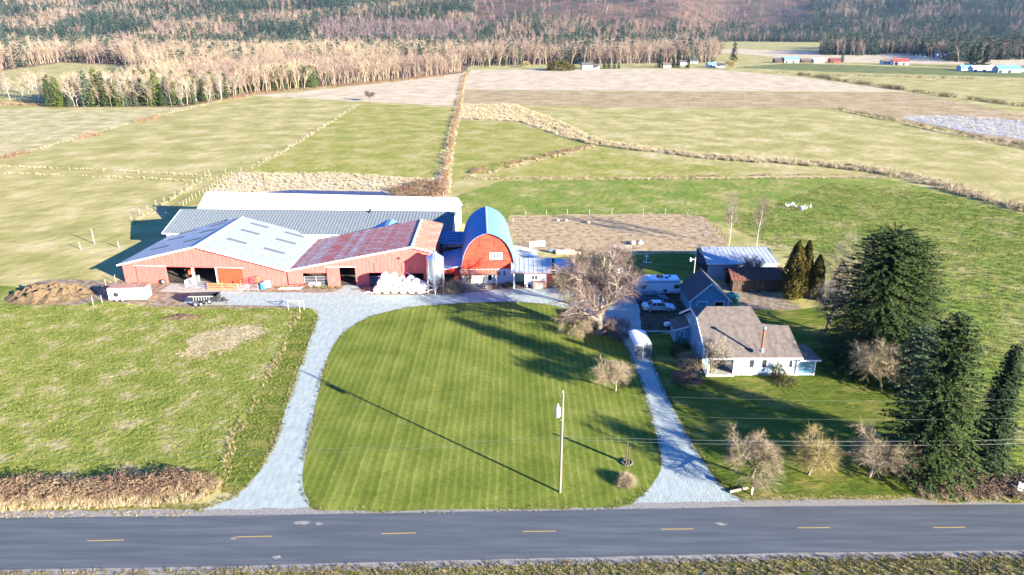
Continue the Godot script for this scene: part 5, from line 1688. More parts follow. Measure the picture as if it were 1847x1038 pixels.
# ---------------------------------------------------------------- vehicles
func trailers_and_cars() -> void:
	# horse trailer
	var t := thing("horse_trailer", "white horse trailer with rust-stained roof left of the pole barn door", "trailer", Vector3(-60.7, 0, -102.17), 0.05)
	var b := MB.new()
	b.cbox(Vector3(0, 1.35, 0), Vector3(5.9, 1.9, 1.95), 0.12)
	put("body", b, M.white_gloss, t)
	b = MB.new()
	b.cbox(Vector3(0, 2.33, 0), Vector3(5.8, 0.1, 1.85), 0.05)
	put("roof", b, M.rust_light, t)
	for x in [-1.75, -0.85]:
		for s in [-1, 1]:
			var w := put("wheel", wheel(Vector3(x, 0.36, s * 0.9), 0.36, 0.22, Vector3.BACK), M.rubber, t)
			b = MB.new()
			b.lathe(Vector3(x, 0.36, s * 0.9 - 0.1), Vector3.BACK, [Vector2(0.19, 0), Vector2(0.2, 0.24), Vector2(0.06, 0.25)], 10)
			put("rim", b, M.trim, w)
	b = MB.new()
	b.lathe(Vector3(-1.55, 1.3, 0.99), Vector3.BACK, [Vector2(0.22, 0), Vector2(0.36, 0.02), Vector2(0.38, 0.12), Vector2(0.34, 0.2), Vector2(0.22, 0.2)], 14)
	var sp := put("spare_wheel", b, M.rubber, t)
	b = MB.new()
	b.lathe(Vector3(-1.55, 1.3, 1.0), Vector3.BACK, [Vector2(0.22, 0), Vector2(0.22, 0.15), Vector2(0.05, 0.16)], 10)
	put("rim", b, M.trim, sp)
	for k in 4:
		b = MB.new()
		b.box(Vector3(1.1, 1.65 + k * 0.1, 0.985), Vector3(1.5, 0.03, 0.02))
		put("vent_slat", b, M.grey_trim, t)
	b = MB.new()
	b.box(Vector3(-1.3, 0.78, 0.93), Vector3(2.1, 0.08, 0.22))
	put("fender", b, M.grey_trim, t)
	b = MB.new()
	b.tube(Vector3(2.8, 0.5, 0.7), Vector3(4.1, 0.48, 0), 0.06, -1, 6)
	b.tube(Vector3(2.8, 0.5, -0.7), Vector3(4.1, 0.48, 0), 0.06, -1, 6)
	b.tube(Vector3(3.95, 0.0, 0), Vector3(3.95, 0.85, 0), 0.05, -1, 6)
	put("tongue", b, M.rust_iron, t)

	# dump trailer
	t = thing("dump_trailer", "black dump trailer with slatted side standing on the gravel", "trailer", Vector3(-48.01, 0, -100.32), 0.06)
	b = MB.new()
	for q in [[0.0, -0.85, 4.2, 0.07], [0.0, 0.85, 4.2, 0.07]]:
		b.box(Vector3(q[0], 1.25, q[1]), Vector3(q[2], 0.75, q[3]))
	b.box(Vector3(-2.1, 1.25, 0), Vector3(0.07, 0.75, 1.7))
	b.box(Vector3(2.1, 1.35, 0), Vector3(0.07, 0.95, 1.7), Basis(Vector3.BACK, -0.25))
	b.box(Vector3(0, 0.87, 0), Vector3(4.2, 0.06, 1.7))
	put("box", b, M.black_paint, t)
	bar("top_rail", t, M.galv_tube, Vector3(-2.15, 1.64, 0.87), Vector3(1.6, 1.64, 0.87), 0.12, 0.08)
	bar("top_rail", t, M.black_paint, Vector3(-2.15, 1.64, -0.87), Vector3(2.1, 1.64, -0.87), 0.12, 0.08)
	for k in 14:
		bar("side_slat", t, M.galv_tube if k % 2 else M.black_paint, Vector3(-1.6 + k * 0.2, 0.95, 0.905), Vector3(-1.6 + k * 0.2, 1.55, 0.905), 0.06, 0.05)
	for x in [-1.2, -0.35]:
		for s in [-1, 1]:
			var w := put("wheel", wheel(Vector3(x, 0.38, s * 0.98), 0.38, 0.25, Vector3.BACK), M.rubber, t)
			b = MB.new()
			b.lathe(Vector3(x, 0.38, s * 0.98 - 0.12), Vector3.BACK, [Vector2(0.2, 0), Vector2(0.2, 0.26), Vector2(0.06, 0.27)], 10)
			put("rim", b, M.grey_trim, w)
	var wsp := put("spare_wheel", wheel(Vector3(1.0, 0.85, 1.05), 0.42, 0.26, Vector3.BACK), M.rubber, t)
	b = MB.new()
	b.lathe(Vector3(1.0, 0.85, 0.95), Vector3.BACK, [Vector2(0.2, 0), Vector2(0.2, 0.25), Vector2(0.06, 0.26)], 10)
	put("rim", b, M.grey_trim, wsp)
	b = MB.new()
	b.tube(Vector3(1.9, 0.6, 0.6), Vector3(3.6, 0.55, 0), 0.06, -1, 6)
	b.tube(Vector3(1.9, 0.6, -0.6), Vector3(3.6, 0.55, 0), 0.06, -1, 6)
	b.tube(Vector3(3.2, 0.0, 0), Vector3(3.2, 1.0, 0), 0.05, -1, 6)
	b.box(Vector3(2.7, 0.85, 0), Vector3(0.5, 0.4, 0.5))
	put("tongue", b, M.black_paint, t)

	# travel trailer
	t = thing("travel_trailer", "long white travel trailer parked behind the grey wagon", "trailer", Vector3(23.5, 0, -103.36) + Vector3(0, 0, -1.2), 0.02)
	var pts := [Vector2(-3.55, 0.65), Vector2(3.4, 0.65), Vector2(3.5, 0.9), Vector2(3.5, 2.6), Vector2(3.25, 2.95), Vector2(-3.0, 3.0), Vector2(-3.5, 2.3), Vector2(-3.75, 1.5), Vector2(-3.75, 0.9)]
	b = MB.new()
	b.extrude(pts, 1.2, 0.1)
	put("body", b, M.white_gloss, t)
	for q in [[-2.35, 1.75, 0.75, 0.6], [2.85, 1.75, 0.85, 0.65], [1.05, 1.05, 0.6, 0.5], [-0.8, 0.95, 0.4, 0.25]]:
		var f := MB.new()
		f.cbox(Vector3(q[0], q[1], 1.2), Vector3(q[2], q[3], 0.04), 0.015)
		var w := put("window" if q[1] > 1.5 else "hatch", f, M.black_paint, t)
		if q[1] > 1.5:
			f = MB.new()
			for s in [-1, 1]:
				f.box(Vector3(q[0] + s * q[2] * 0.24, q[1], 1.225), Vector3(q[2] * 0.38, q[3] * 0.75, 0.02))
			put("pane", f, M.glass, w)
	b = MB.new()
	b.path([Vector3(-1.8, 1.35, 1.215), Vector3(-0.6, 1.38, 1.215), Vector3(0.3, 1.62, 1.215), Vector3(2.1, 1.68, 1.215)], 0.035)
	put("stripe", b, M.grey_trim, t)
	bar("stripe", t, M.shop_wall, Vector3(-3.5, 0.92, 1.205), Vector3(3.4, 0.92, 1.205), 0.03, 0.14)
	bar("awning_roll", t, M.shop_wall, Vector3(-2.6, 2.62, 1.25), Vector3(3.3, 2.62, 1.25), 0.14, 0.14)
	for q in [[0.3, 0.0, 1.0, 0.34], [2.0, -0.3, 0.4, 0.18], [1.3, 0.45, 0.6, 0.16], [-1.6, 0.0, 0.4, 0.14]]:
		var f := MB.new()
		f.cbox(Vector3(q[0], 2.98 + q[3] / 2, q[1]), Vector3(q[2], q[3], q[2] * 0.7), 0.06)
		put("roof_unit", f, M.black_paint if q[0] > 0 else M.white_gloss, t)
	for x in [0.6, 1.45]:
		for s in [-1, 1]:
			put("wheel", wheel(Vector3(x, 0.36, s * 1.05), 0.36, 0.22, Vector3.BACK), M.rubber, t)
	b = MB.new()
	b.box(Vector3(0, 0.58, 0), Vector3(6.8, 0.14, 1.9))
	b.box(Vector3(-4.2, 0.52, 0), Vector3(1.4, 0.1, 0.5))
	put("chassis", b, M.black_paint, t)

	car("sedan", "silver four-door sedan parked beside the drive", Vector3(22.45, 0, -97.21) + Vector3(0, 0, -0.7), 0.02, M.silver_paint, false)
	car("station_wagon", "grey station wagon parked between silver sedan and travel trailer", Vector3(22.12, 0, -100.32) + Vector3(0, 0, -1.3), 0.1, M.dark_paint, true)

	# riding mower
	t = thing("riding_mower", "white and black riding mower parked by the back porch", "mower", Vector3(22.88, 0, -91.66), 0.5)
	b = MB.new()
	b.cbox(Vector3(-0.55, 0.6, 0), Vector3(0.8, 0.5, 0.6), 0.12)
	b.cbox(Vector3(0.45, 0.55, 0), Vector3(0.9, 0.25, 0.9), 0.08)
	put("body", b, M.white_gloss, t)
	b = MB.new()
	b.cbox(Vector3(0.35, 0.8, 0), Vector3(0.5, 0.16, 0.5), 0.05)
	b.cbox(Vector3(0.62, 1.05, 0), Vector3(0.12, 0.5, 0.48), 0.05)
	put("seat", b, M.black_paint, t)
	b = MB.new()
	b.cbox(Vector3(0.0, 0.22, 0), Vector3(0.9, 0.16, 1.15), 0.06)
	put("deck", b, M.black_paint, t)
	b = MB.new()
	b.tube(Vector3(-0.2, 0.8, 0), Vector3(0.02, 1.1, 0), 0.03, -1, 6)
	b.path(range(13).map(func(k): return Vector3(0.03 + sin(TAU * k / 12) * 0.08, 1.1 + sin(TAU * k / 12) * 0.12, cos(TAU * k / 12) * 0.18)), 0.02)
	put("steering_wheel", b, M.black_paint, t)
	for s in [-1, 1]:
		put("wheel", wheel(Vector3(-0.7, 0.2, s * 0.42), 0.2, 0.16, Vector3.BACK), M.rubber, t)
		put("wheel", wheel(Vector3(0.6, 0.28, s * 0.5), 0.28, 0.24, Vector3.BACK), M.rubber, t)

	# arched portable shelter on the drive
	t = thing("portable_shelter", "white arch-topped storage shelter with grey doors beside the drive", "shelter", Vector3(17.13, 0, -81.4) + Vector3(0, 0, 0), 0.03)
	var arc := []
	for i in 9:
		var a := PI * i / 8.0
		arc.append(Vector2(cos(a) * 1.12, 1.95 + sin(a) * 0.34))
	b = MB.new()
	for s in [-1, 1]:
		b.box(Vector3(s * 1.1, 0.98, -2.05), Vector3(0.06, 1.95, 4.1))
	put("side_panel", b, M.shop_wall, t)
	b = MB.new()
	var rr := []
	for z in [0.06, -4.2]:
		var ring := []
		for q in arc:
			ring.append(Vector3(q.x * 1.04, q.y + 0.05, z))
		for i in range(8, -1, -1):
			ring.append(Vector3(arc[i].x * 1.0, arc[i].y, z))
		ring.reverse()
		rr.append(ring)
	rr.reverse()
	b.loft(rr, false, false, false)
	put("roof", b, M.film, t)
	for s in [-1, 1]:
		b = MB.new()
		b.box(Vector3(s * 0.53, 1.0, -0.03), Vector3(1.02, 1.9, 0.05))
		var dr := put("door", b, M.skylight, t)
		bar("edge", dr, M.grey_trim, Vector3(s * 1.03, 0.06, 0.01), Vector3(s * 1.03, 1.94, 0.01), 0.06, 0.05)
		bar("edge", dr, M.grey_trim, Vector3(s * 0.04, 0.06, 0.01), Vector3(s * 0.04, 1.94, 0.01), 0.05, 0.05)
	b = MB.new()
	for q in [0.0, -4.1]:
		var cap := []
		for a in arc:
			cap.append(Vector3(a.x, a.y - 0.01, q))
		if q < -1:
			cap.reverse()
		b.poly(cap)
	b.box(Vector3(0, 0.98, -4.1), Vector3(2.2, 1.95, 0.06))
	put("end_panel", b, M.shop_wall, t)


func car(called: String, label: String, at: Vector3, yaw: float, paint: Material, wagon: bool) -> void:
	var t := thing(called, label, "car", at, yaw, "cars parked behind the house")
	var b := MB.new()
	var low := [Vector2(-2.42, 0.38), Vector2(2.35, 0.3), Vector2(2.46, 0.5), Vector2(2.38, 0.72), Vector2(1.2, 0.95), Vector2(-1.7, 1.02), Vector2(-2.38, 0.98), Vector2(-2.48, 0.7)]
	b.extrude(low, 0.93, 0.14)
	put("body", b, paint, t)
	# glasshouse: wider at the belt than at the roof
	var belt := [Vector2(-2.25 if wagon else -1.75, 0.98), Vector2(1.15, 0.94)]
	var top := [Vector2(-1.95 if wagon else -1.0, 1.44), Vector2(0.3, 1.45)]
	b = MB.new()
	var ring0 := []
	var ring1 := []
	for s in [[0, 1], [1, 1], [1, -1], [0, -1]]:
		ring0.append(Vector3(belt[s[0]].x, belt[s[0]].y - 0.04, s[1] * 0.8))
		ring1.append(Vector3(top[s[0]].x, top[s[0]].y, s[1] * 0.62))
	b.loft([ring0, ring1], false, true, false)
	put("window_glass", b, M.glass, t)
	b = MB.new()
	b.cbox(Vector3((top[0].x + top[1].x) / 2, 1.46, 0), Vector3(top[1].x - top[0].x + 0.12, 0.07, 1.3), 0.03)
	put("roof", b, paint, t)
	for s in [-1, 1]:
		for q in [[1.15, 0.94, 0.3, 1.45], [-0.45, 0.97, -0.45, 1.45], [belt[0].x, 0.98, top[0].x, 1.44]]:
			bar("pillar", t, paint, Vector3(q[0], q[1] - 0.02, s * 0.81), Vector3(q[2], q[3], s * 0.635), 0.07, 0.07)
		for x in [1.5, -1.45]:
			var w := put("wheel", wheel(Vector3(x, 0.34, s * 0.84), 0.34, 0.22, Vector3.BACK), M.rubber, t)
			var rm := MB.new()
			rm.lathe(Vector3(x, 0.34, s * 0.84 - 0.115), Vector3.BACK, [Vector2(0.2, 0), Vector2(0.22, 0.01), Vector2(0.22, 0.22), Vector2(0.2, 0.23), Vector2(0.05, 0.235)], 12)
			put("rim", rm, M.steel if not wagon else M.grey_trim, w)
		b = MB.new()
		b.cbox(Vector3(2.36, 0.64, s * 0.68), Vector3(0.16, 0.14, 0.34), 0.03)
		put("headlight", b, M.lamp_clear, t)
		b = MB.new()
		b.cbox(Vector3(-2.42, 0.8, s * 0.68), Vector3(0.12, 0.16, 0.36), 0.03)
		put("tail_light", b, M.lamp_red, t)
		b = MB.new()
		b.cbox(Vector3(0.85, 1.0, s * 0.98), Vector3(0.14, 0.12, 0.18), 0.03)
		put("mirror", b, paint, t)
		for x in [0.75, -0.5]:
			bar("door_seam", t, M.dark, Vector3(x, 0.42, s * 0.932), Vector3(x, 0.92, s * 0.932), 0.012, 0.014)
	bar("bumper", t, M.black_paint, Vector3(2.44, 0.42, -0.7), Vector3(2.44, 0.42, 0.7), 0.06, 0.1)


# ---------------------------------------------------------------- plants
# Branches grow out of one another; the last order bears fine twigs.
# o: kids per order, lens as share of the parent, spread angle, up pull per order, twig count, twig length and width, weep
func grow(wood: MB, twig: MB, r: RandomNumberGenerator, p: Vector3, dir: Vector3, len_: float, rad: float, level: int, o: Dictionary) -> void:
	var last: bool = level >= o.kids.size()
	var segs := 4 if level == 0 else 3
	var pts := [p]
	var d := dir
	for i in segs:
		d = (d + Vector3(r.randf_range(-1, 1), r.randf_range(-1, 1), r.randf_range(-1, 1)) * float(o.get("wob", 0.22)) + Vector3.UP * float(o.up[mini(level, o.up.size() - 1)])).normalized()
		pts.append(pts[-1] + d * len_ / segs)
	for i in segs:
		var r0 := rad * lerpf(1.0, 0.45, i / float(segs))
		var r1 := rad * lerpf(1.0, 0.45, (i + 1) / float(segs))
		wood.tube(pts[i], pts[i + 1], r0, r1, 7 if level == 0 else 4 if level == 1 else 3, false)
	if last or level >= 1:
		for k in (int(o.twigs) if last else int(o.twigs * 0.6)):
			var f := r.randf_range(0.15, 1.0) * segs
			var i := mini(int(f), segs - 1)
			var at: Vector3 = pts[i].lerp(pts[i + 1], f - i)
			var out := (d * 0.7 + Vector3(r.randf_range(-1, 1), r.randf_range(-0.7, 1), r.randf_range(-1, 1)) * 0.9).normalized()
			var l: float = o.twig_len * r.randf_range(0.5, 1.15)
			var end := at + out * l + Vector3.DOWN * l * float(o.get("weep", 0.0))
			twig.sliver(at, end, o.twig_w)
			if o.get("fork", true):
				var m := at.lerp(end, 0.4)
				for s in 2:
					twig.sliver(m, m + (out + Vector3(r.randf_range(-1, 1), r.randf_range(-0.6, 0.8), r.randf_range(-1, 1)) * 0.8).normalized() * l * 0.6 + Vector3.DOWN * l * 0.5 * float(o.get("weep", 0.0)), o.twig_w * 0.75)
	if last:
		return
	var n: int = o.kids[level]
	for k in n:
		var f := lerpf(float(o.from[mini(level, o.from.size() - 1)]), 1.0, (k + r.randf()) / n) * segs
		var i := mini(int(f), segs - 1)
		var at: Vector3 = pts[i].lerp(pts[i + 1], clampf(f - i, 0, 1))
		var a := k * 2.4 + r.randf_range(-0.5, 0.5)
		var side := d.cross(Vector3.UP if absf(d.y) < 0.95 else Vector3.RIGHT).normalized()
		var around := side * cos(a) + d.cross(side) * sin(a)
		var sp: float = o.spread[mini(level, o.spread.size() - 1)] * r.randf_range(0.75, 1.25)
		var nd := (d * cos(sp) + around * sin(sp)).normalized()
		var shr: float = o.lens[mini(level, o.lens.size() - 1)] * r.randf_range(0.75, 1.2) * lerpf(1.1, 0.7, f / segs)
		grow(wood, twig, r, at, nd, len_ * shr, rad * float(o.get("thin", 0.5)) * r.randf_range(0.8, 1.1), level + 1, o)


func bare(seed_: int, trunk: float, rad: float, o: Dictionary, lean := Vector3.UP) -> Array:
	var r := RandomNumberGenerator.new()
	r.seed = seed_
	var wood := MB.new()
	var twig := MB.new()
	for s in int(o.get("stems", 1)):
		var a := TAU * s / maxf(1.0, float(o.get("stems", 1))) + r.randf()
		var d := lean
		if o.get("stems", 1) > 1:
			d = (lean + Vector3(cos(a), 0, sin(a)) * float(o.get("stem_lean", 0.3))).normalized()
		grow(wood, twig, r, Vector3(0, -0.1, 0), d, trunk, rad, 0, o)
	return [wood.mesh(), twig.mesh()]


func plant(called: String, label: String, cat: String, at: Vector3, yaw: float, meshes: Array, mats: Array, parts := ["trunk", "crown"], group := "") -> Node3D:
	var t := thing(called, label, cat, at, yaw, group)
	for i in meshes.size():
		put_mesh(parts[i], meshes[i], M[mats[i]], t)
	return t


# A conifer: whorls of drooping boughs, every bough hung with small pointed sprays.
func conifer(seed_: int, H: float, R: float, o := {}) -> Array:
	var r := RandomNumberGenerator.new()
	r.seed = seed_
	var wood := MB.new()
	var nd := MB.new()
	nd.use_col = true
	wood.tube(Vector3(0, -0.1, 0), Vector3(0, H * 0.5, 0), R * 0.065 + 0.04, R * 0.035 + 0.02, 6, false)
	wood.tube(Vector3(0, H * 0.5, 0), Vector3(0, H * 0.98, 0), R * 0.035 + 0.02, 0.015, 5, false)
	var gap: float = o.get("gap", 0.45)
	var y: float = o.get("foot", 0.06) * H
	var size: float = o.get("spray", 0.55)
	var dense: float = o.get("dense", 1.0)
	while y < H * 0.985:
		var t := y / H
		var reach := R * pow(1.0 - t, float(o.get("taper", 0.8))) * minf(1.0, 0.55 + t * 4.0)
		var n := maxi(3, int((4.0 + reach * 1.5) * dense))
		for k in n:
			var a := TAU * (k + r.randf()) / n
			var rag: float = o.get("ragged", 0.26)
			var L := reach * (1.12 - rag * r.randf() * (1.0 if k % 3 else 1.3)) + 0.12
			var rise: float = lerpf(o.get("low_rise", -0.12), o.get("top_rise", 0.6), t) + r.randf_range(-0.12, 0.12)
			var out := Vector3(cos(a), 0, sin(a))
			var tan_ := Vector3(-sin(a), 0, cos(a))
			var p := Vector3(0, y + r.randf_range(-0.5, 0.5) * gap, 0)
			if L > 1.2 and o.get("limbs", true):
				wood.sliver(p, p + (out + Vector3.UP * rise * 0.6) * L * 0.8, 0.05)
			var m := maxi(2, int(L / (size * 0.5)))
			for j in m:
				var f := (j + 0.6) / m
				var droop: float = o.get("droop", 0.35)
				var at := p + out * L * f + Vector3.UP * (rise * L * f - droop * L * f * f * 0.5)
				at.y = maxf(at.y, 0.12)
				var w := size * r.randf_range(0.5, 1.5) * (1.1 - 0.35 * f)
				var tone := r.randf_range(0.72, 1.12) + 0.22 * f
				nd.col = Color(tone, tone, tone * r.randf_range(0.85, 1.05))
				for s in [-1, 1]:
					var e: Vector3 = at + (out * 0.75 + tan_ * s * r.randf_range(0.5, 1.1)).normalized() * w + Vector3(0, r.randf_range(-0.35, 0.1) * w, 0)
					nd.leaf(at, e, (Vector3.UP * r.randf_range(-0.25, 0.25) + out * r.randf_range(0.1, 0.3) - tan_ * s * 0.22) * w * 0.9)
				if o.get("hang", 0.6) > r.randf():
					nd.leaf(at, at + out * w * 0.35 + Vector3.DOWN * w * 0.8, tan_ * w * 0.26)
			if y < 1.5:
				continue
			nd.leaf(p + out * L * 0.85 + Vector3.UP * (rise * L * 0.85 - 0.13 * L), p + out * (L + size * 0.4) + Vector3.UP * (rise * L - 0.2 * L), tan_ * size * 0.25)
		y += gap * r.randf_range(0.8, 1.2) * lerpf(1.0, 0.6, t)
	nd.leaf(Vector3(0, H * 0.94, 0), Vector3(0, H * 1.01, 0), Vector3(0.12, 0, 0.05) * size)
	return [wood.mesh(), nd.mesh()]


# columns of upright scale foliage
func column_shrub(seed_: int, H: float, R: float) -> Array:
	var r := RandomNumberGenerator.new()
	r.seed = seed_
	var wood := MB.new()
	wood.tube(Vector3(0, -0.1, 0), Vector3(0, H * 0.8, 0), 0.14, 0.04, 6, false)
	var nd := MB.new()
	nd.use_col = true
	for i in 6500:
		var t := pow(r.randf(), 0.85)
		var a := r.randf() * TAU
		var lump := 1.0 + 0.16 * sin(a * 3.0 + t * 9.0) + 0.1 * sin(a * 7.0 - t * 14.0)
		var rr: float = R * lump * (1.0 - pow(t, 3.2)) * minf(1.0, 0.6 + t * 3.0) * pow(r.randf_range(0.35, 1.0), 0.4)
		var p := Vector3(cos(a) * rr, t * H, sin(a) * rr)
		var up := Vector3(cos(a) * 0.35, 1.0, sin(a) * 0.35).normalized()
		var tone := r.randf_range(0.6, 1.25)
		nd.col = Color(tone * 1.05, tone, tone * 0.9)
		nd.leaf(p, p + up * r.randf_range(0.25, 0.5), Vector3(-sin(a), 0, cos(a)).rotated(Vector3.UP, r.randf_range(-0.9, 0.9)) * 0.1)
	return [wood.mesh(), nd.mesh()]


func leafy_bush(seed_: int, R: float, H: float, n: int, leaf: float) -> Array:
	var r := RandomNumberGenerator.new()
	r.seed = seed_
	var wood := MB.new()
	var nd := MB.new()
	nd.use_col = true
	for i in 14:
		var a := r.randf() * TAU
		wood.sliver(Vector3.ZERO, Vector3(cos(a) * R * 0.7, H * r.randf_range(0.5, 0.9), sin(a) * R * 0.7), 0.035)
	for i in n:
		var d := Vector3(r.randfn(), absf(r.randfn()), r.randfn()).normalized()
		var lump := 1.0 + 0.25 * sin(d.x * 5.0 + d.z * 4.0) * sin(d.y * 6.0 + d.x * 3.0)
		var k := lump * pow(r.randf_range(0.3, 1.0), 0.35)
		var p := Vector3(d.x * R, d.y * H, d.z * R) * k
		var out := (d + Vector3(r.randf_range(-1, 1), r.randf_range(-1, 1), r.randf_range(-1, 1)) * 0.8).normalized()
		var tone := r.randf_range(0.65, 1.3)
		nd.col = Color(tone, tone, tone * 0.9)
		nd.leaf(p, p + out * leaf * r.randf_range(0.7, 1.3), out.cross(Vector3(r.randf_range(-1, 1), 1, r.randf_range(-1, 1))).normalized() * leaf * 0.3)
	return [wood.mesh(), nd.mesh()]


func near_trees() -> void:
	# the big bare willow in the drive's elbow
	var o := {"kids": [9, 7, 5], "lens": [2.35, 0.55, 0.55], "spread": [0.7, 0.65, 0.7], "up": [0.02, 0.075, 0.05, 0.0], "from": [0.5, 0.2, 0.2], "twigs": 17, "twig_len": 1.6, "twig_w": 0.011, "wob": 0.16, "thin": 0.52, "weep": 0.1}
	plant("willow_tree", "big spreading bare tree with whitish limbs in the bend of the drive", "tree", Vector3(12.45, 0, -89.17), 0.0, bare(11, 3.7, 0.6, o, Vector3(0.05, 1, -0.02).normalized()), ["bark_pale", "twig_pink"])
	# low brush round its foot
	var bo := {"kids": [5, 5], "lens": [0.8, 0.7], "spread": [0.9, 0.7], "up": [0.0, -0.02, -0.04], "from": [0.2, 0.2], "twigs": 13, "twig_len": 0.85, "twig_w": 0.010, "stems": 6, "stem_lean": 0.9, "thin": 0.5, "weep": 0.3}
	plant("brush", "tangled brown brush under the left side of the big bare tree", "shrub", Vector3(9.24, 0, -90.12), 0.4, bare(12, 2.3, 0.05, bo), ["bark_moss", "twig_tan"], ["stems", "twigs"])
	plant("brush", "pinkish brush at the right foot of the big bare tree", "shrub", Vector3(14.78, 0, -88.99), 1.4, bare(13, 1.9, 0.05, bo), ["bark_grey", "twig_pink"], ["stems", "twigs"])
	var so := {"kids": [6, 5], "lens": [0.75, 0.6], "spread": [0.5, 0.6], "up": [0.1, 0.1, 0.04], "from": [0.3, 0.2], "twigs": 15, "twig_len": 1.0, "twig_w": 0.011, "stems": 3, "stem_lean": 0.35, "thin": 0.55}
	plant("bare_tree", "tan many-stemmed bare tree before the maroon shed", "tree", Vector3(9.1, 0, -100.54), 0.0, bare(14, 4.0, 0.12, so), ["bark_moss", "twig_tan"])
	plant("bare_tree", "golden-tan bare tree between maroon shed and big bare tree", "tree", Vector3(12.76, 0, -107.33), 1.0, bare(15, 4.6, 0.13, so), ["bark_moss", "twig_tan"])
	plant("bare_tree", "pinkish bare tree behind the big bare tree, near the white cross", "tree", Vector3(18.46, 0, -111.03), 2.0, bare(16, 4.6, 0.12, so), ["bark_grey", "twig_pink"])
	plant("bare_tree", "bare pink-brown tree before the travel trailer's hidden end", "tree", Vector3(18.95, 0, -103.36), 3.0, bare(17, 3.6, 0.1, so), ["bark_grey", "twig_pink"])
	plant("bare_tree", "low bare thicket below the arched barn awning", "shrub", Vector3(-9.22, 0, -105.56), 3.0, bare(18, 1.6, 0.05, bo), ["bark_moss", "twig_tan"], ["stems", "twigs"])
	# round fruit trees
	var ao := {"kids": [8, 6, 4], "lens": [1.75, 0.62, 0.6], "spread": [0.85, 0.6, 0.65], "up": [0.0, 0.1, 0.0, -0.06], "from": [0.6, 0.2, 0.2], "twigs": 14, "twig_len": 1.0, "twig_w": 0.0085, "wob": 0.2, "thin": 0.5, "weep": 0.15}
	plant("fruit_tree", "round bare fruit tree with mossy twigs, leftmost of the roadside three", "tree", Vector3(23.27, 0, -56.08), 0.0, bare(21, 2.0, 0.22, ao), ["bark_moss", "twig_tan"], ["trunk", "crown"], "fruit trees by the road")
	plant("fruit_tree", "smaller golden-mossy fruit tree, middle of the roadside three", "tree", Vector3(28.94, 0, -56.52), 0.6, bare(22, 1.7, 0.15, ao), ["bark_pale", "twig_gold"], ["trunk", "crown"], "fruit trees by the road")
	plant("fruit_tree", "tan bare fruit tree, rightmost of three, next to the fir", "tree", Vector3(34.77, 0, -56.26), 1.9, bare(23, 1.9, 0.19, ao), ["bark_pale", "twig_tan"], ["trunk", "crown"], "fruit trees by the road")
	plant("fruit_tree", "small golden bare tree beside the gravel drive below the shelter", "tree", Vector3(12.39, 0, -72.93), 2.5, bare(24, 1.5, 0.13, ao), ["bark_pale", "twig_tan"])
	# bare trees at the right of the house
	var go := {"kids": [9, 6, 4], "lens": [0.85, 0.6, 0.6], "spread": [0.75, 0.65, 0.7], "up": [0.03, 0.07, 0.0], "from": [0.22, 0.2, 0.2], "twigs": 8, "twig_len": 1.15, "twig_w": 0.0115, "wob": 0.2, "thin": 0.5}
	plant("bare_tree", "grey spreading bare tree between tall hedge columns and dark fir", "tree", Vector3(44.75, 0, -89.74), 0.0, bare(31, 4.6, 0.25, go), ["bark_grey", "twig_grey"])
	plant("bare_tree", "pale mossy bare tree standing behind the big dark fir", "tree", Vector3(53.12, 0, -101.24), 1.0, bare(32, 6.5, 0.24, go), ["bark_moss", "twig_cream"])
	plant("bare_tree", "leaning bare tree with pale trunk before the big dark fir", "tree", Vector3(44.4, 0, -73.2), 2.0, bare(33, 3.6, 0.18, go), ["bark_moss", "twig_tan"])
	plant("bare_tree", "small bare tree rising behind the brown shed roof", "tree", Vector3(40.16, 0, -109.42), 2.0, bare(34, 3.0, 0.08, so), ["bark_grey", "twig_grey"])
	# slender pale birches behind the machine shed
	var vo := {"kids": [12, 4], "lens": [0.3, 0.5], "spread": [0.55, 0.5], "up": [0.04, 0.12, 0.1], "from": [0.3, 0.2], "twigs": 12, "twig_len": 1.1, "twig_w": 0.012, "wob": 0.07, "thin": 0.3}
	plant("birch_tree", "slender white-stemmed birch behind the machine shed, nearer the paddock", "tree", Vector3(41.82, 0, -127.66), 0.0, bare(41, 9.5, 0.11, vo, Vector3(0.08, 1, 0).normalized()), ["bark_white", "twig_pink"])
	plant("birch_tree", "slender white-stemmed birch behind the machine shed, nearer the hedge columns", "tree", Vector3(47.18, 0, -127.31), 1.0, bare(42, 9.2, 0.11, vo, Vector3(0.09, 1, 0).normalized()), ["bark_white", "twig_pink"])
	# shrubs about the house
	plant("shrub", "bare twiggy bush growing over the porch corner of the roof", "shrub", Vector3(25.0, 0, -77.12), 0.0, bare(43, 3.0, 0.08, so), ["bark_moss", "twig_cream"], ["stems", "twigs"])
	plant("shrub", "low tangled brown bush at the shaded left house corner", "shrub", Vector3(21.4, 0, -75.12), 0.0, bare(44, 1.3, 0.05, bo), ["bark_brown", "twig_purple"], ["stems", "twigs"])
	plant("shrub", "mossy bare bush against the shaded blue house wall", "shrub", Vector3(23.08, 0, -79.52), 1.0, bare(45, 1.3, 0.05, bo), ["bark_moss", "twig_tan"], ["stems", "twigs"])
	plant("evergreen_shrub", "dark evergreen bush by the back corner of the farmhouse", "shrub", Vector3(22.45, 0, -82.7), 0.0, leafy_bush(46, 1.5, 2.1, 1600, 0.16), ["bark_brown", "dark_needles"], ["stems", "leaves"])
	plant("evergreen_shrub", "upright pale-leaved bush before the white house front", "shrub", Vector3(32.92, 0, -76.11), 0.0, leafy_bush(47, 0.75, 2.1, 1100, 0.17), ["bark_brown", "rhody_leaf"], ["stems", "leaves"])
	plant("evergreen_shrub", "rounded low bush at the foot of the white house front", "shrub", Vector3(33.55, 0, -74.84), 0.0, leafy_bush(48, 1.25, 1.0, 1400, 0.15), ["bark_brown", "rhody_leaf"], ["stems", "leaves"])
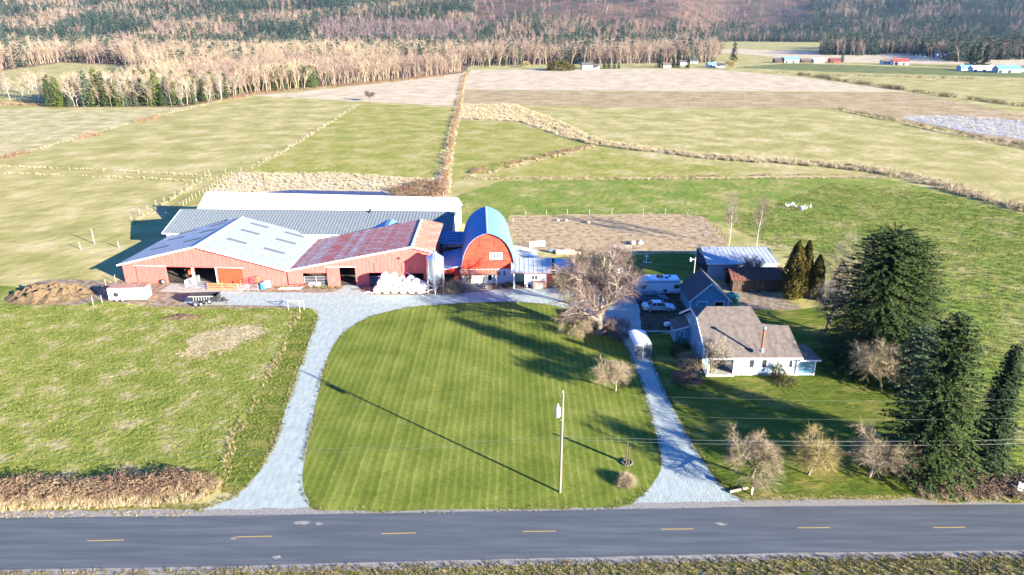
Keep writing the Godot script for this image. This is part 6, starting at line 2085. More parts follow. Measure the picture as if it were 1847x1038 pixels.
	plant("shrub", "small tufted bush with a long shadow near the stone well", "shrub", Vector3(10.93, 0, -55.22), 0.0, bare(49, 0.55, 0.03, bo), ["bark_grey", "twig_tan"], ["stems", "twigs"])
	# conifers
	var fo := {"gap": 0.3, "spray": 0.34, "dense": 1.25, "droop": 0.4, "foot": 0.03, "low_rise": -0.08, "top_rise": 0.5, "hang": 0.6, "taper": 0.36, "ragged": 0.42}
	var fo2 := fo.duplicate()
	fo2.taper = 0.55
	plant("fir_tree", "broad dark fir right of the house, the larger of two tops", "tree", Vector3(46.2, 0, -80.0), 0.0, conifer(51, 18.0, 7.4, fo), ["bark_brown", "fir_needles"])
	plant("fir_tree", "dark fir leaning on the right of the broadest fir", "tree", Vector3(49.8, 0, -80.6), 0.0, conifer(52, 16.4, 5.4, fo), ["bark_brown", "fir_needles"])
	plant("fir_tree", "tall dark fir standing nearest the road", "tree", Vector3(40.2, 0, -56.6), 0.0, conifer(53, 17.2, 5.2, fo2), ["bark_brown", "fir_needles"])
	plant("fir_tree", "young green fir filling the gap before the broadest fir", "tree", Vector3(47.5, 0, -72.5), 0.0, conifer(54, 9.0, 3.4, fo2), ["bark_brown", "spruce_needles"])
	plant("spruce_tree", "narrow dark spruce at the right of the roadside fir", "tree", Vector3(46.4, 0, -57.3), 0.0, conifer(55, 13.8, 2.2, {"gap": 0.28, "spray": 0.34, "dense": 1.5, "taper": 0.6, "droop": 0.6, "foot": 0.03, "low_rise": -0.3, "top_rise": 0.2}), ["bark_brown", "dark_needles"])
	var co := column_shrub(61, 9.4, 1.7)
	plant("column_cedar", "tallest column-shaped cedar right of the brown shed", "tree", Vector3(44.6, 0, -102.6), 0.0, co, ["bark_brown", "hedge_needles"], ["trunk", "crown"], "column cedars")
	plant("column_cedar", "slim column cedar tucked behind the tallest one", "tree", Vector3(46.6, 0, -103.5), 1.0, column_shrub(62, 9.2, 1.2), ["bark_brown", "hedge_needles"], ["trunk", "crown"], "column cedars")
	plant("column_cedar", "shorter column cedar beside the grey bare tree", "tree", Vector3(48.3, 0, -102.8), 2.0, column_shrub(63, 7.0, 1.2), ["bark_brown", "hedge_needles"], ["trunk", "crown"], "column cedars")
	plant("column_cedar", "lowest dark column cedar half hidden by the grey bare tree", "tree", Vector3(51.2, 0, -101.0), 2.0, column_shrub(64, 6.6, 1.2), ["bark_brown", "dark_needles"], ["trunk", "crown"], "column cedars")


# ---------------------------------------------------------------- woods
func in_poly(p: Vector2, poly: PackedVector2Array) -> bool:
	return Geometry2D.is_point_in_polygon(p, poly)


func vpoly(a: Array) -> PackedVector2Array:
	var out := PackedVector2Array()
	for q in a:
		out.append(Vector2(q[0], q[1]))
	return out


func woods() -> void:
	var r := RandomNumberGenerator.new()
	r.seed = 99
	var nz := FastNoiseLite.new()
	nz.seed = 3
	nz.frequency = 0.004
	nz.fractal_octaves = 3
	# prototypes
	var up_o := {"kids": [7, 4], "lens": [0.42, 0.6], "spread": [0.5, 0.55], "up": [0.03, 0.16, 0.12], "from": [0.32, 0.2], "twigs": 7, "twig_len": 1.7, "twig_w": 0.034, "wob": 0.12, "thin": 0.45}
	var rd_o := {"kids": [8, 4], "lens": [0.55, 0.65], "spread": [0.7, 0.6], "up": [0.03, 0.1, 0.06], "from": [0.25, 0.2], "twigs": 7, "twig_len": 1.6, "twig_w": 0.034, "wob": 0.18, "thin": 0.5}
	var near_bare := [bare(101, 12.0, 0.2, up_o), bare(102, 10.5, 0.2, rd_o), bare(103, 11.0, 0.16, up_o), bare(104, 8.5, 0.16, rd_o)]
	var far_o := {"kids": [7], "lens": [0.5], "spread": [0.5], "up": [0.03, 0.14], "from": [0.25], "twigs": 13, "twig_len": 2.8, "twig_w": 0.06, "wob": 0.14, "thin": 0.5, "fork": false}
	var far_bare := [bare(111, 12.0, 0.26, far_o), bare(112, 10.5, 0.28, far_o), bare(113, 11.5, 0.24, far_o)]
	var mid_con := [conifer(121, 15.0, 3.0, {"gap": 0.75, "spray": 0.95, "dense": 0.9, "limbs": false, "hang": 0.3, "foot": 0.02}), conifer(122, 12.0, 2.9, {"gap": 0.7, "spray": 0.95, "dense": 0.9, "limbs": false, "hang": 0.3, "foot": 0.02})]
	var far_con := [conifer(131, 24.0, 4.2, {"gap": 2.3, "spray": 2.1, "dense": 0.6, "limbs": false, "hang": 0.2}), conifer(132, 20.0, 4.0, {"gap": 2.1, "spray": 2.1, "dense": 0.6, "limbs": false, "hang": 0.2})]

	var treeline := vpoly([[-241.48, -370.51], [-172.66, -373.05], [-164.58, -400.42], [-163.57, -445.93], [-136.2, -485.05], [-109.93, -521.45], [-73.01, -581.12], [-44.45, -633.56], [-47.75, -713.67], [-162.51, -655.69], [-270.25, -563.57], [-257.37, -476.7], [-266.43, -412.48]])
	var belt := vpoly([[-531.97, -521.45], [-452.5, -575.15], [-499.4, -804.79], [-387.34, -741.71], [-321.46, -612.85], [-272.93, -569.3], [-164.38, -663.4], [-47.24, -722.79], [-54.14, -968.74], [-67.65, -1214.58], [-1218.2, -1214.58]])
	var mid_belt := vpoly([[-42.84, -713.67], [3.64, -732.13], [32.43, -751.54], [101.32, -751.54], [218.88, -793.55], [277.31, -968.74], [337.34, -1214.58], [-72.25, -1214.58]])
	var right_belt := vpoly([[416.82, -985.42], [461.13, -952.62], [524.47, -1020.51], [536.67, -985.42], [521.17, -893.08], [488.33, -793.55], [548.64, -840.43], [608.69, -853.02], [806.0, -828.21], [1281.6, -1326.27], [534.46, -1268.0]])
	var bare_spots := []     # [position, height, tint number]
	var con_spots := []
	# front treeline: alders with young firs among them
	var step := 3.6
	var z := -350.0
	while z > -660.0:
		var x := -290.0
		while x < -30.0:
			var p := Vector2(x + r.randf_range(-1.6, 1.6), z + r.randf_range(-1.6, 1.6))
			x += step
			if not in_poly(p, treeline):
				continue
			var n := nz.get_noise_2d(p.x * 4.0, p.y * 4.0)
			if r.randf() < 0.13 + (0.3 if n > 0.22 else 0.0):
				con_spots.append([Vector3(p.x, 0, p.y), r.randf_range(0.5, 1.0)])
			elif r.randf() < 0.8:
				bare_spots.append([Vector3(p.x, 0, p.y), r.randf_range(0.6, 1.05), n])
		z -= step
	# the clump of blue-green firs at the edge
	for q in [[-238.12, -373.05], [-239.82, -378.23], [-195.01, -378.23], [-190.79, -375.62], [-188.52, -378.23], [-188.01, -380.87], [-178.5, -378.23], [-213.39, -373.05], [-206.12, -373.05], [-222.12, -373.05], [-218.32, -375.62], [-211.81, -378.23], [-204.22, -383.55], [-183.81, -378.23], [-172.87, -412.48], [-112.92, -516.62], [-107.92, -521.45], [-103.64, -526.38], [-69.25, -587.2], [-63.12, -593.42], [-57.47, -606.24], [-156.04, -476.7], [-151.19, -485.05], [-92.89, -552.43]]:
		con_spots.append([Vector3(q[0], 0, q[1]), r.randf_range(0.9, 1.3)])
	for q in [[-293.99, -412.48], [-286.0, -406.37], [-291.16, -418.78], [-277.07, -403.37], [-291.94, -431.94], [-276.68, -412.48], [-265.78, -400.42], [-288.26, -438.83], [-335.85, -476.7], [-327.75, -476.7], [-268.27, -400.42], [-255.47, -389.02], [-261.42, -400.42]]:
		bare_spots.append([Vector3(q[0], 0, q[1]), r.randf_range(0.8, 1.15), -0.3])
	bare_spots.sort_custom(func(a, b): return a[0].z > b[0].z)
	con_spots.sort_custom(func(a, b): return a[0].z > b[0].z)
	var twig_mats := ["twig_cream", "twig_tan", "twig_pink", "twig_cream", "twig_tan"]
	var bark_mats := ["bark_white", "bark_pale", "bark_pale", "bark_white", "bark_grey"]
	var stuff_bare := [[], [], []]
	var stuff_bare_c := [[], [], []]
	var protos := []
	for i in 10:
		protos.append([near_bare[i % 4], bark_mats[i % 5], twig_mats[(i * 3 + i / 5) % 5]])
	for i in bare_spots.size():
		var s: Array = bare_spots[i]
		if i < 290:
			var pr: Array = protos[r.randi() % 10]
			var o := plant("alder_tree", "bare pale-stemmed alder in the wood edge beyond the left pastures", "tree", s[0], r.randf() * TAU, pr[0], [pr[1], pr[2]], ["trunk", "crown"], "bare alders of the wood edge")
			o.scale = Vector3.ONE * s[1]
		else:
			var k := r.randi() % 3
			stuff_bare[k].append(Transform3D(Basis(Vector3.UP, r.randf() * TAU).scaled(Vector3.ONE * s[1] * 1.1), s[0]))
			stuff_bare_c[k].append(bare_tint(r, 0.2 + s[2]))
	var cm := ["young_needles", "spruce_needles", "blue_needles", "young_needles", "fir_needles"]
	for i in mini(con_spots.size(), 240):
		var s: Array = con_spots[i]
		var o := plant("young_fir", "young green fir among the bare alders of the wood edge", "tree", s[0], r.randf() * TAU, mid_con[i % 2], ["bark_brown", cm[r.randi() % 5]], ["trunk", "crown"], "young firs of the wood edge")
		o.scale = Vector3.ONE * s[1]

	# belts behind and hillsides: one mass
	var cons := [[], []]
	var cons_c := [[], []]
	z = -560.0
	while z > -2750.0:
		var d := -z
		var st := 6.0 if d < 1100 else 8.5 if d < 1700 else 11.0
		var x := -d * 0.8 - 60.0
		while x < d * 0.8 + 60.0:
			var p := Vector2(x + r.randf_range(-0.5, 0.5) * st, z + r.randf_range(-0.5, 0.5) * st)
			x += st
			var b := p.x / -p.y
			var n := nz.get_noise_2d(p.x, p.y)
			var n2 := nz.get_noise_2d(p.x * 3.0 + 700.0, p.y * 3.0)
			var up := -p.y - hill_start(p.x, -p.y)
			var y := 0.0
			var con := 0.0       # share of conifers
			var hgt := 1.0
			var fill := 0.8
			var shift := 0.0
			if up < 0.0:
				if in_poly(p, belt):
					con = 0.05 + (0.5 if n2 > 0.34 else 0.0)
					shift = 0.25 + n * 0.5
				elif in_poly(p, mid_belt):
					con = 0.04 + (0.6 if n2 > 0.3 else 0.0)
					shift = 0.1
				elif in_poly(p, right_belt):
					con = 0.55 + n2 * 1.4
				elif b > 0.29 and up > -60.0:
					con = 0.5
				else:
					continue
			else:
				if up > (1150.0 if b < 0.27 else 1050.0):
					continue
				y = hill_h(p.x, p.y)
				if b < -0.05:
					con = 0.66 + n * 1.5 + n2 * 0.8
					shift = 0.1 + n2 * 0.6
					if b > -0.26 and up < 330.0 and up > 60.0:
						con = 0.12 + n2 * 0.5
						shift = -0.6      # purple-brown young alders
				elif b < 0.27:
					# firs and poplars below, logged ground above
					var edge := 300.0 + n * 170.0 - maxf(0.0, b - 0.02) * 300.0
					if up > edge:
						var plant_ := n2 + n * 0.4
						if plant_ > 0.16:
							con = 1.0
							hgt = 0.42
							fill = 0.95
						else:
							fill = 0.035
							hgt = 0.5
					else:
						con = 0.5 + n2 * 1.1
				else:
					con = 0.82 + n * 1.1 + n2 * 0.7
					if b < 0.4 and up > 240.0 + n * 200.0:
						if n2 < 0.1:
							fill = 0.05
							hgt = 0.5
						else:
							hgt = 0.45
							con = 0.95
			if r.randf() > fill:
				continue
			if r.randf() < con:
				var k := r.randi() % 2
				cons[k].append(Transform3D(Basis(Vector3.UP, r.randf() * TAU).scaled(Vector3.ONE * hgt * r.randf_range(0.6, 1.15)), Vector3(p.x, y - 0.3, p.y)))
				var g := r.randf_range(0.6, 1.3)
				var w := r.randf()
				cons_c[k].append(Color((0.028 + 0.026 * w) * g, (0.056 + 0.024 * w) * g, (0.050 - 0.014 * w) * g) * (1.25 if hgt < 0.5 else 1.0))
			else:
				var k := r.randi() % 3
				stuff_bare[k].append(Transform3D(Basis(Vector3.UP, r.randf() * TAU).scaled(Vector3.ONE * r.randf_range(0.9, 1.45) * (1.0 if up < 0 else 1.15)), Vector3(p.x, y - 0.2, p.y)))
				stuff_bare_c[k].append(bare_tint(r, shift + r.randf_range(-0.25, 0.25)))
		z -= st
	var white_m := plain("wood_tone", Color(1, 1, 1), 0.85)
	white_m.vertex_color_use_as_albedo = true
	var one := Node3D.new()
	one.name = "bare_woodland"
	add_child(one)
	tag(one, "mass of leafless woodland across the valley and lower hills", "woodland", "", "stuff")
	for k in 3:
		var pair: Array = far_bare[k]
		scatter("trunks", pair[0], white_m, stuff_bare[k], stuff_bare_c[k], one)
		scatter("crowns", pair[1], white_m, stuff_bare[k], stuff_bare_c[k], one)
	one = Node3D.new()
	one.name = "conifer_forest"
	add_child(one)
	tag(one, "mass of blue-green conifer forest covering the hills", "forest", "", "stuff")
	for k in 2:
		scatter("crowns", far_con[k][1], white_m, cons[k], cons_c[k], one)
	# floor under the flat woods
	sheet("forest_floor", [[-239.91, -368.0], [-171.53, -370.51], [-162.3, -442.35], [-108.94, -516.62], [-43.01, -626.51], [-41.65, -741.71], [218.88, -793.55], [297.09, -1039.0], [351.99, -1268.0], [-80.19, -1268.0], [-1271.09, -1268.0], [-522.47, -511.86], [-443.63, -563.57], [-492.56, -793.55], [-382.44, -732.13], [-302.18, -575.15], [-253.15, -468.63], [-263.26, -406.37]], 0.012, M.forest_floor, "brown leaf litter under the bare woods", 12, 3)


func bare_tint(r: RandomNumberGenerator, shift: float) -> Color:
	var cream := Color(0.30, 0.235, 0.15)
	var pink := Color(0.205, 0.14, 0.11)
	var purple := Color(0.14, 0.10, 0.105)
	var c := pink.lerp(cream, clampf(shift * 1.6 + r.randf_range(-0.2, 0.4), 0, 1)) if shift > -0.1 else pink.lerp(purple, clampf(-shift * 1.4 + r.randf_range(-0.2, 0.2), 0, 1))
	return c * r.randf_range(0.7, 1.2)


# ---------------------------------------------------------------- hedges, reeds, grass
var r4 := RandomNumberGenerator.new()


func tuft_mesh(seed_: int, n: int, h: float, w: float, splay: float) -> ArrayMesh:
	var r := RandomNumberGenerator.new()
	r.seed = seed_
	var b := MB.new()
	for i in n:
		var a := r.randf() * TAU
		var p := Vector3(cos(a), 0, sin(a)) * r.randf() * splay * 0.5
		var e := p + Vector3(cos(a) * splay * r.randf_range(0.3, 1.0), h * r.randf_range(0.55, 1.0), sin(a) * splay * r.randf_range(0.3, 1.0))
		b.leaf(p, e, Vector3(-sin(a), 0, cos(a)).rotated(Vector3.UP, r.randf_range(-1, 1)) * w)
	return b.mesh()


func bramble_mesh(seed_: int, n: int, R: float, H: float) -> ArrayMesh:
	var r := RandomNumberGenerator.new()
	r.seed = seed_
	var b := MB.new()
	b.use_col = true
	for i in n:
		var a := r.randf() * TAU
		var tone := r.randf_range(0.6, 1.3)
		b.col = Color(tone, tone, tone)
		var p := Vector3(cos(a), 0, sin(a)) * r.randf() * R * 0.6
		var top := p + Vector3(cos(a) * R * 0.35, H * r.randf_range(0.5, 1.0), sin(a) * R * 0.35)
		var e := top + Vector3(cos(a) * R * r.randf_range(0.2, 0.6), -H * r.randf_range(0.0, 0.5), sin(a) * R * r.randf_range(0.2, 0.6))
		b.sliver(p, top, 0.03)
		b.sliver(top, e, 0.025)
		for k in 3:
			var q := p.lerp(top, r.randf()) if k == 0 else top.lerp(e, r.randf())
			var d := Vector3(r.randf_range(-1, 1), r.randf_range(-0.3, 1), r.randf_range(-1, 1)).normalized()
			b.leaf(q, q + d * (0.28 if n < 20 else 0.17) * R, d.cross(Vector3.UP) * (0.1 if n < 20 else 0.06) * R)
	return b.mesh()


# clumps strewn along a line, `wide` across
func along(p: Array, wide: float, gap: float, size: float, vary := 0.35) -> Array:
	var out := []
	for i in p.size() - 1:
		var a := Vector2(p[i][0], p[i][1])
		var c := Vector2(p[i + 1][0], p[i + 1][1])
		var n := maxi(1, int(a.distance_to(c) / gap))
		var side := (c - a).normalized().orthogonal()
		for k in n:
			var q := a.lerp(c, (k + r4.randf()) / n) + side * r4.randf_range(-0.5, 0.5) * wide
			if wob.get_noise_2d(q.x * 9.0, q.y * 9.0) < -0.1 and r4.randf() < 0.75:
				continue
			out.append(Transform3D(Basis(Vector3.UP, r4.randf() * TAU).scaled(Vector3.ONE * size * r4.randf_range(1.0 - vary, 1.0 + vary)), Vector3(q.x, 0.0, q.y)))
	return out


func within(p: Array, per_m2: float, size: float, vary := 0.35) -> Array:
	var poly := vpoly(p)
	var lo := Vector2(INF, INF)
	var hi := -lo
	for q in poly:
		lo = lo.min(q)
		hi = hi.max(q)
	var out := []
	var n := int((hi.x - lo.x) * (hi.y - lo.y) * per_m2)
	for i in n:
		var q := Vector2(r4.randf_range(lo.x, hi.x), r4.randf_range(lo.y, hi.y))
		if in_poly(q, poly):
			out.append(Transform3D(Basis(Vector3.UP, r4.randf() * TAU).scaled(Vector3.ONE * size * r4.randf_range(1.0 - vary, 1.0 + vary)), Vector3(q.x, 0.0, q.y)))
	return out


func tones(n: int, a: Color, b: Color) -> Array:
	var out := []
	for i in n:
		out.append(a.lerp(b, r4.randf()) * r4.randf_range(0.8, 1.15))
	return out


func growth(called: String, label: String, cat: String, mesh: Mesh, m: Material, where: Array, a: Color, b: Color, kind := "stuff") -> void:
	if kind == "stuff":
		tag(scatter(called, mesh, m, where, tones(where.size(), a, b), self), label, cat, "", kind)
		return
	# one hedge or thicket: its clumps joined into one mesh
	var src := mesh.surface_get_arrays(0)
	var sv: PackedVector3Array = src[Mesh.ARRAY_VERTEX]
	var sn: PackedVector3Array = src[Mesh.ARRAY_NORMAL]
	var sc: PackedColorArray = src[Mesh.ARRAY_COLOR]
	var v := PackedVector3Array()
	var n := PackedVector3Array()
	var c := PackedColorArray()
	for t: Transform3D in where:
		v.append_array(t * sv)
		n.append_array(Transform3D(t.basis.orthonormalized()) * sn)
		var tint := a.lerp(b, r4.randf()) * r4.randf_range(0.75, 1.2)
		for q in sc:
			c.append(q * tint)
	var arr := []
	arr.resize(Mesh.ARRAY_MAX)
	arr[Mesh.ARRAY_VERTEX] = v
	arr[Mesh.ARRAY_NORMAL] = n
	arr[Mesh.ARRAY_COLOR] = c
	var am := ArrayMesh.new()
	am.add_surface_from_arrays(Mesh.PRIMITIVE_TRIANGLES, arr)
	tag(put_mesh(called, am, m, self), label, cat)


func hedges() -> void:
	r4.seed = 17
	var tone := plain("leaf_tone", Color(1, 1, 1), 0.8)
	tone.vertex_color_use_as_albedo = true
	tone.backlight_enabled = true
	tone.backlight = Color(0.3, 0.3, 0.25)
	tone.metallic_specular = 0.25
	var br := bramble_mesh(1, 15, 1.0, 1.0)
	var br2 := bramble_mesh(9, 42, 0.95, 1.0)
	var reed := tuft_mesh(2, 38, 1.2, 0.028, 0.8)
	var straw := tuft_mesh(3, 16, 0.55, 0.035, 0.45)
	var rust_a := Color(0.24, 0.135, 0.085)
	var rust_b := Color(0.34, 0.225, 0.14)
	var dk_a := Color(0.10, 0.075, 0.045)
	var dk_b := Color(0.16, 0.12, 0.065)
	var pale_a := Color(0.30, 0.245, 0.15)
	var pale_b := Color(0.46, 0.385, 0.26)
	var V := [[-17.37, -173.65], [-19.03, -195.3], [-20.38, -216.0], [-22.21, -250.46], [-24.32, -295.29], [-26.95, -353.61], [-32.37, -457.01], [-39.79, -606.24]]
	growth("bramble_hedge", "long rusty-brown bramble hedge running straight away behind the barns", "hedge", br, tone, along(V, 1.3, 0.6, 0.8, 0.7), rust_a, rust_b, "thing")
	growth("dry_grass", "pale dry grass along the straight bramble hedge", "dry grass", reed, tone, along(V, 3.6, 0.22, 0.5, 0.6), pale_a, pale_b)
	var V2 := [[-13.33, -197.59], [-7.29, -208.1], [2.9, -218.76], [16.14, -233.61], [30.05, -249.26]]
	growth("bramble_hedge", "rusty bramble hedge slanting right behind the arched barn", "hedge", br, tone, along(V2, 1.3, 0.35, 0.75, 0.6), rust_a, rust_b, "thing")
	growth("dry_grass", "straw strip below the slanting bramble hedge", "dry grass", reed, tone, along([[-12.31, -193.81], [4.58, -215.1], [29.78, -246.91]], 2.0, 0.3, 0.6), pale_a, pale_b)
	var V3 := [[-13.46, -194.55], [11.96, -193.07], [40.37, -194.55], [64.67, -196.82], [87.58, -198.36], [109.22, -196.82]]
	growth("bramble_hedge", "low brown bramble strip bounding the bright pasture", "hedge", br, tone, along(V3, 1.0, 0.6, 0.5, 0.6), rust_a, rust_b, "thing")
	growth("dry_grass", "straw edge in front of the low bramble strip", "dry grass", reed, tone, along([[-13.32, -192.33], [39.95, -192.33], [108.05, -194.55]], 1.6, 0.3, 0.55), pale_a, pale_b)
	var V4 := [[-2.51, -378.23], [9.61, -336.02], [18.39, -305.44], [25.38, -275.37], [30.73, -255.34], [48.9, -238.98], [67.69, -224.48], [86.79, -217.83], [101.08, -210.67], [110.41, -202.31], [114.3, -191.6], [116.65, -179.92], [119.77, -168.91], [121.6, -159.6], [128.69, -143.95]]
	growth("ditch_reeds", "pale reeds lining the winding ditch across the pastures", "reeds", reed, tone, along(V4, 8.0, 0.07, 0.8, 0.6), pale_a, pale_b)
	var w := MB.new()
	var line := rag_line(V4, 4.0, 0.8, false)
	for i in line.size() - 1:
		var a: Vector2 = line[i]
		var c: Vector2 = line[i + 1]
		var s := (c - a).normalized().orthogonal() * 0.8
		w.quad(Vector3(a.x - s.x, 0.03, a.y - s.y), Vector3(a.x + s.x, 0.03, a.y + s.y), Vector3(c.x + s.x, 0.03, c.y + s.y), Vector3(c.x - s.x, 0.03, c.y - s.y))
	setting(put("ditch_water", w, M.slurry, self), "dark water in the winding ditch")
	growth("ditch_brush", "dark brambles in the winding ditch", "brambles", br, tone, along(V4, 2.0, 1.6, 0.6), dk_a, dk_b)
	var tri := [[-26.97, -378.23], [-2.52, -380.87], [14.94, -308.97], [29.58, -250.46], [18.57, -271.13], [4.05, -312.57], [-24.39, -321.95]]
	sheet("reed_bed", tri, 0.016, M.straw_field, "pale reed bed where hedge and ditch meet", 6, 1.5)
	growth("reeds", "pale reeds of the wet corner beside the straight hedge", "reeds", reed, tone, within(tri, 1.6, 0.6, 0.7), pale_a, pale_b)
	growth("far_hedge", "dark low hedge between brown stubble and olive field", "hedge", br, tone, along([[166.6, -360.67], [170.95, -321.95], [174.17, -300.28], [175.2, -285.77], [182.33, -248.08], [185.3, -225.46]], 2.0, 0.8, 0.9, 0.6), dk_a, dk_b, "thing")
	growth("dry_grass", "straw along the dark low hedge of the far fields", "dry grass", reed, tone, along([[164.51, -355.93], [172.56, -281.23], [179.14, -243.45], [181.6, -220.64]], 2.4, 0.5, 0.8), pale_a, pale_b)
	growth("far_hedge", "gappy dark hedge beyond the brown stubble field", "hedge", br, tone, along([[240.36, -606.24], [247.98, -569.3], [245.31, -557.95], [251.27, -511.86], [250.48, -498.1], [255.77, -464.69]], 4.0, 0.8, 1.5, 0.6), dk_a, dk_b, "thing")
	growth("far_hedge", "dark hedge pieces below the flock of white birds", "hedge", br, tone, along([[255.22, -457.01], [258.97, -418.78], [263.23, -412.48], [263.9, -403.37], [263.95, -389.02], [270.67, -370.51]], 3.5, 0.9, 1.3, 0.6), dk_a, dk_b, "thing")
	growth("far_hedge", "low dark hedge along the far dark green field", "hedge", br, tone, along([[231.48, -633.56], [242.91, -612.85], [265.49, -599.76], [321.19, -575.15], [359.06, -557.95]], 5.0, 3.0, 1.3, 0.6), dk_a, dk_b, "thing")
	# wet white stubble patch
	var wet := [[181.65, -327.84], [208.42, -333.94], [228.16, -314.41], [229.19, -279.74], [195.07, -235.73], [192.65, -263.01], [184.97, -279.74], [182.66, -298.6]]
	sheet("wet_patch", wet, 0.016, grainy("wet_stubble", [[0.3, 0.46, 0.43, 0.38], [0.5, 0.36, 0.34, 0.31], [0.62, 0.10, 0.12, 0.17], [0.8, 0.5, 0.47, 0.43]], 26.0, {"freq": 0.03, "stretch": Vector3(0.4, 1, 1)}), "flooded pale stubble at the right edge of the fields", 6, 2)
	growth("reeds", "bleached reeds standing in the flooded stubble", "reeds", reed, tone, within(wet, 0.25, 0.7), Color(0.4, 0.36, 0.3), Color(0.5, 0.46, 0.4))
	# left field lines
	for q in [[[[-78.49, -208.1], [-78.27, -243.45], [-79.63, -298.6], [-82.1, -378.23]], "straw line climbing to the lone bare tree", 3.0], [[[-156.49, -210.67], [-128.61, -206.41], [-106.26, -201.51], [-86.16, -196.06]], "upper straw fence line in the left pasture", 1.6], [[[-149.61, -200.72], [-127.83, -196.82], [-105.63, -193.81], [-87.77, -189.44]], "lower straw fence line in the left pasture", 1.8], [[[-164.03, -221.59], [-165.03, -255.34], [-166.62, -279.74], [-166.1, -340.26], [-159.28, -431.94]], "straw line along the bleached meadow", 4.0], [[[-83.28, -147.03], [-84.59, -165.51], [-85.94, -188.02], [-82.89, -193.81], [-80.24, -201.51]], "straw strip along the fence behind the pole barn", 1.6]]:
		growth("dry_grass", q[1], "dry grass", reed, tone, along(q[0], q[2] * 0.7, 0.45, 0.42, 0.6), pale_a, pale_b)
	for q in [[[[-164.46, -223.51], [-164.07, -234.66]], "short rust-red bramble patch at the left picture edge"], [[[-163.45, -263.01], [-162.19, -279.74]], "rust-red bramble patch along the bleached meadow's lower edge"], [[[-166.08, -308.97], [-164.79, -331.89]], "rust-red bramble patch along the bleached meadow's upper edge"], [[[-275.92, -383.55], [-241.03, -373.05]], "rusty bramble bank before the dark young firs"], [[[-163.42, -397.51], [-158.61, -431.94], [-132.83, -472.63], [-91.5, -531.4], [-56.29, -593.42]], "red-brown undergrowth along the wood edge"]]:
		growth("bramble_patch", q[1], "brambles", br, tone, along(q[0], 4.5, 0.5, 1.1), rust_a, rust_b, "thing")
	# slurry pond bank
	var bank := [[-79.2, -176.11], [-79.84, -188.02], [-79.95, -200.72], [-52.41, -200.72], [-21.57, -192.33], [-18.21, -181.23], [-17.79, -173.65], [-28.48, -171.25], [-32.52, -178.64], [-59.29, -180.58], [-67.28, -176.11]]
	growth("dry_grass", "thick dry grass on the slurry pond bank", "dry grass", reed, tone, within(bank, 1.6, 0.42, 0.7), pale_a, pale_b)
	growth("pond_brambles", "brown brambles at the right end of the slurry pond", "brambles", br, tone, within([[-32.41, -178.0], [-23.74, -190.87], [-18.52, -184.57], [-17.57, -171.25], [-28.3, -170.08]], 0.5, 1.1), rust_a, dk_b, "thing")
	# roadside banks
	var bank_l := [[-51.55, -54.21], [-48.63, -54.54], [-40.93, -54.88], [-33.39, -55.74], [-28.68, -55.74], [-27.65, -54.21], [-28.82, -52.51], [-31.56, -51.8], [-46.21, -51.04], [-49.1, -50.89]]
	sheet("roadside_bank", bank_l, 0.03, M.verge, "dry grassy bank between left pasture and road", 1.2, 0.4)
	growth("roadside_brambles", "rusty bramble thicket on the roadside bank left of the drive", "brambles", br2, tone, within([[-51.67, -54.38], [-48.75, -54.71], [-41.03, -55.05], [-33.47, -55.91], [-28.68, -55.74], [-27.99, -54.54], [-30.74, -53.39], [-39.69, -52.75], [-47.17, -52.43], [-50.12, -52.27]], 3.0, 0.8, 0.6), Color(0.15, 0.085, 0.06), Color(0.32, 0.235, 0.14), "thing")
	growth("dry_grass", "bleached grass on the roadside bank left of the drive", "dry grass", reed, tone, within(bank_l, 12.0, 0.38, 0.6), Color(0.30, 0.22, 0.12), Color(0.50, 0.40, 0.26))
	growth("roadside_weeds", "green weeds among the roadside brambles left of the drive", "weeds", straw, tone, within(bank_l, 2.0, 0.6), Color(0.07, 0.09, 0.02), Color(0.14, 0.15, 0.04))
	var bank_r := [[38.52, -55.22], [41.48, -55.56], [48.86, -54.88], [54.06, -54.54], [52.49, -52.51], [47.06, -52.27], [39.57, -52.27], [37.63, -52.91]]
	sheet("roadside_bank", bank_r, 0.03, M.verge, "dry grassy bank under the roadside fir", 1.2, 0.4)
	growth("roadside_brambles", "brown bramble tangle below the roadside fir and spruce", "brambles", br2, tone, within([[38.99, -55.39], [49.34, -55.56], [54.58, -55.22], [52.92, -53.07], [47.72, -53.23], [40.03, -53.07]], 2.2, 0.8), Color(0.17, 0.10, 0.07), Color(0.30, 0.21, 0.14), "thing")
	growth("dry_grass", "bleached grass under the roadside fir", "dry grass", reed, tone, within(bank_r, 6.0, 0.4, 0.5), pale_a * 0.8, pale_b)
	# near verge
	growth("dry_grass", "dry grass along the near side of the road", "dry grass", straw, tone, within([[-44.66, -43.64], [-27.86, -43.88], [-10.09, -44.49], [8.03, -44.98], [26.45, -45.49], [46.43, -45.81], [44.08, -42.69], [-43.95, -42.69]], 26.0, 0.32, 0.6), Color(0.10, 0.095, 0.035), Color(0.27, 0.215, 0.115))
	growth("dry_grass", "ragged grass along the far road shoulder", "dry grass", straw, tone, along([[-49.76, -50.44], [-29.53, -50.66], [-28.85, -50.81]], 0.8, 0.12, 0.35), pale_a * 0.7, pale_b * 0.8)
	growth("dry_grass", "ragged grass between lawn and road", "dry grass", straw, tone, along([[-17.11, -51.11], [-6.19, -51.19], [8.9, -51.57]], 0.9, 0.12, 0.3), Color(0.13, 0.14, 0.03), Color(0.3, 0.25, 0.1))

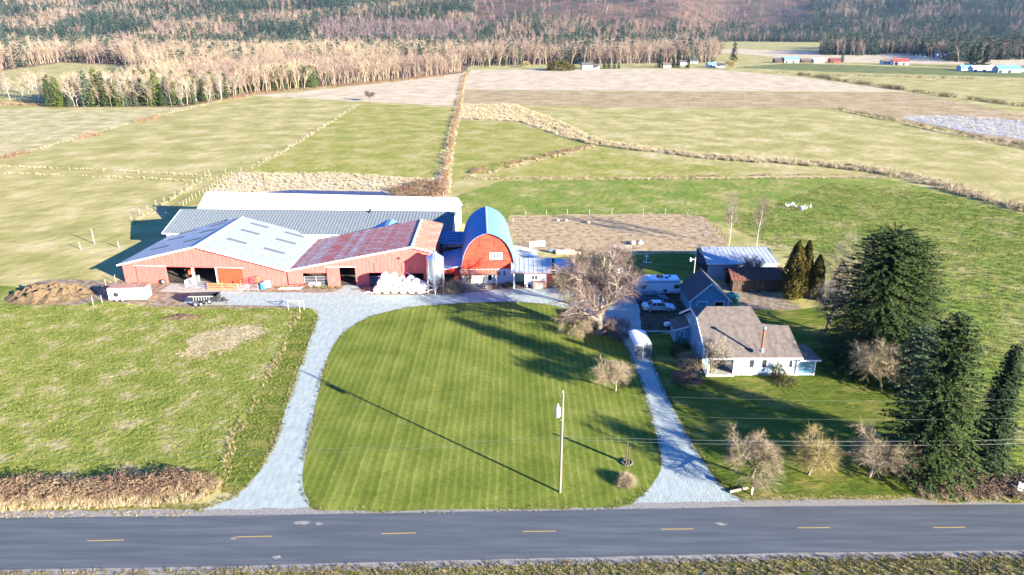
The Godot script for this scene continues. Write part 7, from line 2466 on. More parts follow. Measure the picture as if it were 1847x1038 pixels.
	growth("dry_grass", "ragged grass fringe of the drive along the left pasture", "grass", straw, tone, along([[-28.57, -50.96], [-25.99, -53.15], [-24.88, -57.15], [-25.1, -62.99], [-26.51, -73.74], [-28.03, -86.1], [-29.23, -95.29]], 0.9, 0.06, 0.3, 0.6), Color(0.10, 0.12, 0.025), Color(0.26, 0.22, 0.09))
	growth("dry_grass", "ragged grass fringe of the drive round the loop lawn", "grass", straw, tone, along([[-17.15, -51.27], [-18.79, -52.51], [-20.12, -55.39], [-20.76, -58.06], [-21.73, -64.05], [-23.51, -75.12], [-24.4, -84.37], [-23.75, -90.5], [-21.12, -95.5], [-15.76, -98.96], [-8.14, -100.54], [0.57, -101.0], [6.61, -99.63], [11.33, -95.09], [14.19, -91.66], [15.2, -87.52], [15.7, -81.08], [15.85, -73.74], [15.42, -62.99], [14.94, -58.25], [13.67, -55.39], [11.65, -52.91], [8.91, -51.65]], 0.7, 0.06, 0.26, 0.6), Color(0.08, 0.10, 0.02), Color(0.22, 0.19, 0.07))
	growth("dry_grass", "ragged grass fringe of the drive along the house lawn", "grass", straw, tone, along([[18.52, -89.74], [18.3, -79.52], [18.42, -68.62], [19.08, -59.96], [19.95, -54.96], [21.56, -52.51]], 0.8, 0.06, 0.28, 0.6), Color(0.08, 0.10, 0.02), Color(0.2, 0.17, 0.07))
	growth("weeds", "weeds along the foot of the barn walls", "weeds", straw, tone, along([[-39.11, -107.59], [-34.88, -107.33], [-29.81, -107.33], [-24.08, -106.32]], 0.8, 0.15, 0.5, 0.6), Color(0.10, 0.11, 0.03), Color(0.24, 0.2, 0.09))
	growth("dry_grass", "straw line of the old fence between left pasture and mown strip", "dry grass", straw, tone, along([[-32.35, -97.21], [-31.26, -86.45], [-30.26, -76.83], [-29.88, -68.86], [-29.56, -62.78], [-27.57, -54.54]], 1.0, 0.14, 0.45, 0.6), Color(0.16, 0.14, 0.05), Color(0.36, 0.28, 0.15))
	# pasture and lawn blades give the ground its nap
	var blade := tuft_mesh(5, 7, 0.2, 0.022, 0.16)
	growth("grass", "rough grass tufts of the left pasture", "grass", blade, tone, within([[-83.66, -97.86], [-62.75, -100.09], [-37.73, -97.86], [-30.15, -96.56], [-27.67, -81.88], [-26.19, -70.47], [-25.35, -61.95], [-25.52, -56.97], [-27.41, -53.88], [-28.46, -55.74], [-33.63, -56.26], [-48.98, -55.05], [-52.04, -54.88]], 15.0, 0.6, 0.6), Color(0.12, 0.145, 0.024), Color(0.28, 0.265, 0.09))
	growth("grass", "short mown grass of the loop lawn", "grass", blade, tone, within([[-20.03, -55.82], [-17.05, -51.5], [-6.22, -51.42], [8.93, -51.8], [13.46, -55.39], [14.72, -58.25], [15.58, -73.74], [15.04, -87.52], [11.26, -94.46], [0.56, -100.32], [-15.67, -98.3], [-23.42, -90.12], [-23.24, -75.12]], 7.0, 0.4, 0.4), Color(0.065, 0.09, 0.012), Color(0.13, 0.14, 0.03))
	growth("grass", "shaded lawn grass right of the drive", "grass", blade, tone, within([[18.02, -81.88], [22.58, -79.52], [35.15, -75.12], [45.45, -82.7], [46.61, -71.1], [37.81, -53.71], [32.74, -52.91], [25.33, -52.35], [21.73, -53.07], [20.19, -55.82], [19.42, -62.47]], 9.0, 0.5, 0.4), Color(0.06, 0.09, 0.012), Color(0.125, 0.14, 0.028))
	growth("grass", "grass tufts of the bright pasture", "grass", blade, tone, within([[47.49, -148.39], [87.92, -188.02], [110.79, -174.87], [119.98, -148.39], [58.07, -56.26], [49.68, -55.82], [44.04, -59.96], [57.38, -89.74]], 2.2, 1.5, 0.5), Color(0.08, 0.12, 0.012), Color(0.19, 0.19, 0.04))


# ---------------------------------------------------------------- fences, poles, small things
func fence(called: String, label: String, p: Array, gap: float, h: float, wires: int, wood: Material) -> void:
	var t := thing(called, label, "fence", Vector3(p[0][0], 0, p[0][1]))
	var o := t.position
	var prev := Vector3.INF
	var wire := MB.new()
	var pm := MB.new()
	pm.tube(Vector3(0, -0.1, 0), Vector3(0.02, h, 0.01), 0.06, 0.055, 6)
	var post_mesh := pm.mesh()
	for i in p.size() - 1:
		var a := Vector3(p[i][0], 0, p[i][1]) - o
		var c := Vector3(p[i + 1][0], 0, p[i + 1][1]) - o
		var n := maxi(1, int(round(a.distance_to(c) / gap)))
		for k in n + (1 if i == p.size() - 2 else 0):
			var q := a.lerp(c, k / float(n))
			var post := put_mesh("post", post_mesh, wood, t)
			post.position = q
			post.rotation = Vector3(r4.randf_range(-0.05, 0.05), r4.randf() * TAU, r4.randf_range(-0.05, 0.05))
			post.scale = Vector3(1, r4.randf_range(0.85, 1.15), 1)
			if prev != Vector3.INF:
				for w in wires:
					var y := h * (0.35 + 0.55 * w / maxf(1.0, wires - 1.0))
					wire.tube(prev + Vector3.UP * y, q + Vector3.UP * y, 0.008, -1, 3, false)
			prev = q
	put("wire", wire, M.wire, t).set_meta("kind", "stuff")


func sag(a: Vector3, b: Vector3, drop: float) -> Array:
	var out := []
	for i in 25:
		var f := i / 24.0
		out.append(a.lerp(b, f) + Vector3.DOWN * drop * 4.0 * f * (1.0 - f))
	return out


func small_things() -> void:
	r4.seed = 40
	fence("wire_fence", "wire fence with pale posts running up behind the pole barn", [[-84.58, -148.85], [-85.79, -158.56], [-85.66, -166.63], [-85.3, -171.85], [-86.58, -185.25], [-88.21, -199.93], [-79.72, -202.31]], 4.2, 1.3, 4, M.pale_wood)
	fence("wire_fence", "wire fence with close dark posts left of the slurry pond", [[-78.35, -152.12], [-79.68, -168.91], [-79.57, -177.37], [-80.58, -188.73], [-80.71, -197.59]], 2.2, 1.25, 4, M.wood)
	fence("wire_fence", "upper wire fence across the left pasture", [[-155.3, -208.95], [-131.78, -204.76], [-85.85, -195.3]], 13.0, 1.2, 2, M.pale_wood)
	fence("wire_fence", "wire fence climbing to the lone bare tree", [[-78.19, -207.25], [-77.93, -242.32], [-79.2, -296.94], [-81.56, -375.62]], 12.0, 1.3, 2, M.pale_wood)
	fence("wire_fence", "wire fence round the far side of the dirt paddock", [[0.18, -147.48], [3.11, -154.05], [12.68, -154.54], [22.88, -154.54], [30.15, -154.54], [40.34, -154.54]], 5.2, 1.35, 3, M.pale_wood)
	fence("wire_fence", "wire fence with dark posts bounding the paddock's right end", [[40.34, -154.54], [42.29, -151.17], [43.21, -145.26], [43.14, -138.12], [42.74, -131.6]], 2.4, 1.3, 3, M.old_wood)
	fence("wire_fence", "short fence beside the horse trailer", [[-65.27, -99.63], [-64.52, -100.77], [-67.41, -107.33], [-67.26, -112.69]], 3.2, 1.5, 3, M.pale_wood)
	fence("wire_fence", "wire fence along the straight bramble hedge", [[-17.29, -171.25], [-19.03, -195.3], [-20.62, -218.76], [-22.42, -255.34], [-24.61, -301.98]], 11.0, 1.3, 2, M.wood)
	# stand-alone tall posts in the left pasture
	for q in [[170, 440, 3.0, "tall leaning post beside the straw patch in the left pasture"], [145, 450, 1.5, "short post left of the tall leaning post"], [214, 447, 1.3, "short post right of the tall leaning post"], [266, 378, 1.9, ""]]:
		if q[3]:
			var b := MB.new()
			b.tube(Vector3(0, -0.1, 0), Vector3(-0.05, q[2], 0.0), 0.11, 0.09, 7)
			b.lathe(Vector3(-0.05, q[2] - 0.01, 0), Vector3.UP, [Vector2(0.11, 0), Vector2(0.11, 0.04), Vector2(0.02, 0.07)], 7)
			var o := put("field_post", b, M.pale_wood, self)
			o.position = {170: Vector3(-83.32, 0, -131.97), 145: Vector3(-83.99, 0, -128.36), 214: Vector3(-77.11, 0, -129.42)}[q[0]]
			tag(o, q[3], "post", "posts in the left pasture")
	# H-braced corner of the pasture fence at the drive
	var t := thing("fence_brace", "timber corner brace of the pasture fence at the drive bend", "fence", Vector3(-32.23, 0, -96.78))
	for q in [[0.0, 0.0], [0.25, -1.3], [-2.1, -1.1]]:
		var b := MB.new()
		b.tube(Vector3(q[0], -0.1, q[1]), Vector3(q[0], 1.75, q[1]), 0.07, -1, 7)
		put("post", b, M.pale_wood, t)
	for q in [[Vector3(0, 1.5, 0), Vector3(0.25, 1.5, -1.3)], [Vector3(0.25, 1.5, -1.3), Vector3(-2.1, 1.5, -1.1)]]:
		var b := MB.new()
		b.tube(q[0], q[1], 0.045, -1, 6)
		put("rail", b, M.pale_wood, t)
	pipe_gate(Vector3(3.41, 0, -129.07), 0.3, 3.2, 1.3, 6, "pale pipe gate at the paddock corner behind the milking lean-to")
	pipe_gate(Vector3(18.77, 0, -126.28), 0.1, 4.2, 1.3, 6, "pipe gate at the paddock's near edge behind the big bare tree")
	# feed trough in the paddock
	t = thing("feed_trough", "long pale board trough at the near edge of the paddock", "trough", Vector3(8.52, 0, -125.6), 0.0)
	for q in [[0.0, 0.35, 0.45, 0.06], [0.0, 0.35, -0.45, 0.06]]:
		var b := MB.new()
		b.box(Vector3(2.3, q[1], q[2]), Vector3(4.7, 0.65, q[3]))
		put("side_board", b, M.pale_wood, t)
	var fb := MB.new()
	fb.box(Vector3(2.3, 0.1, 0), Vector3(4.7, 0.06, 0.84))
	put("floor_board", fb, M.pale_wood, t)
	for x in [-0.08, 4.68]:
		fb = MB.new()
		fb.box(Vector3(x, 0.65 if x > 1 else 0.4, 0), Vector3(0.14, 1.3 if x > 1 else 0.8, 0.96))
		put("end_post", fb, M.old_wood if x > 1 else M.pale_wood, t)
	t = thing("mineral_tub", "blue tub lying beside the paddock trough", "tub", Vector3(7.6, 0, -126.28))
	fb = MB.new()
	fb.lathe(Vector3(-0.4, 0.4, 0), Vector3(1, 0.1, 0.3), [Vector2(0.28, 0), Vector2(0.36, 0.1), Vector2(0.4, 0.75), Vector2(0.36, 0.78), Vector2(0.3, 0.2)], 12)
	put("shell", fb, M.shop_wall, t)
	fb = MB.new()
	fb.tube(Vector3(0.3, 0.78, 0.1), Vector3(0.36, 0.9, 0.2), 0.03, -1, 5)
	put("handle", fb, M.steel, t)
	# pale boulders in the paddock
	for q in [["rounded pale boulder in the paddock, the left of a pair", Vector3(23.99, 0, -131.6), 0.75], ["pale boulder with dark side in the paddock, the right of a pair", Vector3(25.42, 0, -131.6), 0.85], ["whitish rock at the far left of the paddock", Vector3(10.16, 0, -148.85), 0.5], ["whitish rock just right of the far left paddock rock", Vector3(12.01, 0, -148.85), 0.5], ["flat pale rock in the middle of the paddock", Vector3(16.75, 0, -147.03), 0.55]]:
		var b := MB.new()
		var rings := []
		for lv in [[0.8, 0.0], [1.0, 0.35], [0.75, 0.8], [0.25, 1.0]]:
			var ring := []
			for i in 9:
				var a := -TAU * i / 9
				ring.append(Vector3(cos(a) * lv[0] * r4.randf_range(0.8, 1.2), lv[1] * r4.randf_range(0.9, 1.1), sin(a) * lv[0] * r4.randf_range(0.6, 0.9)) * float(q[2]))
			rings.append(ring)
		b.loft(rings, false, true, true)
		var o := put("boulder", b, M.stone, self)
		o.position = q[1]
		tag(o, q[0], "boulder", "pale boulders in the paddock")
	# white cross-shaped post
	t = thing("cross_post", "white cross-shaped post with curved edging on the back lawn", "post", Vector3(24.77, 0, -120.7))
	fb = MB.new()
	fb.box(Vector3(0, 0.75, 0), Vector3(0.14, 1.5, 0.14))
	put("upright", fb, M.white_gloss, t)
	fb = MB.new()
	fb.box(Vector3(0, 1.15, 0.0), Vector3(0.75, 0.13, 0.15))
	put("crossbar", fb, M.white_gloss, t)
	fb = MB.new()
	fb.path(range(11).map(func(k): return Vector3(0.25 + cos(PI * 1.1 * k / 10 + 0.2) * 0.75, 0.08, sin(PI * 1.1 * k / 10 + 0.2) * 0.55)), 0.08, 6)
	put("edging", fb, M.white_gloss, t)
	# yard lamp by the garage
	t = thing("yard_lamp", "yard lamp on a timber post behind the blue garage", "lamp", Vector3(30.66, 0, -109.69))
	fb = MB.new()
	fb.tube(Vector3(0, -0.1, 0), Vector3(0, 4.6, 0), 0.11, 0.09, 8)
	put("post", fb, M.pale_wood, t)
	fb = MB.new()
	fb.tube(Vector3(0, 4.2, 0), Vector3(-0.75, 4.35, 0.1), 0.035, -1, 6)
	put("arm", fb, M.galv_tube, t)
	fb = MB.new()
	fb.lathe(Vector3(-0.8, 3.95, 0.1), Vector3.UP, [Vector2(0.16, 0), Vector2(0.2, 0.2), Vector2(0.26, 0.3), Vector2(0.1, 0.5), Vector2(0.06, 0.62)], 12)
	put("lamp_head", fb, M.white_gloss, t)
	# white satellite dish seen through the big tree: pale tank lid
	t = thing("propane_tank", "white rounded tank half hidden behind the big bare tree", "tank", Vector3(18.92, 0, -113.53))
	fb = MB.new()
	fb.lathe(Vector3(-1.1, 0.85, 0), Vector3.RIGHT, [Vector2(0.1, 0), Vector2(0.38, 0.12), Vector2(0.52, 0.35), Vector2(0.52, 1.85), Vector2(0.38, 2.08), Vector2(0.1, 2.2)], 14)
	put("shell", fb, M.white_gloss, t)
	for x in [-0.6, 0.6]:
		fb = MB.new()
		fb.box(Vector3(x, 0.2, 0), Vector3(0.2, 0.4, 0.7))
		put("foot", fb, M.concrete, t)
	# manure heap
	dung_heap("manure_heap", "broad brown manure heap at the left edge of the farmyard", Vector3(-74.6, 0, -104.09), 7.2, 4.4, 1.9, 5)
	dung_heap("soil_mound", "low tan soil mound on the pasture below the trailers", Vector3(-49.67, 0, -95.09), 3.6, 1.2, 0.45, 6)
	# bare spoil where the pasture is worn
	sheet("worn_ground", [[-45.51, -87.52], [-44.11, -89.74], [-41.8, -90.88], [-39.03, -92.05], [-36.31, -91.66], [-35.19, -89.74], [-36.62, -87.52], [-38.01, -85.05], [-40.1, -83.69], [-41.77, -82.37], [-43.98, -81.88], [-43.9, -84.71]], 0.02, M.straw_field, "bleached dry patch in the left pasture", 0.5, 0.55)
	growth("dry_grass", "flattened straw on the bleached patch of the left pasture", "dry grass", tuft_mesh(6, 9, 0.12, 0.03, 0.3), M.leaf_tone, within([[-44.64, -82.7], [-45.21, -88.62], [-42.26, -92.05], [-35.93, -92.44], [-34.12, -89.36], [-36.25, -84.37], [-40.14, -81.08], [-43.91, -81.08]], 7.0, 1.0, 0.5), Color(0.25, 0.2, 0.1), Color(0.48, 0.39, 0.24))
	sheet("dung_ground", [[-79.58, -101.24], [-81.42, -107.33], [-79.29, -111.31], [-69.33, -110.49], [-65.31, -104.82], [-67.35, -100.54], [-73.16, -100.09]], 0.02, M.yard_dirt, "brown ground round the manure heap", 1.0, 0.6)
	# utility pole with transformer
	var foot := Vector3(4.51, 0, -53.8)
	t = thing("utility_pole", "timber utility pole with grey transformer on the lawn by the road", "utility pole", foot)
	fb = MB.new()
	fb.tube(Vector3(0, -0.2, 0), Vector3(0.02, 10.6, 0), 0.13, 0.1, 10)
	put("pole", fb, M.pole_wood, t)
	fb = MB.new()
	fb.lathe(Vector3(-0.42, 8.3, 0.1), Vector3.UP, [Vector2(0.2, 0), Vector2(0.25, 0.05), Vector2(0.25, 0.85), Vector2(0.2, 0.95), Vector2(0.06, 1.0)], 14)
	var tf := put("transformer", fb, M.silver_paint, t)
	fb = MB.new()
	fb.lathe(Vector3(-0.4, 9.28, 0.1), Vector3.UP, [Vector2(0.05, 0), Vector2(0.08, 0.08), Vector2(0.04, 0.16), Vector2(0.07, 0.22), Vector2(0.03, 0.34)], 8)
	put("bushing", fb, M.trim, tf)
	fb = MB.new()
	fb.lathe(Vector3(0.02, 10.55, 0), Vector3.UP, [Vector2(0.03, 0), Vector2(0.07, 0.1), Vector2(0.04, 0.2), Vector2(0.06, 0.28), Vector2(0.02, 0.34)], 8)
	put("insulator", fb, M.trim, t)
	for q in [[0.16, 9.0], [0.16, 8.8], [-0.16, 7.9]]:
		fb = MB.new()
		fb.tube(Vector3(0, q[1], 0), Vector3(q[0], q[1] + 0.05, 0.12), 0.04, -1, 6)
		put("bracket", fb, M.steel, t)
	var n := 0
	for q in [[10.8, 10.8, 1.3, 0.003, "top conductor"], [8.85, 8.85, 1.3, 0.003, "neutral wire"], [6.25, 6.25, 1.0, 0.007, "upper telephone cable"], [5.95, 5.95, 1.15, 0.007, "lower telephone cable"]]:
		for s in [-1, 1]:
			var far := foot + Vector3(s * 72.0, 0, (2.2 if s < 0 else -1.8))
			var w := MB.new()
			w.path(sag(foot + Vector3(0, q[0], 0.16), far + Vector3(0, q[1] - 0.1, 0.16), q[2]), q[3], 5)
			var o := put("power_line", w, M.wire, self)
			tag(o, "%s strung from the utility pole towards the %s" % [q[4], "left" if s < 0 else "right"], "wire", "wires along the road")
	for s in [-1, 1]:
		var far := foot + Vector3(s * 72.0, 0, (2.2 if s < 0 else -1.8))
		fb = MB.new()
		fb.tube(Vector3(0, -0.2, 0), Vector3(0, 10.6, 0), 0.13, 0.1, 10)
		fb.lathe(Vector3(0, 10.55, 0), Vector3.UP, [Vector2(0.03, 0), Vector2(0.07, 0.1), Vector2(0.04, 0.2), Vector2(0.02, 0.34)], 8)
		var o := put("utility_pole", fb, M.pole_wood, self)
		o.position = far
		tag(o, "timber utility pole further %s along the road" % ("left" if s < 0 else "right"), "utility pole", "poles along the road")
	# stone well ring with two posts
	t = thing("well", "stone well ring with two weathered posts on the lawn", "well", Vector3(11.53, 0, -58.43))
	for i in 12:
		var a := TAU * i / 12
		var b := MB.new()
		b.cbox(Vector3(cos(a) * 0.5, 0.1, sin(a) * 0.5), Vector3(0.25, 0.22, 0.2), 0.06, Basis(Vector3.UP, -a + PI / 2))
		put("stone", b, M.field_stone, t)
	for x in [-0.1, 0.16]:
		var b := MB.new()
		b.box(Vector3(x, 1.05 if x > 0 else 1.25, 0.15), Vector3(0.13, 2.1 if x > 0 else 2.5, 0.13))
		put("post", b, M.old_wood, t)
	fb = MB.new()
	fb.lathe(Vector3(0, 0.02, 0), Vector3.UP, [Vector2(0.42, 0), Vector2(0.3, 0.12), Vector2(0.02, 0.2)], 10)
	put("soil", fb, M.dung, t)
	# mailbox
	t = thing("mailbox", "small dark mailbox on a white post beside the drive mouth", "mailbox", Vector3(22.43, 0, -53.47))
	fb = MB.new()
	fb.box(Vector3(0, 0.5, 0), Vector3(0.11, 1.0, 0.11))
	put("post", fb, M.trim, t)
	fb = MB.new()
	var mr := []
	for z in [-0.27, 0.27]:
		var ring := []
		for q in [[-0.13, 1.0], [0.13, 1.0], [0.13, 1.15], [0.09, 1.25], [0, 1.29], [-0.09, 1.25], [-0.13, 1.15]]:
			ring.append(Vector3(q[0], q[1], z))
		mr.append(ring)
	fb.loft(mr, true, true, false)
	put("box", fb, M.black_paint, t)
	fb = MB.new()
	fb.box(Vector3(0.16, 1.2, 0.0), Vector3(0.02, 0.22, 0.08))
	put("flag", fb, M.lamp_red, t)
	t = thing("log", "short fallen log by the mailbox at the drive edge", "log", Vector3(21.36, 0, -54.04), 0.35)
	fb = MB.new()
	fb.tube(Vector3(-1.0, 0.14, 0), Vector3(1.0, 0.13, 0.05), 0.14, 0.12, 9)
	put("bark", fb, M.wood, t)
	fb = MB.new()
	fb.tube(Vector3(0.3, 0.18, 0), Vector3(0.5, 0.42, 0.1), 0.05, 0.03, 6)
	put("stub", fb, M.wood, t)
	# white field gate at the right edge
	var g := board_gate(Vector3(47.22, 0, -53.47), -0.2, 3.2, 1.3, 4, "white board gate at the right edge beside the brambles", M.trim)
	g.set_meta("group", "white roadside gate")
	# ladder-like planter frame left of the milk house
	pipe_gate(Vector3(-8.54, 0, -106.32), 0.0, 4.4, 1.2, 4, "pipe gate below the awning of the arched barn")
	# scrap by the white wall: pallets and a dark quad
	t = thing("pallet_stack", "short stack of wooden pallets below the arched barn wall", "pallets", Vector3(-4.01, 0, -107.33), 0.3)
	for k in 4:
		fb = MB.new()
		for i in 5:
			fb.box(Vector3(-0.5 + i * 0.25, 0.1 + k * 0.14, 0), Vector3(0.12, 0.03, 1.0))
		for z in [-0.42, 0.0, 0.42]:
			fb.box(Vector3(0, 0.04 + k * 0.14, z), Vector3(1.12, 0.09, 0.08))
		put("pallet", fb, M.wood, t)
	t = thing("quad_bike", "small black quad bike by the white barn wall", "quad bike", Vector3(-0.69, 0, -107.85), 0.6)
	fb = MB.new()
	fb.cbox(Vector3(0, 0.62, 0), Vector3(1.3, 0.32, 0.5), 0.1)
	put("body", fb, M.black_paint, t)
	for x in [-0.6, 0.6]:
		for s in [-1, 1]:
			put("wheel", wheel(Vector3(x, 0.28, s * 0.42), 0.28, 0.24, Vector3.BACK), M.rubber, t)
	fb = MB.new()
	fb.tube(Vector3(0.35, 0.75, 0), Vector3(0.25, 1.0, 0), 0.03, -1, 6)
	fb.tube(Vector3(0.25, 1.0, -0.35), Vector3(0.25, 1.0, 0.35), 0.025, -1, 6)
	put("handlebar", fb, M.black_paint, t)
	fb = MB.new()
	fb.cbox(Vector3(-0.25, 0.82, 0), Vector3(0.6, 0.12, 0.34), 0.05)
	put("seat", fb, M.rubber, t)
	birds()
	far_houses()


func dung_heap(called: String, label: String, at: Vector3, rx: float, rz: float, h: float, seed_: int) -> void:
	var nz := FastNoiseLite.new()
	nz.seed = seed_
	nz.frequency = 0.35
	nz.fractal_octaves = 4
	var b := MB.new()
	var n := 44
	var pt := func(i: int, j: int) -> Vector3:
		var u := (i / float(n) - 0.5) * 2.2
		var w := (j / float(n) - 0.5) * 2.2
		var d := sqrt(u * u + w * w)
		var v: float = maxf(0.0, 1.0 - d) * (1.0 + 1.3 * nz.get_noise_2d(u * rx, w * rz * 1.4)) + 0.25 * maxf(0.0, 1.05 - d) * nz.get_noise_2d(u * rx * 3.0, w * rz * 3.0)
		return Vector3(u * rx, h * minf(v * 1.5, 1.0) * (0.8 + 0.35 * nz.get_noise_2d(u * rx * 2.0 + 40.0, w * rz * 2.0)) - 0.03, w * rz)
	for i in n:
		for j in n:
			b.quad(pt.call(i, j + 1), pt.call(i + 1, j + 1), pt.call(i + 1, j), pt.call(i, j))
	var o := put(called, b, M.dung, self)
	o.position = at
	tag(o, label, "heap")


func bird_parts() -> Array:
	var body := MB.new()
	var rings := []
	for q in [[-0.5, 0.02, 0.42], [-0.38, 0.12, 0.4], [-0.15, 0.21, 0.36], [0.12, 0.22, 0.36], [0.32, 0.15, 0.42], [0.42, 0.07, 0.52], [0.46, 0.05, 0.72], [0.47, 0.045, 0.9], [0.52, 0.06, 0.97], [0.6, 0.02, 0.96]]:
		var ring := []
		for i in 8:
			var a := TAU * i / 8
			ring.append(Vector3(q[0] + (sin(a) * q[1] * 0.6 if q[0] > 0.4 else 0.0), q[2] + sin(a) * q[1] * (0.4 if q[0] > 0.4 else 0.95), -cos(a) * q[1]))
		rings.append(ring)
	body.loft(rings, true, true, true)
	for s in [-0.08, 0.08]:
		body.tube(Vector3(0.0, 0.0, s), Vector3(0.0, 0.22, s), 0.018, -1, 4)
	var beak := MB.new()
	beak.sliver(Vector3(0.58, 0.955, 0), Vector3(0.7, 0.92, 0), 0.022)
	return [body.mesh(), beak.mesh()]


func birds() -> void:
	var parts := bird_parts()
	var r := RandomNumberGenerator.new()
	r.seed = 5
	var near := [[65.75, -161.17], [66.81, -162.24], [67.2, -160.12], [68.84, -159.6], [68.95, -158.56], [70.75, -160.12], [67.77, -157.54]]
	var words := ["leftmost", "second from left", "third from left", "fourth from left", "fifth from left", "rightmost", "nearest"]
	var first: Node3D = null
	for i in near.size():
		var at := Vector3(near[i][0], 0.01, near[i][1])
		var label := "white swan on the bright pasture, %s of the near seven" % words[i]
		var yaw := r.randf() * TAU
		if first == null:
			first = thing("swan", label, "bird", at, yaw, "white swans grazing on the bright pasture")
			put_mesh("body", parts[0], M.feathers, first)
			put_mesh("beak", parts[1], M.beak, first)
			first.scale = Vector3.ONE * 1.25
		else:
			copy(first, at, yaw, label, 1.25)
	for i in 34:
		var f := r.randf()
		var x := lerpf(575.0, 690.0, f) if i > 5 else lerpf(470.0, 560.0, r.randf())
		var z := -lerpf(575.0, 650.0, r.randf()) + 0.1 * (x - 600.0)
		var o := copy(first, Vector3(x, 0.01, z), r.randf() * TAU, "white swan in the flock on the far right green field", 1.5)
		o.set_meta("group", "distant flock of white swans")


func far_house(at: Vector3, yaw: float, w: float, d: float, h: float, rise: float, wall_m: String, roof_m: String, label: String, cat := "house") -> void:
	w *= 0.62
	d *= 0.62
	h *= 0.65
	rise *= 0.65
	var t := thing("far_house" if cat == "house" else "far_barn", label, cat, at, yaw, "distant farmsteads")
	wall("wall", t, M[wall_m], Vector3(-w / 2, 0, d / 2), Vector3(w / 2, 0, d / 2), [[0, h], [w, h]], [], 0.2)
	wall("wall", t, M[wall_m], Vector3(w / 2, 0, d / 2), Vector3(w / 2, 0, -d / 2), [[0, h], [d / 2, h + rise], [d, h]], [], 0.2)
	wall("wall", t, M[wall_m], Vector3(-w / 2, 0, -d / 2), Vector3(-w / 2, 0, d / 2), [[0, h], [d / 2, h + rise], [d, h]], [], 0.2)
	wall("wall", t, M[wall_m], Vector3(w / 2, 0, -d / 2), Vector3(-w / 2, 0, -d / 2), [[0, h], [w, h]], [], 0.2)
	slope("roof_slope", t, M[roof_m], Vector3(-w / 2 - 0.5, h, d / 2 + 0.6), Vector3(w / 2 + 0.5, h, d / 2 + 0.6), Vector3(w / 2 + 0.5, h + rise + 0.3, 0), Vector3(-w / 2 - 0.5, h + rise + 0.3, 0), 0.0, 0.2)
	slope("roof_slope", t, M[roof_m], Vector3(w / 2 + 0.5, h, -d / 2 - 0.6), Vector3(-w / 2 - 0.5, h, -d / 2 - 0.6), Vector3(-w / 2 - 0.5, h + rise + 0.3, 0), Vector3(w / 2 + 0.5, h + rise + 0.3, 0), 0.0, 0.2)
	for i in int(w / 4.0):
		var x := -w / 2 + 2.0 + i * 4.0
		if cat == "house":
			window(t, Vector3(x, h * 0.35, d / 2), Vector3.BACK, 1.5, 1.4, 1)
		elif i % 2 == 0:
			var b := MB.new()
			b.box(Vector3(x, h * 0.35, d / 2 + 0.06), Vector3(2.6, h * 0.7, 0.1))
			put("door", b, M.dark, t)


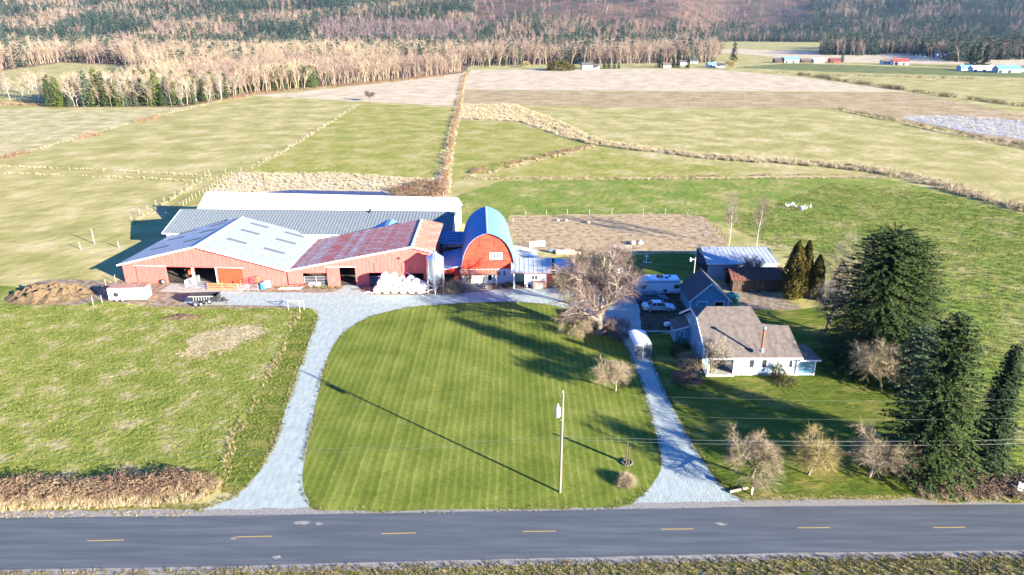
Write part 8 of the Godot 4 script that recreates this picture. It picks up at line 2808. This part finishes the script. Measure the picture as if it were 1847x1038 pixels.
func far_houses() -> void:
	far_house(Vector3(69.95, 0, -679.37), 0.2, 16, 10, 5.5, 3.5, "white_wall", "shingle_dark", "white gabled house with dark roof before the valley wood")
	far_house(Vector3(78.27, 0, -679.37), -0.4, 9, 8, 3.5, 2.5, "white_wall", "shingle_dark", "lower white wing right of the valley house")
	far_house(Vector3(150.13, 0, -704.78), 0.1, 12, 9, 3.5, 2.5, "white_wall", "shingle", "pale cottage among dark trees right of the valley wood")
	far_house(Vector3(177.1, 0, -751.54), 0.3, 14, 9, 4, 2.5, "white_wall", "shingle_dark", "white house behind the pale cottage and garden trees")
	far_house(Vector3(196.22, 0, -782.63), -0.2, 13, 9, 4, 2.5, "house_front", "shingle_dark", "pale blue house right of the white one behind garden trees")
	far_house(Vector3(196.19, 0, -713.67), 0.2, 13, 10, 3.6, 2.8, "white_wall", "blue_roof", "blue-roofed house before the lone pointed fir")
	far_house(Vector3(202.96, 0, -704.78), -0.3, 12, 9, 3.5, 2.2, "white_wall", "shingle_dark", "low dark-roofed house right of the blue-roofed one")
	far_house(Vector3(291.54, 0, -793.55), 0.0, 18, 12, 4, 3, "old_wood", "shingle_dark", "dark brown barn at the left of the middle farmstead", "barn")
	far_house(Vector3(303.65, 0, -793.55), 0.1, 26, 14, 5, 4, "white_wall", "blue_roof", "big steel-blue roofed barn of the middle farmstead", "barn")
	far_house(Vector3(320.0, 0, -793.55), 0.0, 16, 10, 4, 2.6, "old_wood", "shingle", "brown shed right of the steel-blue barn", "barn")
	far_house(Vector3(333.93, 0, -793.55), 0.2, 20, 10, 4, 2.6, "white_wall", "white_roof", "white-roofed house of the middle farmstead")
	far_house(Vector3(352.09, 0, -793.55), 0.0, 18, 11, 4, 3, "maroon", "brown_roof", "brown-red barn at the right of the middle farmstead", "barn")
	far_house(Vector3(392.29, 0, -761.63), 0.0, 16, 10, 4, 2.6, "white_wall", "shingle", "grey-roofed farmhouse beside the red roof")
	far_house(Vector3(400.98, 0, -751.54), 0.0, 24, 13, 5, 4, "white_wall", "barn_red", "far white barn with bright red roof", "barn")
	far_house(Vector3(415.39, 0, -663.4), 0.1, 20, 11, 4, 3, "house_front", "blue_roof", "pale blue-roofed house at the right farmstead")
	far_house(Vector3(421.46, 0, -648.15), 0.0, 34, 12, 4.5, 3, "white_wall", "white_roof", "long white barn at the right farmstead", "barn")
	far_house(Vector3(433.09, 0, -633.56), 0.0, 32, 14, 5, 4, "shop_wall", "blue_roof", "long blue-roofed barn at the right farmstead", "barn")
	far_house(Vector3(455.73, 0, -648.15), 0.2, 16, 11, 4, 3, "white_wall", "shingle_dark", "dark-roofed house at the right picture edge")
	far_house(Vector3(508.59, 0, -907.27), 0.0, 18, 10, 4, 3, "white_wall", "shingle_dark", "small white house in the distance before the right woods")
	far_house(Vector3(532.76, 0, -907.27), 0.0, 18, 10, 4, 3, "white_wall", "white_roof", "pale-roofed house in the distance before the right woods")
	# garden trees about the far houses
	var c1 := conifer(141, 13.0, 3.4, {"gap": 0.9, "spray": 1.1, "dense": 0.8, "limbs": false, "foot": 0.02})
	var words := {}
	var gi := 0
	for q in [[Vector3(87.62, 0, -687.64), 0.7, "dark garden fir at the left of the row right of the valley house"], [Vector3(91.83, 0, -687.64), 0.8, "dark garden fir, second of the row right of the valley house"], [Vector3(97.09, 0, -687.64), 0.6, "dark garden fir, third of the row right of the valley house"], [Vector3(101.3, 0, -687.64), 0.5, "dark garden fir ending the row right of the valley house"], [Vector3(143.67, 0, -704.78), 1.4, "tall dark fir beside the pale cottage"], [Vector3(156.6, 0, -704.78), 0.8, "small dark fir right of the pale cottage"], [Vector3(160.92, 0, -704.78), 0.9, "pointed dark fir left of the blue-roofed house"], [Vector3(168.57, 0, -696.11), 0.9, "pointed dark fir nearest the blue-roofed house"], [Vector3(252.25, 0, -828.21), 1.6, "lone pointed fir standing in the pale far field"], [Vector3(-30.32, 0, -741.71), 0.9, "pointed dark fir at the left of the gap in the valley wood"], [Vector3(-22.38, 0, -741.71), 1.1, "taller pointed fir in the gap of the valley wood"], [Vector3(-9.23, 0, -732.13), 0.9, "single pointed fir right of the gap in the valley wood"], [Vector3(365.57, 0, -804.79), 0.8, "round dark tree right of the brown-red barn"], [Vector3(450.94, 0, -704.78), 1.8, "tall dark fir behind the long white barn"], [Vector3(455.58, 0, -722.79), 1.6, "dark fir left of the tall one behind the white barn"], [Vector3(464.69, 0, -713.67), 1.7, "dark fir right of the tall one behind the white barn"]]:
		var o := plant("garden_fir", q[2], "tree", q[0], gi * 1.3, c1, ["bark_brown", "dark_needles"], ["trunk", "crown"], "firs about the far houses")
		o.scale = Vector3.ONE * float(q[1])
		gi += 1
	plant("far_hedge_bush", "wide rounded dark bush left of the valley house", "shrub", Vector3(43.95, 0, -663.4), 0.0, leafy_bush(151, 13.0, 7.5, 1500, 1.6), ["bark_brown", "hedge_needles"], ["stems", "leaves"])
	plant("golden_willow", "rounded golden bare willow beside the blue-roofed house", "tree", Vector3(207.61, 0, -687.64), 0.0, bare(152, 3.0, 0.3, {"kids": [9, 5], "lens": [2.0, 0.6], "spread": [0.8, 0.6], "up": [0.05, 0.1, 0.0], "from": [0.3, 0.2], "twigs": 14, "twig_len": 2.5, "twig_w": 0.07, "weep": 0.3}), ["bark_grey", "twig_gold"])
	plant("golden_willow", "rounded yellow bush before the wood, left of the valley house", "tree", Vector3(13.37, 0, -713.67), 0.0, bare(153, 2.5, 0.3, {"kids": [9, 5], "lens": [1.8, 0.6], "spread": [0.9, 0.6], "up": [0.05, 0.1, 0.0], "from": [0.3, 0.2], "twigs": 14, "twig_len": 2.2, "twig_w": 0.07, "weep": 0.3}), ["bark_grey", "twig_gold"])
	plant("lone_tree", "lone round bare tree at the corner of the pale meadow", "tree", Vector3(-79.87, 0, -400.42), 0.0, bare(154, 2.6, 0.22, {"kids": [8, 5, 4], "lens": [1.4, 0.6, 0.6], "spread": [0.8, 0.6, 0.6], "up": [0.05, 0.08, 0.0], "from": [0.4, 0.2], "twigs": 6, "twig_len": 1.0, "twig_w": 0.035}), ["bark_brown", "twig_purple"])


func _ready() -> void:
	light_and_camera()
	materials()
	build_materials()
	land()
	pole_barn()
	rusty_barn()
	long_barns()
	arched_barn()
	milk_house()
	feed_bin()
	bales()
	house()
	garage()
	trailers_and_cars()
	near_trees()
	woods()
	hedges()
	small_things()
